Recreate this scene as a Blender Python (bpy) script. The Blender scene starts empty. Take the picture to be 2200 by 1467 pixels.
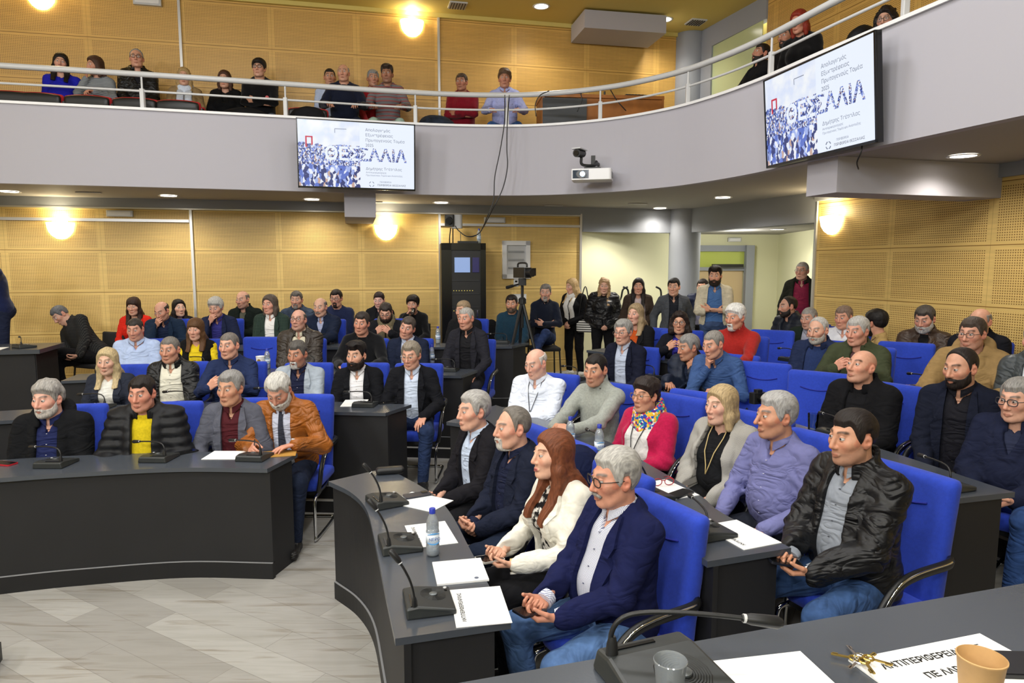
import bpy, math, random
import numpy as np
from mathutils import Vector, Matrix

random.seed(7)
SC = bpy.context.scene
COL = SC.collection
R = math.radians
H = 2.10                      # eye height of the photographer
FPX = 1467.0                  # 24 mm lens on a 2200 px wide frame
PITCH = R(6.34)
CP, SP = math.cos(PITCH), math.sin(PITCH)

def ray(x, y):
    xc, yc = x - 1100.0, y - 733.5
    return np.array([xc, FPX * CP - yc * SP, -(yc * CP + FPX * SP)])

def at_z(x, y, z):            # point of a pixel's ray at height z
    d = ray(x, y)
    return np.array([0, 0, H]) + d * ((z - H) / d[2])

def at_y(x, y, Y):            # point of a pixel's ray at distance Y
    d = ray(x, y)
    return np.array([0, 0, H]) + d * (Y / d[1])

# ---------------------------------------------------------------- materials
MATS = {}
def srgb(c):
    if isinstance(c, str):
        c = tuple(int(c[i:i + 2], 16) / 255 for i in (0, 2, 4))
    return tuple((v / 12.92 if v <= .04045 else ((v + .055) / 1.055) ** 2.4) for v in c)

def nodes(name):
    m = bpy.data.materials.new(name)
    m.use_nodes = True
    nt = m.node_tree
    return m, nt, nt.nodes['Principled BSDF']

def N(nt, t, **kw):
    n = nt.nodes.new(t)
    for k, v in kw.items():
        if k.startswith('i_'):
            key = k[2:]
            n.inputs[int(key) if key.isdigit() else key].default_value = v
        else:
            setattr(n, k, v)
    return n

def ramp(nt, fac, stops, interp='LINEAR'):
    r = N(nt, 'ShaderNodeValToRGB')
    r.color_ramp.interpolation = interp
    e = r.color_ramp.elements
    while len(e) < len(stops):
        e.new(0.5)
    for k, (p, c) in enumerate(stops):
        e[k].position = p
        e[k].color = (*c, 1)
    nt.links.new(fac, r.inputs[0])
    return r.outputs[0]

def mathn(nt, op, a, b=None, c=None):
    n = N(nt, 'ShaderNodeMath', operation=op)
    for k, v in enumerate((a, b, c)):
        if v is None:
            continue
        if isinstance(v, (int, float)):
            n.inputs[k].default_value = v
        else:
            nt.links.new(v, n.inputs[k])
    return n.outputs[0]

def bump(nt, b, height, strength=.3, dist=.01):
    bn = N(nt, 'ShaderNodeBump', i_Strength=strength, i_Distance=dist)
    nt.links.new(height, bn.inputs['Height'])
    nt.links.new(bn.outputs[0], b.inputs['Normal'])

def mat(name, col, rough=.6, metal=0., spec=.5, emit=None, es=0., noise=0., ns=30., bmp=0., bs=200., sheen=0., coat=0., wrinkle=0.):
    if name in MATS:
        return MATS[name]
    m, nt, b = nodes(name)
    c = srgb(col)
    b.inputs['Base Color'].default_value = (*c, 1)
    b.inputs['Roughness'].default_value = rough
    b.inputs['Metallic'].default_value = metal
    b.inputs['Specular IOR Level'].default_value = spec
    if sheen:
        b.inputs['Sheen Weight'].default_value = sheen
    if coat:
        b.inputs['Coat Weight'].default_value = coat
    if emit is not None:
        b.inputs['Emission Color'].default_value = (*srgb(emit), 1)
        b.inputs['Emission Strength'].default_value = es
    if noise or bmp:
        tc = N(nt, 'ShaderNodeTexCoord')
        if noise:
            n = N(nt, 'ShaderNodeTexNoise', i_Scale=ns, i_Detail=3.)
            nt.links.new(tc.outputs['Object'], n.inputs['Vector'])
            o = ramp(nt, n.outputs[0], [(.3, tuple(v * (1 - noise) for v in c)), (.7, tuple(min(1, v * (1 + noise)) for v in c))])
            nt.links.new(o, b.inputs['Base Color'])
        if bmp:
            n = N(nt, 'ShaderNodeTexNoise', i_Scale=bs, i_Detail=2.)
            nt.links.new(tc.outputs['Object'], n.inputs['Vector'])
            bump(nt, b, n.outputs[0], bmp, .004)
    if wrinkle:
        tc = N(nt, 'ShaderNodeTexCoord')
        mp = N(nt, 'ShaderNodeMapping'); mp.inputs['Scale'].default_value = (1, 1, 1.9); mp.inputs['Rotation'].default_value = (.5, .35, .2)
        nt.links.new(tc.outputs['Object'], mp.inputs[0])
        n = N(nt, 'ShaderNodeTexNoise', i_Scale=5.2, i_Detail=2.5, i_Roughness=.4, i_Distortion=1.6)
        nt.links.new(mp.outputs[0], n.inputs['Vector'])
        r_ = mathn(nt, 'ABSOLUTE', mathn(nt, 'SUBTRACT', n.outputs[0], .5))
        bump(nt, b, r_, wrinkle, .06)
    MATS[name] = m
    return m

def cloth(col, kind='wool'):
    """procedural fabric of one colour: wool, shirt, knit, leather, denim, puffer"""
    key = 'fabric_%s_%s' % (kind, col)
    if key in MATS:
        return MATS[key]
    if kind == 'leather':
        m = mat(key, col, .42, spec=.35, noise=.15, ns=12, wrinkle=.8)
    elif kind == 'puffer':
        m = mat(key, col, .5, spec=.25, noise=.1, ns=10, bmp=.3, bs=45)
    elif kind == 'denim':
        m = mat(key, col, .85, spec=.2, noise=.35, ns=14, wrinkle=.55)
    elif kind == 'knit':
        m = mat(key, col, .95, spec=.1, noise=.12, ns=60, bmp=.6, bs=160, sheen=.15)
    elif kind == 'shirt':
        m = mat(key, col, .8, spec=.2, noise=.06, ns=18, wrinkle=.6)
    else:
        m = mat(key, col, .9, spec=.15, noise=.1, ns=25, wrinkle=.38)
    return m

def pattern(name, kind, c1, c2, scale=60., c3=None):
    if name in MATS:
        return MATS[name]
    m, nt, b = nodes(name)
    b.inputs['Roughness'].default_value = .9
    b.inputs['Specular IOR Level'].default_value = .15
    tc = N(nt, 'ShaderNodeTexCoord')
    a1, a2 = srgb(c1), srgb(c2)
    L = nt.links.new
    if kind in ('stripe_x', 'stripe_z'):
        w = N(nt, 'ShaderNodeTexWave', bands_direction='X' if kind == 'stripe_x' else 'Z', i_Scale=scale, i_Distortion=.3)
        L(tc.outputs['Object'], w.inputs[0])
        st = [(.55, a1), (.72, a2)]
        o = ramp(nt, w.outputs['Fac'], st)
        if c3:
            w2 = N(nt, 'ShaderNodeTexWave', bands_direction='Z', i_Scale=scale * .31)
            L(tc.outputs['Object'], w2.inputs[0])
            mx = N(nt, 'ShaderNodeMix', data_type='RGBA')
            L(ramp(nt, w2.outputs['Fac'], [(.7, (0, 0, 0)), (.8, (1, 1, 1))]), mx.inputs[0])
            L(o, mx.inputs[6])
            mx.inputs[7].default_value = (*srgb(c3), 1)
            o = mx.outputs[2]
    elif kind == 'check':
        sx = N(nt, 'ShaderNodeTexWave', bands_direction='X', i_Scale=scale)
        sz = N(nt, 'ShaderNodeTexWave', bands_direction='Z', i_Scale=scale)
        L(tc.outputs['Object'], sx.inputs[0]); L(tc.outputs['Object'], sz.inputs[0])
        mm = mathn(nt, 'MAXIMUM', sx.outputs['Fac'], sz.outputs['Fac'])
        o = ramp(nt, mm, [(.82, a1), (.95, a2)])
    elif kind == 'speckle':
        n = N(nt, 'ShaderNodeTexNoise', i_Scale=scale, i_Detail=2.)
        L(tc.outputs['Object'], n.inputs['Vector'])
        o = ramp(nt, n.outputs[0], [(.45, a1), (.55, a2)])
    else:                                         # printed scarf: many coloured cells
        v = N(nt, 'ShaderNodeTexVoronoi', i_Scale=scale)
        L(tc.outputs['Object'], v.inputs['Vector'])
        sep = N(nt, 'ShaderNodeSeparateColor')
        L(v.outputs['Color'], sep.inputs[0])
        o = ramp(nt, sep.outputs[0], [(0, a1), (.2, srgb('e8b93c')), (.4, a2), (.55, srgb('d8486a')), (.7, srgb('2fa39a')), (.85, srgb('e8e3d4'))], 'CONSTANT')
    L(o, b.inputs['Base Color'])
    MATS[name] = m
    return m

def attr_mat(name, rough=.5, spec=.4, sss=0.):
    if name in MATS:
        return MATS[name]
    m, nt, b = nodes(name)
    a = N(nt, 'ShaderNodeAttribute', attribute_name='tone')
    tc = N(nt, 'ShaderNodeTexCoord')
    n = N(nt, 'ShaderNodeTexNoise', i_Scale=55., i_Detail=4.)
    nt.links.new(tc.outputs['Object'], n.inputs['Vector'])
    mx = N(nt, 'ShaderNodeMix', data_type='RGBA', blend_type='MULTIPLY', i_0=.3)
    nt.links.new(a.outputs['Color'], mx.inputs[6])
    nt.links.new(ramp(nt, n.outputs[0], [(.35, (.72, .66, .64)), (.65, (1, 1, 1))]), mx.inputs[7])
    nt.links.new(mx.outputs[2], b.inputs['Base Color'])
    b.inputs['Roughness'].default_value = rough
    b.inputs['Specular IOR Level'].default_value = spec
    n2 = N(nt, 'ShaderNodeTexNoise', i_Scale=160., i_Detail=2.)
    nt.links.new(tc.outputs['Object'], n2.inputs['Vector'])
    bump(nt, b, n2.outputs[0], .12, .003)
    MATS[name] = m
    return m

def hair_mat(col):
    key = 'hair_' + col
    if key in MATS:
        return MATS[key]
    m, nt, b = nodes(key)
    c = srgb(col)
    tc = N(nt, 'ShaderNodeTexCoord')
    mp = N(nt, 'ShaderNodeMapping')
    mp.inputs['Scale'].default_value = (1, .22, .2)
    nt.links.new(tc.outputs['Object'], mp.inputs[0])
    n = N(nt, 'ShaderNodeTexNoise', i_Scale=170., i_Detail=3.)
    nt.links.new(mp.outputs[0], n.inputs['Vector'])
    o = ramp(nt, n.outputs[0], [(.3, tuple(v * .62 for v in c)), (.7, tuple(min(1, v * 1.2) for v in c))])
    nt.links.new(o, b.inputs['Base Color'])
    b.inputs['Roughness'].default_value = .55
    b.inputs['Specular IOR Level'].default_value = .3
    bump(nt, b, n.outputs[0], .7, .006)
    MATS[key] = m
    return m

# ---------------------------------------------------------------- objects
def raw_mesh(name, V, F, smooth=True, cols=None):
    """V (n,3) array, F list of quads array or list of polygons"""
    me = bpy.data.meshes.new(name)
    V = np.asarray(V, dtype=np.float32)
    if isinstance(F, np.ndarray):
        k = F.shape[1]
        me.vertices.add(len(V)); me.vertices.foreach_set('co', V.ravel())
        me.loops.add(F.size); me.loops.foreach_set('vertex_index', F.astype(np.int32).ravel())
        me.polygons.add(len(F))
        me.polygons.foreach_set('loop_start', np.arange(0, F.size, k, dtype=np.int32))
        me.polygons.foreach_set('loop_total', np.full(len(F), k, dtype=np.int32))
        me.update(calc_edges=True)
    else:
        me.from_pydata(V.tolist(), [], F)
        me.update()
    if smooth:
        me.polygons.foreach_set('use_smooth', np.ones(len(me.polygons), dtype=bool))
    if cols is not None:
        a = me.color_attributes.new('tone', 'FLOAT_COLOR', 'POINT')
        c4 = np.ones((len(V), 4), dtype=np.float32); c4[:, :3] = cols
        a.data.foreach_set('color', c4.ravel())
    return me

def link(name, me, m=None, parent=None, loc=None):
    o = bpy.data.objects.new(name, me)
    COL.objects.link(o)
    if m is not None:
        me.materials.append(m)
    if parent is not None:
        o.parent = parent
    if loc is not None:
        o.location = [float(v) for v in loc]
    return o

def tag(o, label=None, cat=None, group=None, kind=None):
    if label: o['label'] = label
    if cat: o['category'] = cat
    if group: o['group'] = group
    if kind: o['kind'] = kind
    return o

def thing(name, label, cat, loc=(0, 0, 0), rz=0., group=None):
    o = bpy.data.objects.new(name, None)
    COL.objects.link(o)
    o.empty_display_size = .1
    o.location = [float(v) for v in loc]
    o.rotation_euler = (0, 0, rz)
    return tag(o, label, cat, group)

def copy_tree(o, parent=None):
    c = o.copy()
    COL.objects.link(c)
    if parent is not None:
        c.parent = parent
    for ch in list(o.children):
        copy_tree(ch, c)
    return c

def place(proto, used, loc, rz, label, group=None, **_):
    """the first call moves the built thing itself, later calls copy it with its parts"""
    o = copy_tree(proto) if used.get(proto.name) else proto
    used[proto.name] = True
    o.location = [float(v) for v in loc]
    o.rotation_euler = (0, 0, rz)
    o['label'] = label
    if group:
        o['group'] = group
    return o

class Geo:
    def __init__(s):
        s.V, s.F = [], []
    def add(s, V, F):
        b = len(s.V)
        s.V += [tuple(float(c) for c in v) for v in V]
        s.F += [tuple(b + i for i in f) for f in F]
        return s
    def box(s, c, d, rz=0., bev=0.):
        x, y, z = (v / 2 for v in d)
        b = min(bev, x * .9, y * .9)
        if b > 0:
            out = []
            for sx, sy in ((1, 1), (-1, 1), (-1, -1), (1, -1)):
                a0 = {(1, 1): 0, (-1, 1): 90, (-1, -1): 180, (1, -1): 270}[(sx, sy)]
                for k in range(4):
                    a = R(a0 + 30 * k)
                    out.append((sx * (x - b) + b * math.cos(a), sy * (y - b) + b * math.sin(a)))
        else:
            out = [(x, y), (-x, y), (-x, -y), (x, -y)]
        cs, sn = math.cos(rz), math.sin(rz)
        P = [(c[0] + px * cs - py * sn, c[1] + px * sn + py * cs) for px, py in out]
        return s.prism(P, c[2] - z, c[2] + z)
    def prism(s, P, z0, z1):
        n = len(P)
        V = [(p[0], p[1], z0) for p in P] + [(p[0], p[1], z1) for p in P]
        F = [tuple(range(n - 1, -1, -1)), tuple(range(n, 2 * n))]
        F += [(i, (i + 1) % n, n + (i + 1) % n, n + i) for i in range(n)]
        return s.add(V, F)
    def ribbon(s, A, B, z0, z1):
        """closed slab between two polylines of equal length"""
        n = len(A)
        V = [(*p[:2], z0) for p in A] + [(*p[:2], z0) for p in B] + [(*p[:2], z1) for p in A] + [(*p[:2], z1) for p in B]
        F = []
        for i in range(n - 1):
            F += [(i, i + 1, n + i + 1, n + i), (2 * n + i, 3 * n + i, 3 * n + i + 1, 2 * n + i + 1),
                  (i, 2 * n + i, 2 * n + i + 1, i + 1), (n + i, n + i + 1, 3 * n + i + 1, 3 * n + i)]
        F += [(0, n, 3 * n, 2 * n), (n - 1, 2 * n + n - 1, 3 * n + n - 1, 2 * n - 1)]
        return s.add(V, F)
    def tube(s, pts, r, n=8, closed=False, flat=1.):
        pts = [np.array(p, dtype=float) for p in pts]
        m = len(pts)
        rr = r if isinstance(r, (list, tuple)) else [r] * m
        V, F, prev = [], [], None
        for i, p in enumerate(pts):
            a = pts[i - 1] if (i > 0 or closed) else p
            b = pts[(i + 1) % m] if (i < m - 1 or closed) else p
            t = b - a
            t = t / (np.linalg.norm(t) + 1e-9)
            if prev is None:
                u = np.cross(t, (0, 0, 1.))
                if np.linalg.norm(u) < .1:
                    u = np.cross(t, (1., 0, 0))
            else:
                u = prev - t * np.dot(prev, t)
            u /= np.linalg.norm(u) + 1e-9
            prev = u
            w = np.cross(t, u)
            for k in range(n):
                an = 2 * math.pi * k / n
                V.append(p + rr[i] * (u * math.cos(an) + w * math.sin(an) * flat))
        for i in range(m if closed else m - 1):
            for k in range(n):
                a, b = i * n + k, i * n + (k + 1) % n
                j = (i + 1) % m
                F.append((a, b, j * n + (k + 1) % n, j * n + k))
        if not closed:
            F += [tuple(range(n - 1, -1, -1)), tuple(range((m - 1) * n, m * n))]
        return s.add(V, F)
    def lathe(s, prof, c=(0, 0, 0), n=20, sy=1., cap=True):
        V, F = [], []
        m = len(prof)
        for r, z in prof:
            for k in range(n):
                a = 2 * math.pi * k / n
                V.append((c[0] + r * math.cos(a), c[1] + r * sy * math.sin(a), c[2] + z))
        for i in range(m - 1):
            for k in range(n):
                F.append((i * n + k, i * n + (k + 1) % n, (i + 1) * n + (k + 1) % n, (i + 1) * n + k))
        if cap and prof[0][0] > 1e-4: F.append(tuple(range(n - 1, -1, -1)))
        if cap and prof[-1][0] > 1e-4: F.append(tuple(range((m - 1) * n, m * n)))
        return s.add(V, F)
    def quad(s, a, b, c, d):
        return s.add([a, b, c, d], [(0, 1, 2, 3)])
    def build(s, name, m, parent=None, smooth=False, loc=None, angle=None):
        me = raw_mesh(name, np.array(s.V), s.F, smooth)
        if smooth and angle:
            me.set_sharp_from_angle(angle=R(angle))
        return link(name, me, m, parent, loc)

def spline(P, n=8):
    """Catmull-Rom through points, n samples per span"""
    P = [np.array(p, dtype=float) for p in P]
    out = []
    Q = [2 * P[0] - P[1]] + P + [2 * P[-1] - P[-2]]
    for i in range(1, len(Q) - 2):
        a, b, c, d = Q[i - 1:i + 3]
        for k in range(n):
            t = k / n
            out.append(.5 * (2 * b + (c - a) * t + (2 * a - 5 * b + 4 * c - d) * t * t + (3 * b - a - 3 * c + d) * t ** 3))
    out.append(P[-1])
    return out

def offset(P, d):
    """shift a 2-D polyline to the right of its travel by d"""
    out = []
    for i, p in enumerate(P):
        a, b = P[max(i - 1, 0)], P[min(i + 1, len(P) - 1)]
        t = (b - a)[:2]
        t = t / np.linalg.norm(t)
        out.append(np.array([p[0] + t[1] * d, p[1] - t[0] * d]))
    return out

def text_mesh(name, body, size, m, parent=None, matrix=None, align='LEFT', extrude=0., spacing=1., bold=0.):
    """flat lettering; the capital phi is set as an O with its upright stroke added"""
    def flat(txt, al='LEFT'):
        cu = bpy.data.curves.new(name, 'FONT')
        cu.body = txt
        cu.size = size
        cu.align_x = al
        cu.space_character = spacing
        cu.offset = bold
        cu.resolution_u = 5
        o = bpy.data.objects.new(name, cu)
        COL.objects.link(o)
        dg = bpy.context.evaluated_depsgraph_get()
        me = bpy.data.meshes.new_from_object(o.evaluated_get(dg))
        bpy.data.objects.remove(o)
        return me
    def xs(txt):
        me_ = flat(txt)
        v = [p.co.x for p in me_.vertices]
        bpy.data.meshes.remove(me_)
        return min(v), max(v)
    txt = body.replace('π', 'п').replace('Φ', 'Ο')
    me = flat(txt, align)
    me.name = name
    V = [tuple(v.co) for v in me.vertices]; F = [tuple(p.vertices) for p in me.polygons]
    n0 = len(V)
    for i, c in enumerate(body):
        if c == 'Φ':
            x1 = xs(txt[:i + 1])[1]; wo = xs('Ο'); xc = x1 - (wo[1] - wo[0]) / 2
            if align == 'CENTER':
                a = xs(txt); xc += min(v[0] for v in V[:n0]) - a[0]
            hw = .048 * size
            b = len(V)
            V += [(xc - hw, -.05 * size, 0), (xc + hw, -.05 * size, 0), (xc + hw, .78 * size, 0), (xc - hw, .78 * size, 0)]
            F.append((b, b + 1, b + 2, b + 3))
    if len(V) > n0:
        me = bpy.data.meshes.new(name); me.from_pydata(V, [], F); me.update()
    q = link(name, me, m, parent)
    if matrix is not None:
        q.matrix_local = matrix
    return q

# ---------------------------------------------------------------- implicit surfaces
def surface_nets(vals, org, h):
    ins = vals < 0
    nx, ny, nz = vals.shape
    s = np.zeros((nx - 1, ny - 1, nz - 1), dtype=np.int8)
    for dx in (0, 1):
        for dy in (0, 1):
            for dz in (0, 1):
                s += ins[dx:nx - 1 + dx, dy:ny - 1 + dy, dz:nz - 1 + dz]
    act = (s > 0) & (s < 8)
    idx = np.full(act.shape, -1, dtype=np.int32)
    ii, jj, kk = np.nonzero(act)
    n = len(ii)
    idx[ii, jj, kk] = np.arange(n)
    acc = np.zeros((n, 3), dtype=np.float32)
    cnt = np.zeros(n, dtype=np.float32)
    for ax in range(3):
        for o1 in (0, 1):
            for o2 in (0, 1):
                c0 = [0, 0, 0]
                oth = [a for a in range(3) if a != ax]
                c0[oth[0]], c0[oth[1]] = o1, o2
                c1 = list(c0); c1[ax] = 1
                v0 = vals[ii + c0[0], jj + c0[1], kk + c0[2]]
                v1 = vals[ii + c1[0], jj + c1[1], kk + c1[2]]
                x = (v0 < 0) != (v1 < 0)
                t = np.where(x, v0 / np.where(x, v0 - v1, 1), 0)
                for a in range(3):
                    acc[:, a] += np.where(x, (t if a == ax else c0[a]), 0)
                cnt += x
    V = acc / cnt[:, None] + np.stack([ii, jj, kk], 1)
    V = V * h + np.asarray(org, dtype=np.float32)
    quads = []
    for ax in range(3):
        a = ins; sl0 = [slice(None)] * 3; sl1 = [slice(None)] * 3
        sl0[ax] = slice(0, -1); sl1[ax] = slice(1, None)
        d0, d1 = ins[tuple(sl0)], ins[tuple(sl1)]
        x = d0 != d1
        i, j, k = np.nonzero(x)
        e = [i, j, k]
        oth = [(ax + 1) % 3, (ax + 2) % 3]
        ok = (e[oth[0]] > 0) & (e[oth[1]] > 0) & (e[oth[0]] < act.shape[oth[0]]) & (e[oth[1]] < act.shape[oth[1]])
        e = [q[ok] for q in e]
        fl = d0[i, j, k][ok]
        def cell(da, db):
            c = [e[0].copy(), e[1].copy(), e[2].copy()]
            c[oth[0]] -= da; c[oth[1]] -= db
            return idx[c[0], c[1], c[2]]
        q = np.stack([cell(1, 1), cell(0, 1), cell(0, 0), cell(1, 0)], 1)
        q = np.where(fl[:, None], q, q[:, ::-1])
        quads.append(q)
    Q = np.concatenate(quads)
    Q = Q[(Q >= 0).all(1)]
    return V, Q

def grid(lo, hi, h):
    lo = np.asarray(lo, dtype=np.float32) - h * 1.5
    n = [int(math.ceil((hi[a] + h * 1.5 - lo[a]) / h)) + 1 for a in range(3)]
    ax = [lo[a] + h * np.arange(n[a], dtype=np.float32) for a in range(3)]
    return lo, np.meshgrid(*ax, indexing='ij')

def rcone(P, a, b, r1, r2):
    a = np.asarray(a, dtype=np.float32); b = np.asarray(b, dtype=np.float32)
    d = b - a
    L = float(d @ d) + 1e-9
    x, y, z = P[0] - a[0], P[1] - a[1], P[2] - a[2]
    t = np.clip((x * d[0] + y * d[1] + z * d[2]) / L, 0, 1)
    x = x - t * d[0]; y = y - t * d[1]; z = z - t * d[2]
    return np.sqrt(x * x + y * y + z * z) - (r1 + (r2 - r1) * t)

def ell(P, c, r):
    x, y, z = (P[0] - c[0]) / r[0], (P[1] - c[1]) / r[1], (P[2] - c[2]) / r[2]
    k0 = np.sqrt(x * x + y * y + z * z)
    k1 = np.sqrt((x / r[0]) ** 2 + (y / r[1]) ** 2 + (z / r[2]) ** 2) + 1e-6
    return k0 * (k0 - 1) / k1

def rbox(P, c, d, r):
    q = [np.abs(P[i] - c[i]) - (d[i] / 2 - r) for i in range(3)]
    o = np.sqrt(sum(np.maximum(v, 0) ** 2 for v in q))
    return o + np.minimum(np.maximum(q[0], np.maximum(q[1], q[2])), 0) - r

def smin(a, b, k):
    h = np.clip(.5 + .5 * (b - a) / k, 0, 1)
    return b + (a - b) * h - k * h * (1 - h)

def smax(a, b, k):
    return -smin(-a, -b, k)

def wob(P, freq, seed, ax=(1, 1, 1), n=5):
    g = np.random.RandomState(seed)
    out = 0
    for _ in range(n):
        d = g.normal(size=3); d /= np.linalg.norm(d)
        d = d * freq * g.uniform(.6, 1.5) * np.array(ax)
        out = out + np.sin(P[0] * d[0] + P[1] * d[1] + P[2] * d[2] + g.uniform(0, 6.28))
    return (out / n).astype(np.float32)
# ================================================================= the room
WS = .231                                    # slope of the back wall in plan
def wall_y(x): return 11.19 + WS * x
RW = .279                                    # lean of the right wall in plan
def rwall_x(y): return 3.98 + (9.0 - y) * RW

def panel_mat(name, x0, z0, wood='e6c67c', hole='8a6430', pitch=.0215):
    """perforated wood acoustic boards 1.21 x 0.5965 m with plain margins and a groove between courses"""
    m, nt, b = nodes(name)
    tc = N(nt, 'ShaderNodeTexCoord')
    sp = N(nt, 'ShaderNodeSeparateXYZ')
    nt.links.new(tc.outputs['Object'], sp.inputs[0])
    X, Z = sp.outputs[0], sp.outputs[2]
    def edge(v, o, period):
        f = mathn(nt, 'FRACT', mathn(nt, 'DIVIDE', mathn(nt, 'SUBTRACT', v, o), period))
        return mathn(nt, 'MULTIPLY', mathn(nt, 'SUBTRACT', .5, mathn(nt, 'ABSOLUTE', mathn(nt, 'SUBTRACT', f, .5))), period)
    ex, ez = edge(X, x0, 1.21), edge(Z, z0, .5965)
    inner = mathn(nt, 'GREATER_THAN', mathn(nt, 'MINIMUM', ex, mathn(nt, 'MULTIPLY', ez, 1.25)), .045)
    groove = mathn(nt, 'LESS_THAN', ez, .004)
    vg = mathn(nt, 'LESS_THAN', ex, .0022)
    def dots(v):
        f = mathn(nt, 'FRACT', mathn(nt, 'DIVIDE', v, pitch))
        return mathn(nt, 'ABSOLUTE', mathn(nt, 'SUBTRACT', f, .5))
    dx, dz = dots(X), dots(Z)
    dd = mathn(nt, 'SQRT', mathn(nt, 'ADD', mathn(nt, 'MULTIPLY', dx, dx), mathn(nt, 'MULTIPLY', dz, dz)))
    hole_f = mathn(nt, 'MULTIPLY', mathn(nt, 'LESS_THAN', dd, .27), inner)
    mp = N(nt, 'ShaderNodeMapping')
    mp.inputs['Scale'].default_value = (1.2, 1, 22)
    nt.links.new(tc.outputs['Object'], mp.inputs[0])
    n = N(nt, 'ShaderNodeTexNoise', i_Scale=1.6, i_Detail=3.)
    nt.links.new(mp.outputs[0], n.inputs['Vector'])
    c = srgb(wood)
    base = ramp(nt, n.outputs[0], [(.3, tuple(v * .9 for v in c)), (.7, tuple(min(1, v * 1.08) for v in c))])
    mx = N(nt, 'ShaderNodeMix', data_type='RGBA')
    nt.links.new(hole_f, mx.inputs[0]); nt.links.new(base, mx.inputs[6])
    mx.inputs[7].default_value = (*srgb(hole), 1)
    mg = N(nt, 'ShaderNodeMix', data_type='RGBA')
    nt.links.new(mathn(nt, 'MAXIMUM', groove, mathn(nt, 'MULTIPLY', vg, .45)), mg.inputs[0]); nt.links.new(mx.outputs[2], mg.inputs[6])
    mg.inputs[7].default_value = (*srgb('8a6127'), 1)
    nt.links.new(mg.outputs[2], b.inputs['Base Color'])
    b.inputs['Roughness'].default_value = .42
    b.inputs['Specular IOR Level'].default_value = .4
    return m

def floor_mat():
    m, nt, b = nodes('grey_oak_planks')
    tc = N(nt, 'ShaderNodeTexCoord')
    mp = N(nt, 'ShaderNodeMapping')
    mp.inputs['Rotation'].default_value = (0, 0, R(30))
    nt.links.new(tc.outputs['Object'], mp.inputs[0])
    br = N(nt, 'ShaderNodeTexBrick', offset=.37, i_Scale=1., i_Bias=0.)
    br.inputs['Brick Width'].default_value = 1.25
    br.inputs['Row Height'].default_value = .2
    br.inputs['Mortar Size'].default_value = .0012
    br.inputs['Color1'].default_value = (*srgb('aeaca7'), 1)
    br.inputs['Color2'].default_value = (*srgb('989590'), 1)
    br.inputs['Mortar'].default_value = (*srgb('7d7a74'), 1)
    nt.links.new(mp.outputs[0], br.inputs[0])
    m2 = N(nt, 'ShaderNodeMapping')
    m2.inputs['Rotation'].default_value = (0, 0, R(30))
    m2.inputs['Scale'].default_value = (.9, 11, 1)
    nt.links.new(tc.outputs['Object'], m2.inputs[0])
    n = N(nt, 'ShaderNodeTexNoise', i_Scale=1.7, i_Detail=6., i_Distortion=.8)
    nt.links.new(m2.outputs[0], n.inputs['Vector'])
    mx = N(nt, 'ShaderNodeMix', data_type='RGBA', blend_type='MULTIPLY', i_0=.8)
    nt.links.new(br.outputs['Color'], mx.inputs[6])
    nt.links.new(ramp(nt, n.outputs[0], [(.3, srgb('cbc3b6')), (.45, (1, 1, 1)), (.62, srgb('f2f2f0')), (.8, srgb('dcd9d2'))]), mx.inputs[7])
    nt.links.new(mx.outputs[2], b.inputs['Base Color'])
    b.inputs['Roughness'].default_value = .33
    b.inputs['Specular IOR Level'].default_value = .45
    return m

M_FLOOR = floor_mat()
M_GREY = mat('lilac_grey_paint', 'b3b1b9', .7, spec=.2)
M_BEAM = mat('blue_grey_paint', '9a9ea6', .7, spec=.2)
M_SOFFIT = mat('warm_grey_paint', 'a5a29e', .75, spec=.2)
M_WHITE = mat('white_enamel', 'e9e9ea', .35)
M_RAIL = mat('grey_enamel', 'c9cacb', .32, spec=.5)
M_CREAM = mat('cream_paint', 'eae8c4', .8, spec=.2)
M_YCEIL = mat('ochre_ceiling_paint', 'dcc876', .7, spec=.2)
M_ALU = mat('satin_aluminium', 'cfcfd0', .35, metal=.6)
M_BLACK = mat('black_plastic', '17181a', .42)
M_BLACKG = mat('black_gloss', '0d0e10', .2)
M_DOOR = mat('beige_laminate', 'cdb48a', .5)
M_CHROME = mat('chrome', 'd6d8dc', .12, metal=1.)

def wall_box(name, p0, p1, z0, z1, m, th=.12, kind='structure'):
    """upright slab from p0 to p1 seen with p0 on the left; its face is local -y"""
    p0, p1 = np.array(p0[:2], float), np.array(p1[:2], float)
    L = float(np.linalg.norm(p1 - p0))
    g = Geo().box((L / 2, th / 2, (z1 - z0) / 2), (L, th, z1 - z0))
    o = g.build(name, m)
    o.location = (p0[0], p0[1], z0)
    o.rotation_euler = (0, 0, math.atan2(p1[1] - p0[1], p1[0] - p0[0]))
    return tag(o, kind=kind)

def on_wall(x): return np.array([x, wall_y(x)])
def on_right(y): return np.array([rwall_x(y), y])

# floor and the four steps of the seating
fl = Geo().box((0, 5, -.05), (26, 24, .1)).build('floor', M_FLOOR)
tag(fl, kind='structure')

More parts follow.
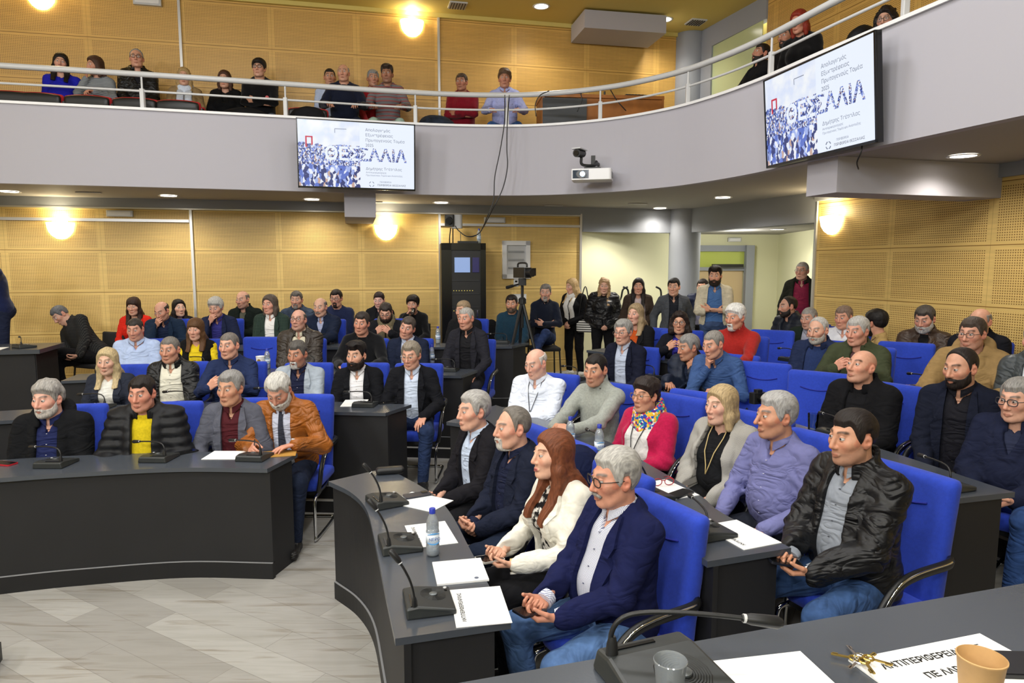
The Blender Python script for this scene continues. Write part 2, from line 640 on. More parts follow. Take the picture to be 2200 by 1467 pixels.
XW0 = -9.5
XEND = -1.147 + 2.28                         # right end of the wooden back wall
xj = -4.685
s_of = lambda x: (x - XW0) * math.hypot(1, WS)
PM_LOW = panel_mat('perforated_boards_lower', s_of(xj) % 1.21, (1.124 - 0) % .5965)
wall_box('wall_back', on_wall(XW0), on_wall(XEND), 0, 3.4, PM_LOW)
PM_UP = panel_mat('perforated_boards_gallery', s_of(xj) % 1.21, (5.24 - 3.4) % .5965, wood='dbb062')
wall_box('wall_back_upper', on_wall(XW0), on_wall(2.74), 3.4, 5.95, PM_UP)
PM_R = panel_mat('perforated_boards_right', .0, 1.70 % .5965, pitch=.024)
wall_box('wall_right', on_right(9.0), on_right(-3.0), 0, 3.3, PM_R)
PM_RU = panel_mat('perforated_boards_right_gallery', .2, (4.6 - 3.3) % .5965, wood='dbb062')
wall_box('wall_right_upper', on_right(10.2), on_right(-3.0), 3.3, 5.95, PM_RU)
wall_box('wall_left', (XW0, -4), (XW0, wall_y(XW0)), 0, 5.95, PM_LOW)
wall_box('wall_front', (9, -4.2), (-10, -4.2), 0, 5.95, M_CREAM)
# cream lobby behind the column
wall_box('wall_lobby_side', on_wall(XEND - .02) + np.array([0, .06]), (3.1, 12.75), 0, 3.0, M_CREAM)
wall_box('wall_lobby_back', (3.0, 13.7), (5.36, 13.85), 0, 3.0, M_CREAM)
wall_box('wall_lobby_right', (5.36, 13.85), (5.0, 8.9), 0, 3.0, M_CREAM)
wall_box('wall_lobby_return', (3.02, 12.6), (3.02, 13.9), 0, 3.0, M_CREAM)
tag(Geo().prism([(1.2, 11.6), (3.0, 11.95), (3.98, 9.0), (5.6, 8.8), (5.6, 14.2), (1.2, 14.2)], 2.72, 2.82).build('ceiling_lobby', M_SOFFIT), kind='structure')
tag(Geo().box((0, 4.7, 5.98), (22, 19, .12)).build('ceiling', M_YCEIL), kind='structure')
# gallery lobby behind the glass
wall_box('wall_gallery_lobby', (2.9, 13.4), (6.5, 13.4), 3.5, 5.95, M_CREAM)
wall_box('wall_gallery_lobby_side', (6.2, 13.4), (5.6, 8.0), 3.5, 5.95, M_CREAM)

# concrete column with its beams
col = Geo().lathe([(.265, 0), (.265, 5.95)], (2.98, 11.9, 0), 40).build('column', M_BEAM, smooth=True, angle=40)
tag(col, kind='structure')
wall_box('beam_back', on_wall(XW0) - np.array([0, .05]), on_wall(XEND - .0) - np.array([0, .05]), 2.925, 3.06, M_BEAM, .05)
wall_box('beam_lobby', on_wall(XEND - .02), (3.0, 11.93), 2.66, 3.06, M_BEAM, .22)
wall_box('beam_lobby_return', (2.95, 11.85), (3.98, 9.0), 2.66, 3.06, M_BEAM, .22)
wall_box('beam_right', on_right(9.02), on_right(-3), 2.93, 3.06, M_BEAM, -.05)
# silver trims on the back wall
def trim_v(n, x, z0, z1):
    p = on_wall(x)
    g = Geo().box((0, -.02, (z1 - z0) / 2), (.035, .04, z1 - z0))
    o = g.build('trim_%d' % n, M_ALU)
    o.location = (p[0], p[1], z0); o.rotation_euler = (0, 0, math.atan(WS))
    tag(o, kind='structure')
trim_v(1, -4.685, 0, 3.05); trim_v(2, -1.147, 0, 3.05); trim_v(3, XEND, 0, 2.95)
trim_v(4, -4.7, 3.5, 5.9); trim_v(5, -1.13, 3.5, 5.9)
def trim_h(n, xa, xb, z, h=.04):
    o = wall_box('trim_%d' % n, on_wall(xa) - np.array([0, .04]), on_wall(xb) - np.array([0, .04]), z - h / 2, z + h / 2, M_ALU, .04)
trim_h(6, XW0, -4.7, 2.745); trim_h(7, -1.13, XEND, 2.745)
tag(Geo().box((3.985, 9.03, 1.5), (.05, .06, 3.0)).build('trim_8', M_ALU), kind='structure')
wall_box('trim_9', on_wall(XW0) - np.array([0, .06]), on_wall(2.74) - np.array([0, .06]), 5.86, 5.92, M_YCEIL, .06)
wall_box('trim_10', on_wall(XW0) - np.array([0, .055]), on_wall(XEND) - np.array([0, .055]), 2.905, 2.925, M_ALU, .05)

# ---- gallery: curved parapet, slab, rails
FASC = spline([(-9.6, 7.15), (-5.94, 8.08), (-4.3, 8.5), (-2.68, 8.95), (-1.5, 9.28), (-.55, 9.45), (.35, 9.42), (1.22, 9.06), (1.85, 8.5), (2.22, 7.9), (2.5, 7.2), (2.74, 6.3), (2.98, 5.45), (3.26, 4.45), (3.9, 2.2), (5.1, -2.5)], 8)
Z_SOF, Z_CAP = 3.05, 3.985
g = Geo().ribbon(FASC, offset(FASC, -.1), Z_SOF, Z_CAP - .03)
tag(g.build('wall_gallery_parapet', M_GREY), kind='structure')
outer = [(7.5, -2.5), (7.5, 14.3), (-9.6, 10.4)]
pin = offset(FASC, -.05)
tag(Geo().prism([tuple(p[:2]) for p in pin] + outer, Z_SOF + .004, 3.48).build('ceiling_soffit', M_SOFFIT), kind='structure')
g = Geo().ribbon(offset(FASC, .025), offset(FASC, -.13), Z_CAP - .03, Z_CAP)
tag(g.build('trim_11', M_WHITE), kind='structure')

rail = thing('guard_rail', 'grey tubular guard rail running along the curved gallery edge', 'railing', (0, 0, 0))
RP = offset(FASC, -.05)
Geo().tube([(*p, 4.385) for p in RP], .034, 10).build('top_rail', M_RAIL, rail, True)
Geo().tube([(*p, 4.19) for p in RP], .014, 8).build('middle_rail', M_RAIL, rail, True)
def near_path(P, px, z):
    """the point of a plan path whose direction from the camera crosses pixel column px at height z"""
    best = None
    for p in P:
        v = np.array([p[0], p[1], z - H])
        f = v[1] * CP - v[2] * SP
        if f < .3: continue
        x = 1100 + FPX * p[0] / f
        if best is None or abs(x - px) < best[0]:
            best = (abs(x - px), p)
    return best[1]
RPf = spline([tuple(p) for p in RP], 4)
for px in (40 - 320, 302, 612, 893, 1090, 1288, 1478, 1655, 1943, 2240):
    p = near_path(RPf, px, 4.1)
    g = Geo().box((p[0], p[1], Z_CAP + .11), (.05, .05, .24), bev=.008).tube([(p[0], p[1], Z_CAP + .2), (p[0], p[1], 4.37)], .012, 8)
    g.build('post', M_RAIL, rail)

# two concrete stub beams under the parapet
def stub(n, pxl, pxr, toward, zb):
    a, b = near_path(RPf, pxl, 2.9), near_path(RPf, pxr, 2.9)
    a = a + np.array([.0, -.0]); t = np.array(toward)
    t = t / np.linalg.norm(t)
    L = 2.2
    P = [a, b, b + t * L, a + t * L]
    o = Geo().prism([tuple(p) for p in P], zb, Z_SOF + .002).build('beam_stub_%d' % n, M_GREY)
    tag(o, kind='structure')
stub(1, 737, 806, (-WS, 1.), 2.74)
stub(2, 1733, 1800, (1., .279), 2.74)
# boxed duct under the gallery ceiling
bx = Geo().box((0, .36, 0), (1.3, .72, .26)).build('ceiling_bulkhead', M_GREY)
bx.location = (1.72, wall_y(1.72) - .82, 5.76); bx.rotation_euler = (0, 0, math.atan(WS) - .03)
tag(bx, kind='structure')

# window into the gallery lobby: glass with its grey frame and header
def glass_mat(name, col, alpha_mix=.85, rough=.02):
    if name in MATS: return MATS[name]
    m, nt, b = nodes(name)
    t = N(nt, 'ShaderNodeBsdfTransparent')
    t.inputs[0].default_value = (*srgb(col), 1)
    gl = N(nt, 'ShaderNodeBsdfGlossy')
    gl.inputs['Roughness'].default_value = rough
    fr = N(nt, 'ShaderNodeFresnel', i_IOR=1.45)
    mxs = N(nt, 'ShaderNodeMixShader')
    ad = mathn(nt, 'ADD', fr.outputs[0], 1 - alpha_mix)
    nt.links.new(ad, mxs.inputs[0]); nt.links.new(t.outputs[0], mxs.inputs[1]); nt.links.new(gl.outputs[0], mxs.inputs[2])
    nt.links.new(mxs.outputs[0], nt.nodes['Material Output'].inputs['Surface'])
    MATS[name] = m
    return m
M_GLASS = glass_mat('clear_glass', 'eef5f0', .98)
wall_box('window_1', (3.16, 11.62), (3.60, 10.25), 3.5, 5.62, mat('frosted_green_glass', 'c6d2a2', .15, spec=.6), .015)
wall_box('trim_12', (3.1, 11.7), (3.62, 10.18), 5.6, 5.95, M_BEAM, .12)
wall_box('trim_13', (3.1, 11.7), (3.2, 11.4), 3.5, 5.62, M_BEAM, .12)

# door in the lobby
wall_box('door_1', (3.35, 13.66), (4.62, 13.74), 0, 2.0, M_DOOR, .05)
for nm, a, b, z0, z1 in (('trim_14', (3.2, 13.6), (4.78, 13.7), 2.0, 2.07), ('trim_15', (3.2, 13.6), (4.78, 13.7), 2.38, 2.5)):
    wall_box(nm, a, b, z0, z1, M_BEAM, .1)
wall_box('trim_16', (4.64, 13.6), (4.8, 13.61), 0, 2.5, M_BEAM, .12)
wall_box('trim_17', (3.2, 13.5), (3.34, 13.51), 0, 2.5, M_BEAM, .12)
wall_box('window_2', (3.3, 13.69), (4.66, 13.77), 2.07, 2.38, mat('lime_glass', 'c3cf6a', .15), .02)
wall_box('trim_18', (3.97, 13.64), (3.985, 13.641), 0, 2.0, M_BEAM, .06)
closer = Geo().box((0, 0, 0), (.62, .07, .06)).build('door_closer', M_BLACK)
closer.location = (4.26, 13.57, 2.1); closer.rotation_euler = (0, 0, .06)
tag(closer, 'long black closer bar above the beige lobby door', 'door closer')
# ================================================================= fittings
M_LED = mat('lit_diffuser', 'ffffff', .5, emit='fff6e6', es=14.)
M_BOWL = mat('lit_frosted_bowl', 'fff6e0', .4, emit='ffe9bd', es=7.)
def lamp(name, kind, loc, energy, col=(1, .95, .88), size=.12, rot=None, spot=None, blend=.6):
    l = bpy.data.lights.new(name, kind)
    l.energy = energy; l.color = col
    if kind == 'AREA': l.shape = 'DISK'; l.size = size
    else: l.shadow_soft_size = size
    if kind == 'SPOT': l.spot_size = R(spot or 120); l.spot_blend = blend
    o = bpy.data.objects.new(name, l)
    COL.objects.link(o); o.location = [float(v) for v in loc]
    if rot: o.rotation_euler = rot
    return o

def make_downlight(r=.105):
    t = thing('ceiling_downlight', '', 'ceiling light')
    Geo().lathe([(r, 0), (r + .025, -.004), (r + .02, -.012), (r - .004, -.008)], n=28, cap=False).build('ring', M_WHITE, t, True)
    Geo().lathe([(.0001, -.007), (r * .6, -.008), (r - .003, -.006)], n=28).build('diffuser', M_LED, t, True)
    return t
dl = make_downlight(); used = {}
DL = [((20, 411), 'round lit downlight in the soffit at the far left'), ((362, 420), 'round lit downlight in the soffit above the seated bald man in navy'),
      ((670, 428), 'round lit downlight in the soffit below the smaller-looking screen'), ((948, 435), 'round lit downlight in the soffit above the black equipment rack'),
      ((1418, 447), 'round lit downlight in the soffit in front of the round column'), ((1553, 424), 'round lit downlight in the soffit between projector and tilted screen'),
      ((2070, 334), 'round lit downlight in the soffit beside the big stub beam on the right'), ]
for (x, y), lab in DL:
    p = at_z(x, y, Z_SOF)
    place(dl, used, p, 0, lab, 'downlights')
    lamp('downlight_beam', 'SPOT', (p[0], p[1], Z_SOF - .03), 62, (1, .93, .82), .08, None, 150, .8)
p = at_z(1672, 492, 2.72); place(dl, used, p, 0, 'round lit downlight in the lobby ceiling by the beige door', 'downlights')
lamp('downlight_beam', 'SPOT', (p[0], p[1], 2.68), 60, (1, .95, .86), .08, None, 160, .8)
for (x, y), lab in (((1163, 13), 'round lit downlight in the ochre ceiling above the man with bushy hair'), ((1428, 41), 'round lit downlight in the ochre ceiling beside the grey boxed duct')):
    p = at_z(x, y, 5.92); place(dl, used, p, 0, lab, 'downlights')
    lamp('downlight_beam', 'SPOT', (p[0], p[1], 5.86), 75, (1, .94, .84), .08, None, 140, .8)

def make_sconce():
    t = thing('wall_sconce', '', 'wall lamp')
    prof = [(.004, -.2), (.06, -.19), (.115, -.15), (.155, -.09), (.175, 0), (.178, .03), (.166, .03)]
    V = Geo(); n = 22
    # half bowl against the wall
    rows = []
    for r, z in prof:
        rows.append([(r * math.cos(math.pi + math.pi * k / n), r * .8 * math.sin(math.pi + math.pi * k / n), z) for k in range(n + 1)])
    VV = [p for row in rows for p in row]
    FF = [(i * (n + 1) + k, i * (n + 1) + k + 1, (i + 1) * (n + 1) + k + 1, (i + 1) * (n + 1) + k) for i in range(len(prof) - 1) for k in range(n)]
    V.add(VV, FF).build('glass_bowl', M_BOWL, t, True)
    Geo().box((0, -.008, -.05), (.2, .016, .2), bev=.004).build('back_plate', M_WHITE, t)
    return t
sc = make_sconce()
WA = math.atan(WS)
SCN = [((130, 483), 'wall', 'lit bowl sconce on the wooden wall at the far left below the gallery'), ((829, 488), 'wall', 'lit bowl sconce on the wooden wall beside the grey stub beam'),
       ((885, 50), 'wall', 'lit bowl sconce high on the gallery wall under a bright glow'), ((88, -12), 'wall', 'lit bowl sconce on the gallery wall cut by the top left corner'),
       ((1790, 470), 'right', 'lit bowl sconce on the right wooden wall under the stub beam')]
for (x, y), w, lab in SCN:
    d = ray(x, y)
    if w == 'wall':
        k = (11.19 - .012) / (d[1] - WS * d[0]); rz = WA
    else:
        k = (3.98 + 9 * RW - .012) / (d[0] + RW * d[1]); rz = math.atan2(-1, RW)
    p = np.array([0, 0, H]) + d * k
    place(sc, used, p, rz, lab, 'bowl sconces')
    nrm = np.array([math.sin(rz), -math.cos(rz)])
    lamp('sconce_glow', 'POINT', (p[0] + nrm[0] * .09, p[1] + nrm[1] * .09, p[2] + .1), 16, (1, .84, .52), .06)

# small boxes high on the walls
def wall_thing(o, x, y, off=0.):
    d = ray(x, y); k = (11.19 - off) / (d[1] - WS * d[0])
    p = np.array([0, 0, H]) + d * k
    o.location = [float(v) for v in p]; o.rotation_euler = (0, 0, WA)
    return o
def em_light(x, y, lab, w=.34, h=.085):
    t = thing('emergency_light', lab, 'emergency light', group='emergency lights')
    Geo().box((0, -.03, 0), (w, .06, h), bev=.008).build('housing', M_RAIL, t)
    Geo().box((0, -.063, 0), (w * .86, .008, h * .6), bev=.003).build('lens', M_WHITE, t)
    wall_thing(t, x, y)
em_light(259, 459, 'pale emergency light box on the wooden wall at the left, above the sconce')
em_light(1062, 473, 'pale emergency light box above the white fuse cabinet')
em_light(318, 4, 'pale emergency light box on the gallery wall at the top edge', .36, .12)
t = thing('emergency_light', 'small pale emergency light box above the lobby door', 'emergency light', at_y(1577, 515, 13.76), 0, 'emergency lights')
Geo().box((0, -.03, 0), (.26, .06, .08), bev=.008).build('housing', M_RAIL, t); Geo().box((0, -.063, 0), (.22, .008, .05)).build('lens', M_WHITE, t)

# ceiling vents and slots
for (x, y), z, lab in (((983, 10), 5.92, 'slatted grille in the ochre ceiling near the bright sconce'), ((1495, 46), 5.92, 'slatted grille in the ochre ceiling by the gallery window')):
    t = thing('ceiling_vent', lab, 'vent', at_z(x, y, z), WA, 'ceiling grilles')
    Geo().box((0, 0, -.01), (.26, .26, .02)).build('frame', M_RAIL, t)
    for k in range(6):
        Geo().box((-.1 + .04 * k, 0, -.024), (.012, .22, .012)).build('slat', M_BLACK, t)
for x, y in ((190, 413), (800, 433), (1190, 441), (1370, 437)):
    p = at_z(x, y, Z_SOF)
    o = Geo().box((0, 0, -.006), (.3, .07, .012), bev=.01).build('ceiling_speaker_slot', M_RAIL)
    o.location = [float(v) for v in p]; o.rotation_euler = (0, 0, WA)
    tag(o, {190: 'slim pale slot cover in the soffit at the left', 800: 'slim pale slot cover in the soffit next to the stub beam', 1190: 'slim pale slot cover in the soffit near the hanging cables', 1370: 'slim pale slot cover in the soffit near the lobby'}[x], 'slot cover', 'soffit slot covers')

# ================================================================= screens
def slide_photo_mat():
    m, nt, b = nodes('screen_crowd_picture')
    tc = N(nt, 'ShaderNodeTexCoord')
    sp = N(nt, 'ShaderNodeSeparateXYZ'); nt.links.new(tc.outputs['Object'], sp.inputs[0])
    z = sp.outputs[2]
    mp = N(nt, 'ShaderNodeMapping'); mp.inputs['Scale'].default_value = (1, 1, .55)
    nd = N(nt, 'ShaderNodeTexNoise', i_Scale=24., i_Detail=2.); nt.links.new(tc.outputs['Object'], nd.inputs['Vector'])
    va = N(nt, 'ShaderNodeVectorMath', operation='MULTIPLY_ADD'); nt.links.new(nd.outputs['Color'], va.inputs[0]); va.inputs[1].default_value = (.05, .0, .05); nt.links.new(tc.outputs['Object'], va.inputs[2])
    nt.links.new(va.outputs[0], mp.inputs[0])
    v1 = N(nt, 'ShaderNodeTexVoronoi', i_Scale=34.); nt.links.new(mp.outputs[0], v1.inputs['Vector'])
    v2 = N(nt, 'ShaderNodeTexVoronoi', i_Scale=95.); nt.links.new(mp.outputs[0], v2.inputs['Vector'])
    s1 = N(nt, 'ShaderNodeSeparateColor'); nt.links.new(v1.outputs['Color'], s1.inputs[0])
    s2 = N(nt, 'ShaderNodeSeparateColor'); nt.links.new(v2.outputs['Color'], s2.inputs[0])
    st = [(0, srgb('2a3778')), (.22, srgb('5a74cc')), (.42, srgb('a3b6f0')), (.58, srgb('eef3ff')), (.76, srgb('35427e')), (.86, srgb('c9a99c')), (.93, srgb('f4f7ff'))]
    a = ramp(nt, s1.outputs[0], st, 'CONSTANT'); c = ramp(nt, s2.outputs[0], st, 'CONSTANT')
    low = mathn(nt, 'LESS_THAN', z, -.13)
    mx = N(nt, 'ShaderNodeMix', data_type='RGBA'); nt.links.new(low, mx.inputs[0]); nt.links.new(c, mx.inputs[6]); nt.links.new(a, mx.inputs[7])
    n = N(nt, 'ShaderNodeTexNoise', i_Scale=7.); nt.links.new(tc.outputs['Object'], n.inputs['Vector'])
    top = mathn(nt, 'GREATER_THAN', mathn(nt, 'ADD', z, mathn(nt, 'MULTIPLY', n.outputs[0], .12)), .175)
    m2 = N(nt, 'ShaderNodeMix', data_type='RGBA'); nt.links.new(top, m2.inputs[0]); nt.links.new(mx.outputs[2], m2.inputs[6])
    nt.links.new(ramp(nt, n.outputs[0], [(.4, srgb('dfe9ff')), (.62, srgb('f6faff'))]), m2.inputs[7])
    b.inputs['Base Color'].default_value = (.02, .02, .02, 1)
    nt.links.new(m2.outputs[2], b.inputs['Emission Color'])
    b.inputs['Emission Strength'].default_value = 1.25
    b.inputs['Roughness'].default_value = .25
    return m
M_PHOTO = slide_photo_mat()
M_SWHITE = mat('screen_white', '0a0a0a', .25, emit='e9f1ff', es=1.35)
M_SINK = mat('screen_ink', '0a0a0a', .3, emit='30384e', es=.9)
M_SGREY = mat('screen_grey_ink', '0a0a0a', .3, emit='7d879c', es=1.)
M_SRED = mat('screen_red', '0a0a0a', .3, emit='d83a52', es=1.1)

def television(c, rz, tilt, lab, w=1.45, h=.83):
    t = thing('television', lab, 'television', c, rz, 'wall televisions')
    t.rotation_euler = (tilt, 0, rz)
    Geo().box((0, .03, 0), (w, .06, h), bev=.01).build('housing', M_BLACKG, t)
    f = Geo()
    b = .014
    for cx, cz, dx, dz in ((0, h / 2 - b / 2, w, b), (0, -h / 2 + b / 2 + .004, w, b + .008), (-w / 2 + b / 2, 0, b, h), (w / 2 - b / 2, 0, b, h)):
        f.box((cx, -.004, cz), (dx, .014, dz))
    f.build('bezel', M_BLACKG, t)
    w2, h2 = w / 2 - b, h / 2 - b
    s = Geo().quad((-w2, -.001, -h2), (w2, -.001, -h2), (w2, -.001, h2), (-w2, -.001, h2)).build('screen', M_SWHITE, t)
    Geo().quad((-w2, -.002, -h2), (.03, -.002, -h2), (.03, -.002, h2), (-w2, -.002, h2)).build('slide_picture', M_PHOTO, s)
    def T(nm, s_, size, x, z, m, y=-.003, **k):
        text_mesh(nm, s_, size, m, s, Matrix.Translation((x, y, z)) @ Matrix.Rotation(math.pi / 2, 4, 'X'), **k)
    for k, ln in enumerate(('Απολογισμός', 'Εξωστρέφειας', 'Πρωτογενούς Τομέα', '2025')):
        T('slide_title', ln, .05, .1, .30 - .062 * k, M_SGREY)
    T('slide_headline', 'ΘΕΣ', .215, -.40, -.06, M_SWHITE, bold=.006)
    T('slide_headline', 'ΣΑΛΙΑ', .205, .0, -.06, M_PHOTO, bold=.006)
    T('slide_name', 'Δημήτρης Τσέτσιλας', .046, .1, -.17, M_SGREY)
    T('slide_name', 'Αντιπεριφερειάρχης', .027, .1, -.21, M_SGREY)
    T('slide_name', 'Πρωτογενούς Τομέα και Ανάπτυξης', .027, .1, -.245, M_SGREY)
    T('slide_logo_text', 'ΠΕΡΙΦΕΡΕΙΑ', .026, .27, -.325, M_SGREY); T('slide_logo_text', 'ΠΕΡΙΦΕΡΕΙΑ ΘΕΣΣΑΛΙΑΣ', .031, .24, -.365, M_SINK)
    lg = Geo()
    for k in range(4):
        a0 = R(90 * k + 18)
        lg.tube([(.17 + .03 * math.cos(a0 + R(9 * q)), -.003, -.345 + .03 * math.sin(a0 + R(9 * q))) for q in range(7)], .004, 6)
    lg.build('slide_logo', M_SGREY, s)
    Geo().box((-.58, -.003, .2), (.085, .002, .016)).box((-.615, -.003, .14), (.018, .002, .13)).box((-.545, -.003, .155), (.018, .002, .1)).build('slide_red_mark', M_SRED, s)
    Geo().box((-.2, -.003, .31), (.14, .001, .006)).box((-.27, -.003, .285), (.006, .001, .05)).build('slide_line', M_SGREY, s)
    Geo().box((0, .1, 0), (.35, .09, .3)).build('wall_bracket', M_BLACK, t)
    return t
c1 = at_y(768, 334, 8.78)
television(c1, math.atan2(.42, 1.38), R(4), 'wide television on the curved parapet above the grey stub beam, left of the hanging cables')
cL, cR = at_y(1645, 263, 6.84), at_y(1884, 192, 5.40)
ct = (cL + cR) / 2
tv2 = television(ct, math.atan2(cR[1] - cL[1], cR[0] - cL[0]), R(5), 'wide television on the right side of the parapet, seen at a slant, text page readable', 1.47)
cb = Geo().tube(spline([(.52, .04, -.40), (.53, .02, -.46), (.47, .03, -.53), (.4, .1, -.58)], 5), .006, 6)
cb.build('power_cable', M_BLACK, tv2, True)

# projector on its bracket with a security camera above it
pj = at_y(1271, 375, 8.72)
t = thing('projector', 'white projector with lit lens fixed under the parapet, below the security camera', 'projector', pj, R(-12))
Geo().box((0, .1, 0), (.5, .34, .135), bev=.03).build('body', M_WHITE, t)
Geo().tube([(-.12, -.07, -.0), (-.12, -.09, 0)], .062, 24, flat=.8).build('lens_ring', M_BLACKG, t, True, angle=40)
Geo().box((-.13, -.0725, 0), (.2, .006, .1), bev=.002).build('lens_window', mat('dark_blue_glass', '12283c', .1), t)
Geo().tube([(-.105, -.088, .0), (-.105, -.094, 0)], .03, 20).build('lamp_lens', mat('lit_lens', 'ffffff', .2, emit='9fd8ff', es=16.), t, True, angle=40)
Geo().box((.252, .1, 0), (.004, .2, .07)).build('grille', mat('grey_grille', '8f9294', .6), t)
g = Geo().box((0, .14, .09), (.2, .2, .02))
g.tube([(.0, .15, .1), (.03, .3, .2), (.03, .46, .2)], .02, 8).tube([(-.06, .15, .1), (.03, .35, .17)], .014, 8).box((.03, .44, .2), (.16, .03, .2))
g.build('wall_arm', M_BLACK, t)
sc_ = at_y(1245, 331, 8.75)
t = thing('security_camera', 'black bullet security camera on a bent arm above the projector', 'security camera', sc_, R(-10))
Geo().tube([(-.03, -.09, -.0), (.03, .09, .02)], .05, 16).build('housing', M_BLACK, t, True, angle=40)
Geo().box((0, -.01, .055), (.12, .24, .012), rz=R(-18), bev=.01).build('sunshade', M_RAIL, t)
Geo().tube([(-.032, -.092, 0), (-.035, -.1, -.001)], .032, 16).build('lens', M_BLACKG, t, True, angle=40)
Geo().tube(spline([(.02, .04, -.03), (.03, .05, -.12), (.16, .1, -.13), (.22, .25, -.09), (.22, .33, -.1)], 5), .018, 8).build('arm', M_BLACK, t, True)

# cables hanging from the rail, and the wall camera they feed
pr = near_path(RPf, 1090, 4.3)
cz = []
for k, (dx, sw) in enumerate(((-.03, .0), (.03, .05))):
    pts = [(pr[0] + dx, pr[1] - .1, 4.36)] + [tuple(at_y(x, y, 9.2)) for x, y in (((1084, 260), (1075, 320), (1063, 380), (1060, 430), (1045, 470)) if k == 0 else ((1090, 260), (1089, 320), (1090, 360), (1080, 405), (1058, 450)))]
    pts += [tuple(at_y(x, y, 9.6)) for x, y in ((1030, 500), (1005, 508), (985, 495), (978, 485))]
    o = Geo().tube(spline(pts, 6), .0068, 6).build('hanging_cable', M_BLACK, None, True)
    tag(o, 'black cable looping from the guard rail to the wall camera, %s of the two' % ('straighter' if k == 0 else 'wider hanging'), 'cable', 'hanging cables')
wc = thing('wall_camera', 'black camera with pale housing clamped high on the wall above the equipment rack', 'camera', at_y(974, 476, 10.3), 0)
Geo().box((.05, .02, 0), (.16, .16, .2), bev=.03).build('housing', M_RAIL, wc)
Geo().box((-.05, -.03, .01), (.14, .18, .17), bev=.02).tube([(-.05, -.1, .02), (-.05, -.2, .0)], .05, 14).build('camera_body', M_BLACK, wc)
Geo().box((.02, .28, 0), (.06, .5, .06)).build('wall_arm', M_BLACK, wc)
for k in range(2):
    o = Geo().tube(spline([tuple(at_y(968 + 5 * k, 490, 10.35)), tuple(at_y(966 + 7 * k, 520, 10.5)), tuple(at_y(972 + 2 * k, 560, 10.55))], 6), .009, 6).build('drop_cable', M_BLACK, None, True)
    tag(o, 'thin black cable dropping from wall camera to equipment rack', 'cable', 'rack drop cables')

# equipment rack
rk = thing('equipment_rack', 'tall black equipment rack with a lit monitor behind its glass door', 'rack', (*at_y(997, 700, 10.2)[:2], .33), R(8))
w, d_, h_ = .66, .6, 2.1
Geo().box((0, .3, h_ / 2), (w, d_, h_), bev=.01).build('cabinet', M_BLACK, rk)
g = Geo()
for cx, cz, dx, dz in ((0, h_ - .05, w, .1), (0, .05, w, .1), (-w / 2 + .075, h_ / 2, .15, h_), (w / 2 - .04, h_ / 2, .08, h_)):
    g.box((cx, -.01, cz), (dx, .03, dz))
dr = g.build('door', M_BLACKG, rk)
Geo().box((.2, -.03, 1.05), (.02, .02, .12)).build('door_handle', M_CHROME, dr)
Geo().box((-.02, -.012, h_ - .32), (.23, .01, .22), bev=.003).build('monitor', mat('rack_monitor', '101010', .3, emit='9db8ea', es=1.1), rk)
Geo().box((.18, -.012, h_ - .32), (.1, .01, .22), bev=.003).build('monitor_side', mat('rack_monitor_side', '101010', .3, emit='3a3580', es=.5), rk)
g = Geo()
for k in range(5):
    g.box((.02, -.008, h_ - .55 - .2 * k), (.42, .012, .012))
g.build('shelf_edges', mat('dark_metal', '3a3b3e', .4, metal=.5), rk)
g = Geo()
for k in range(16):
    g.box((-.15 + .04 * (k % 8), -.012, h_ - .7 - .3 * (k // 8)), (.012, .006, .008))
g.build('indicator_lights', mat('rack_led', '202020', .4, emit='d7c35a', es=2.), rk)
rt = thing('router', 'flat black router with one aerial on top of the equipment rack', 'router', (rk.location.x + .05, rk.location.y + .18, .33 + 2.1), R(8))
Geo().box((0, 0, .018), (.3, .16, .036), bev=.01).build('body', M_BLACK, rt); Geo().tube([(-.1, .06, .03), (-.1, .06, .16)], .006, 6).build('aerial', M_BLACK, rt)

fc = wall_thing(thing('fuse_cabinet', 'white fuse cabinet with clear window on the wooden wall', 'fuse cabinet'), 1108, 558)
g = Geo()
for cx, cz, dx, dz in ((0, .27, .46, .07), (0, -.27, .46, .07), (-.195, 0, .07, .6), (.195, 0, .07, .6)):
    g.box((cx, -.03, cz), (dx, .06, dz))
g.build('frame', M_WHITE, fc)
Geo().box((0, -.012, 0), (.33, .02, .48)).build('back_panel', M_RAIL, fc)
for k in range(3):
    Geo().box((0, -.03, .13 - .13 * k), (.26, .02, .03)).build('breaker_row', mat('grey_plastic', '9a9c9e', .5), fc)
th_ = wall_thing(thing('thermostat', 'small white thermostat under the fuse cabinet', 'thermostat'), 1108, 607)
Geo().box((0, -.015, 0), (.08, .03, .12), bev=.01).build('case', M_WHITE, th_); Geo().box((0, -.032, .02), (.04, .006, .03)).build('display', M_BLACK, th_)
nt_ = wall_thing(thing('wall_notice', 'blank pale notice board low on the wall behind the tripod', 'notice'), 1115, 640)
Geo().box((0, -.008, 0), (.24, .016, .13)).build('sheet', M_WHITE, nt_); Geo().box((0, -.018, .06), (.22, .006, .008)).build('clip_strip', M_RAIL, nt_)

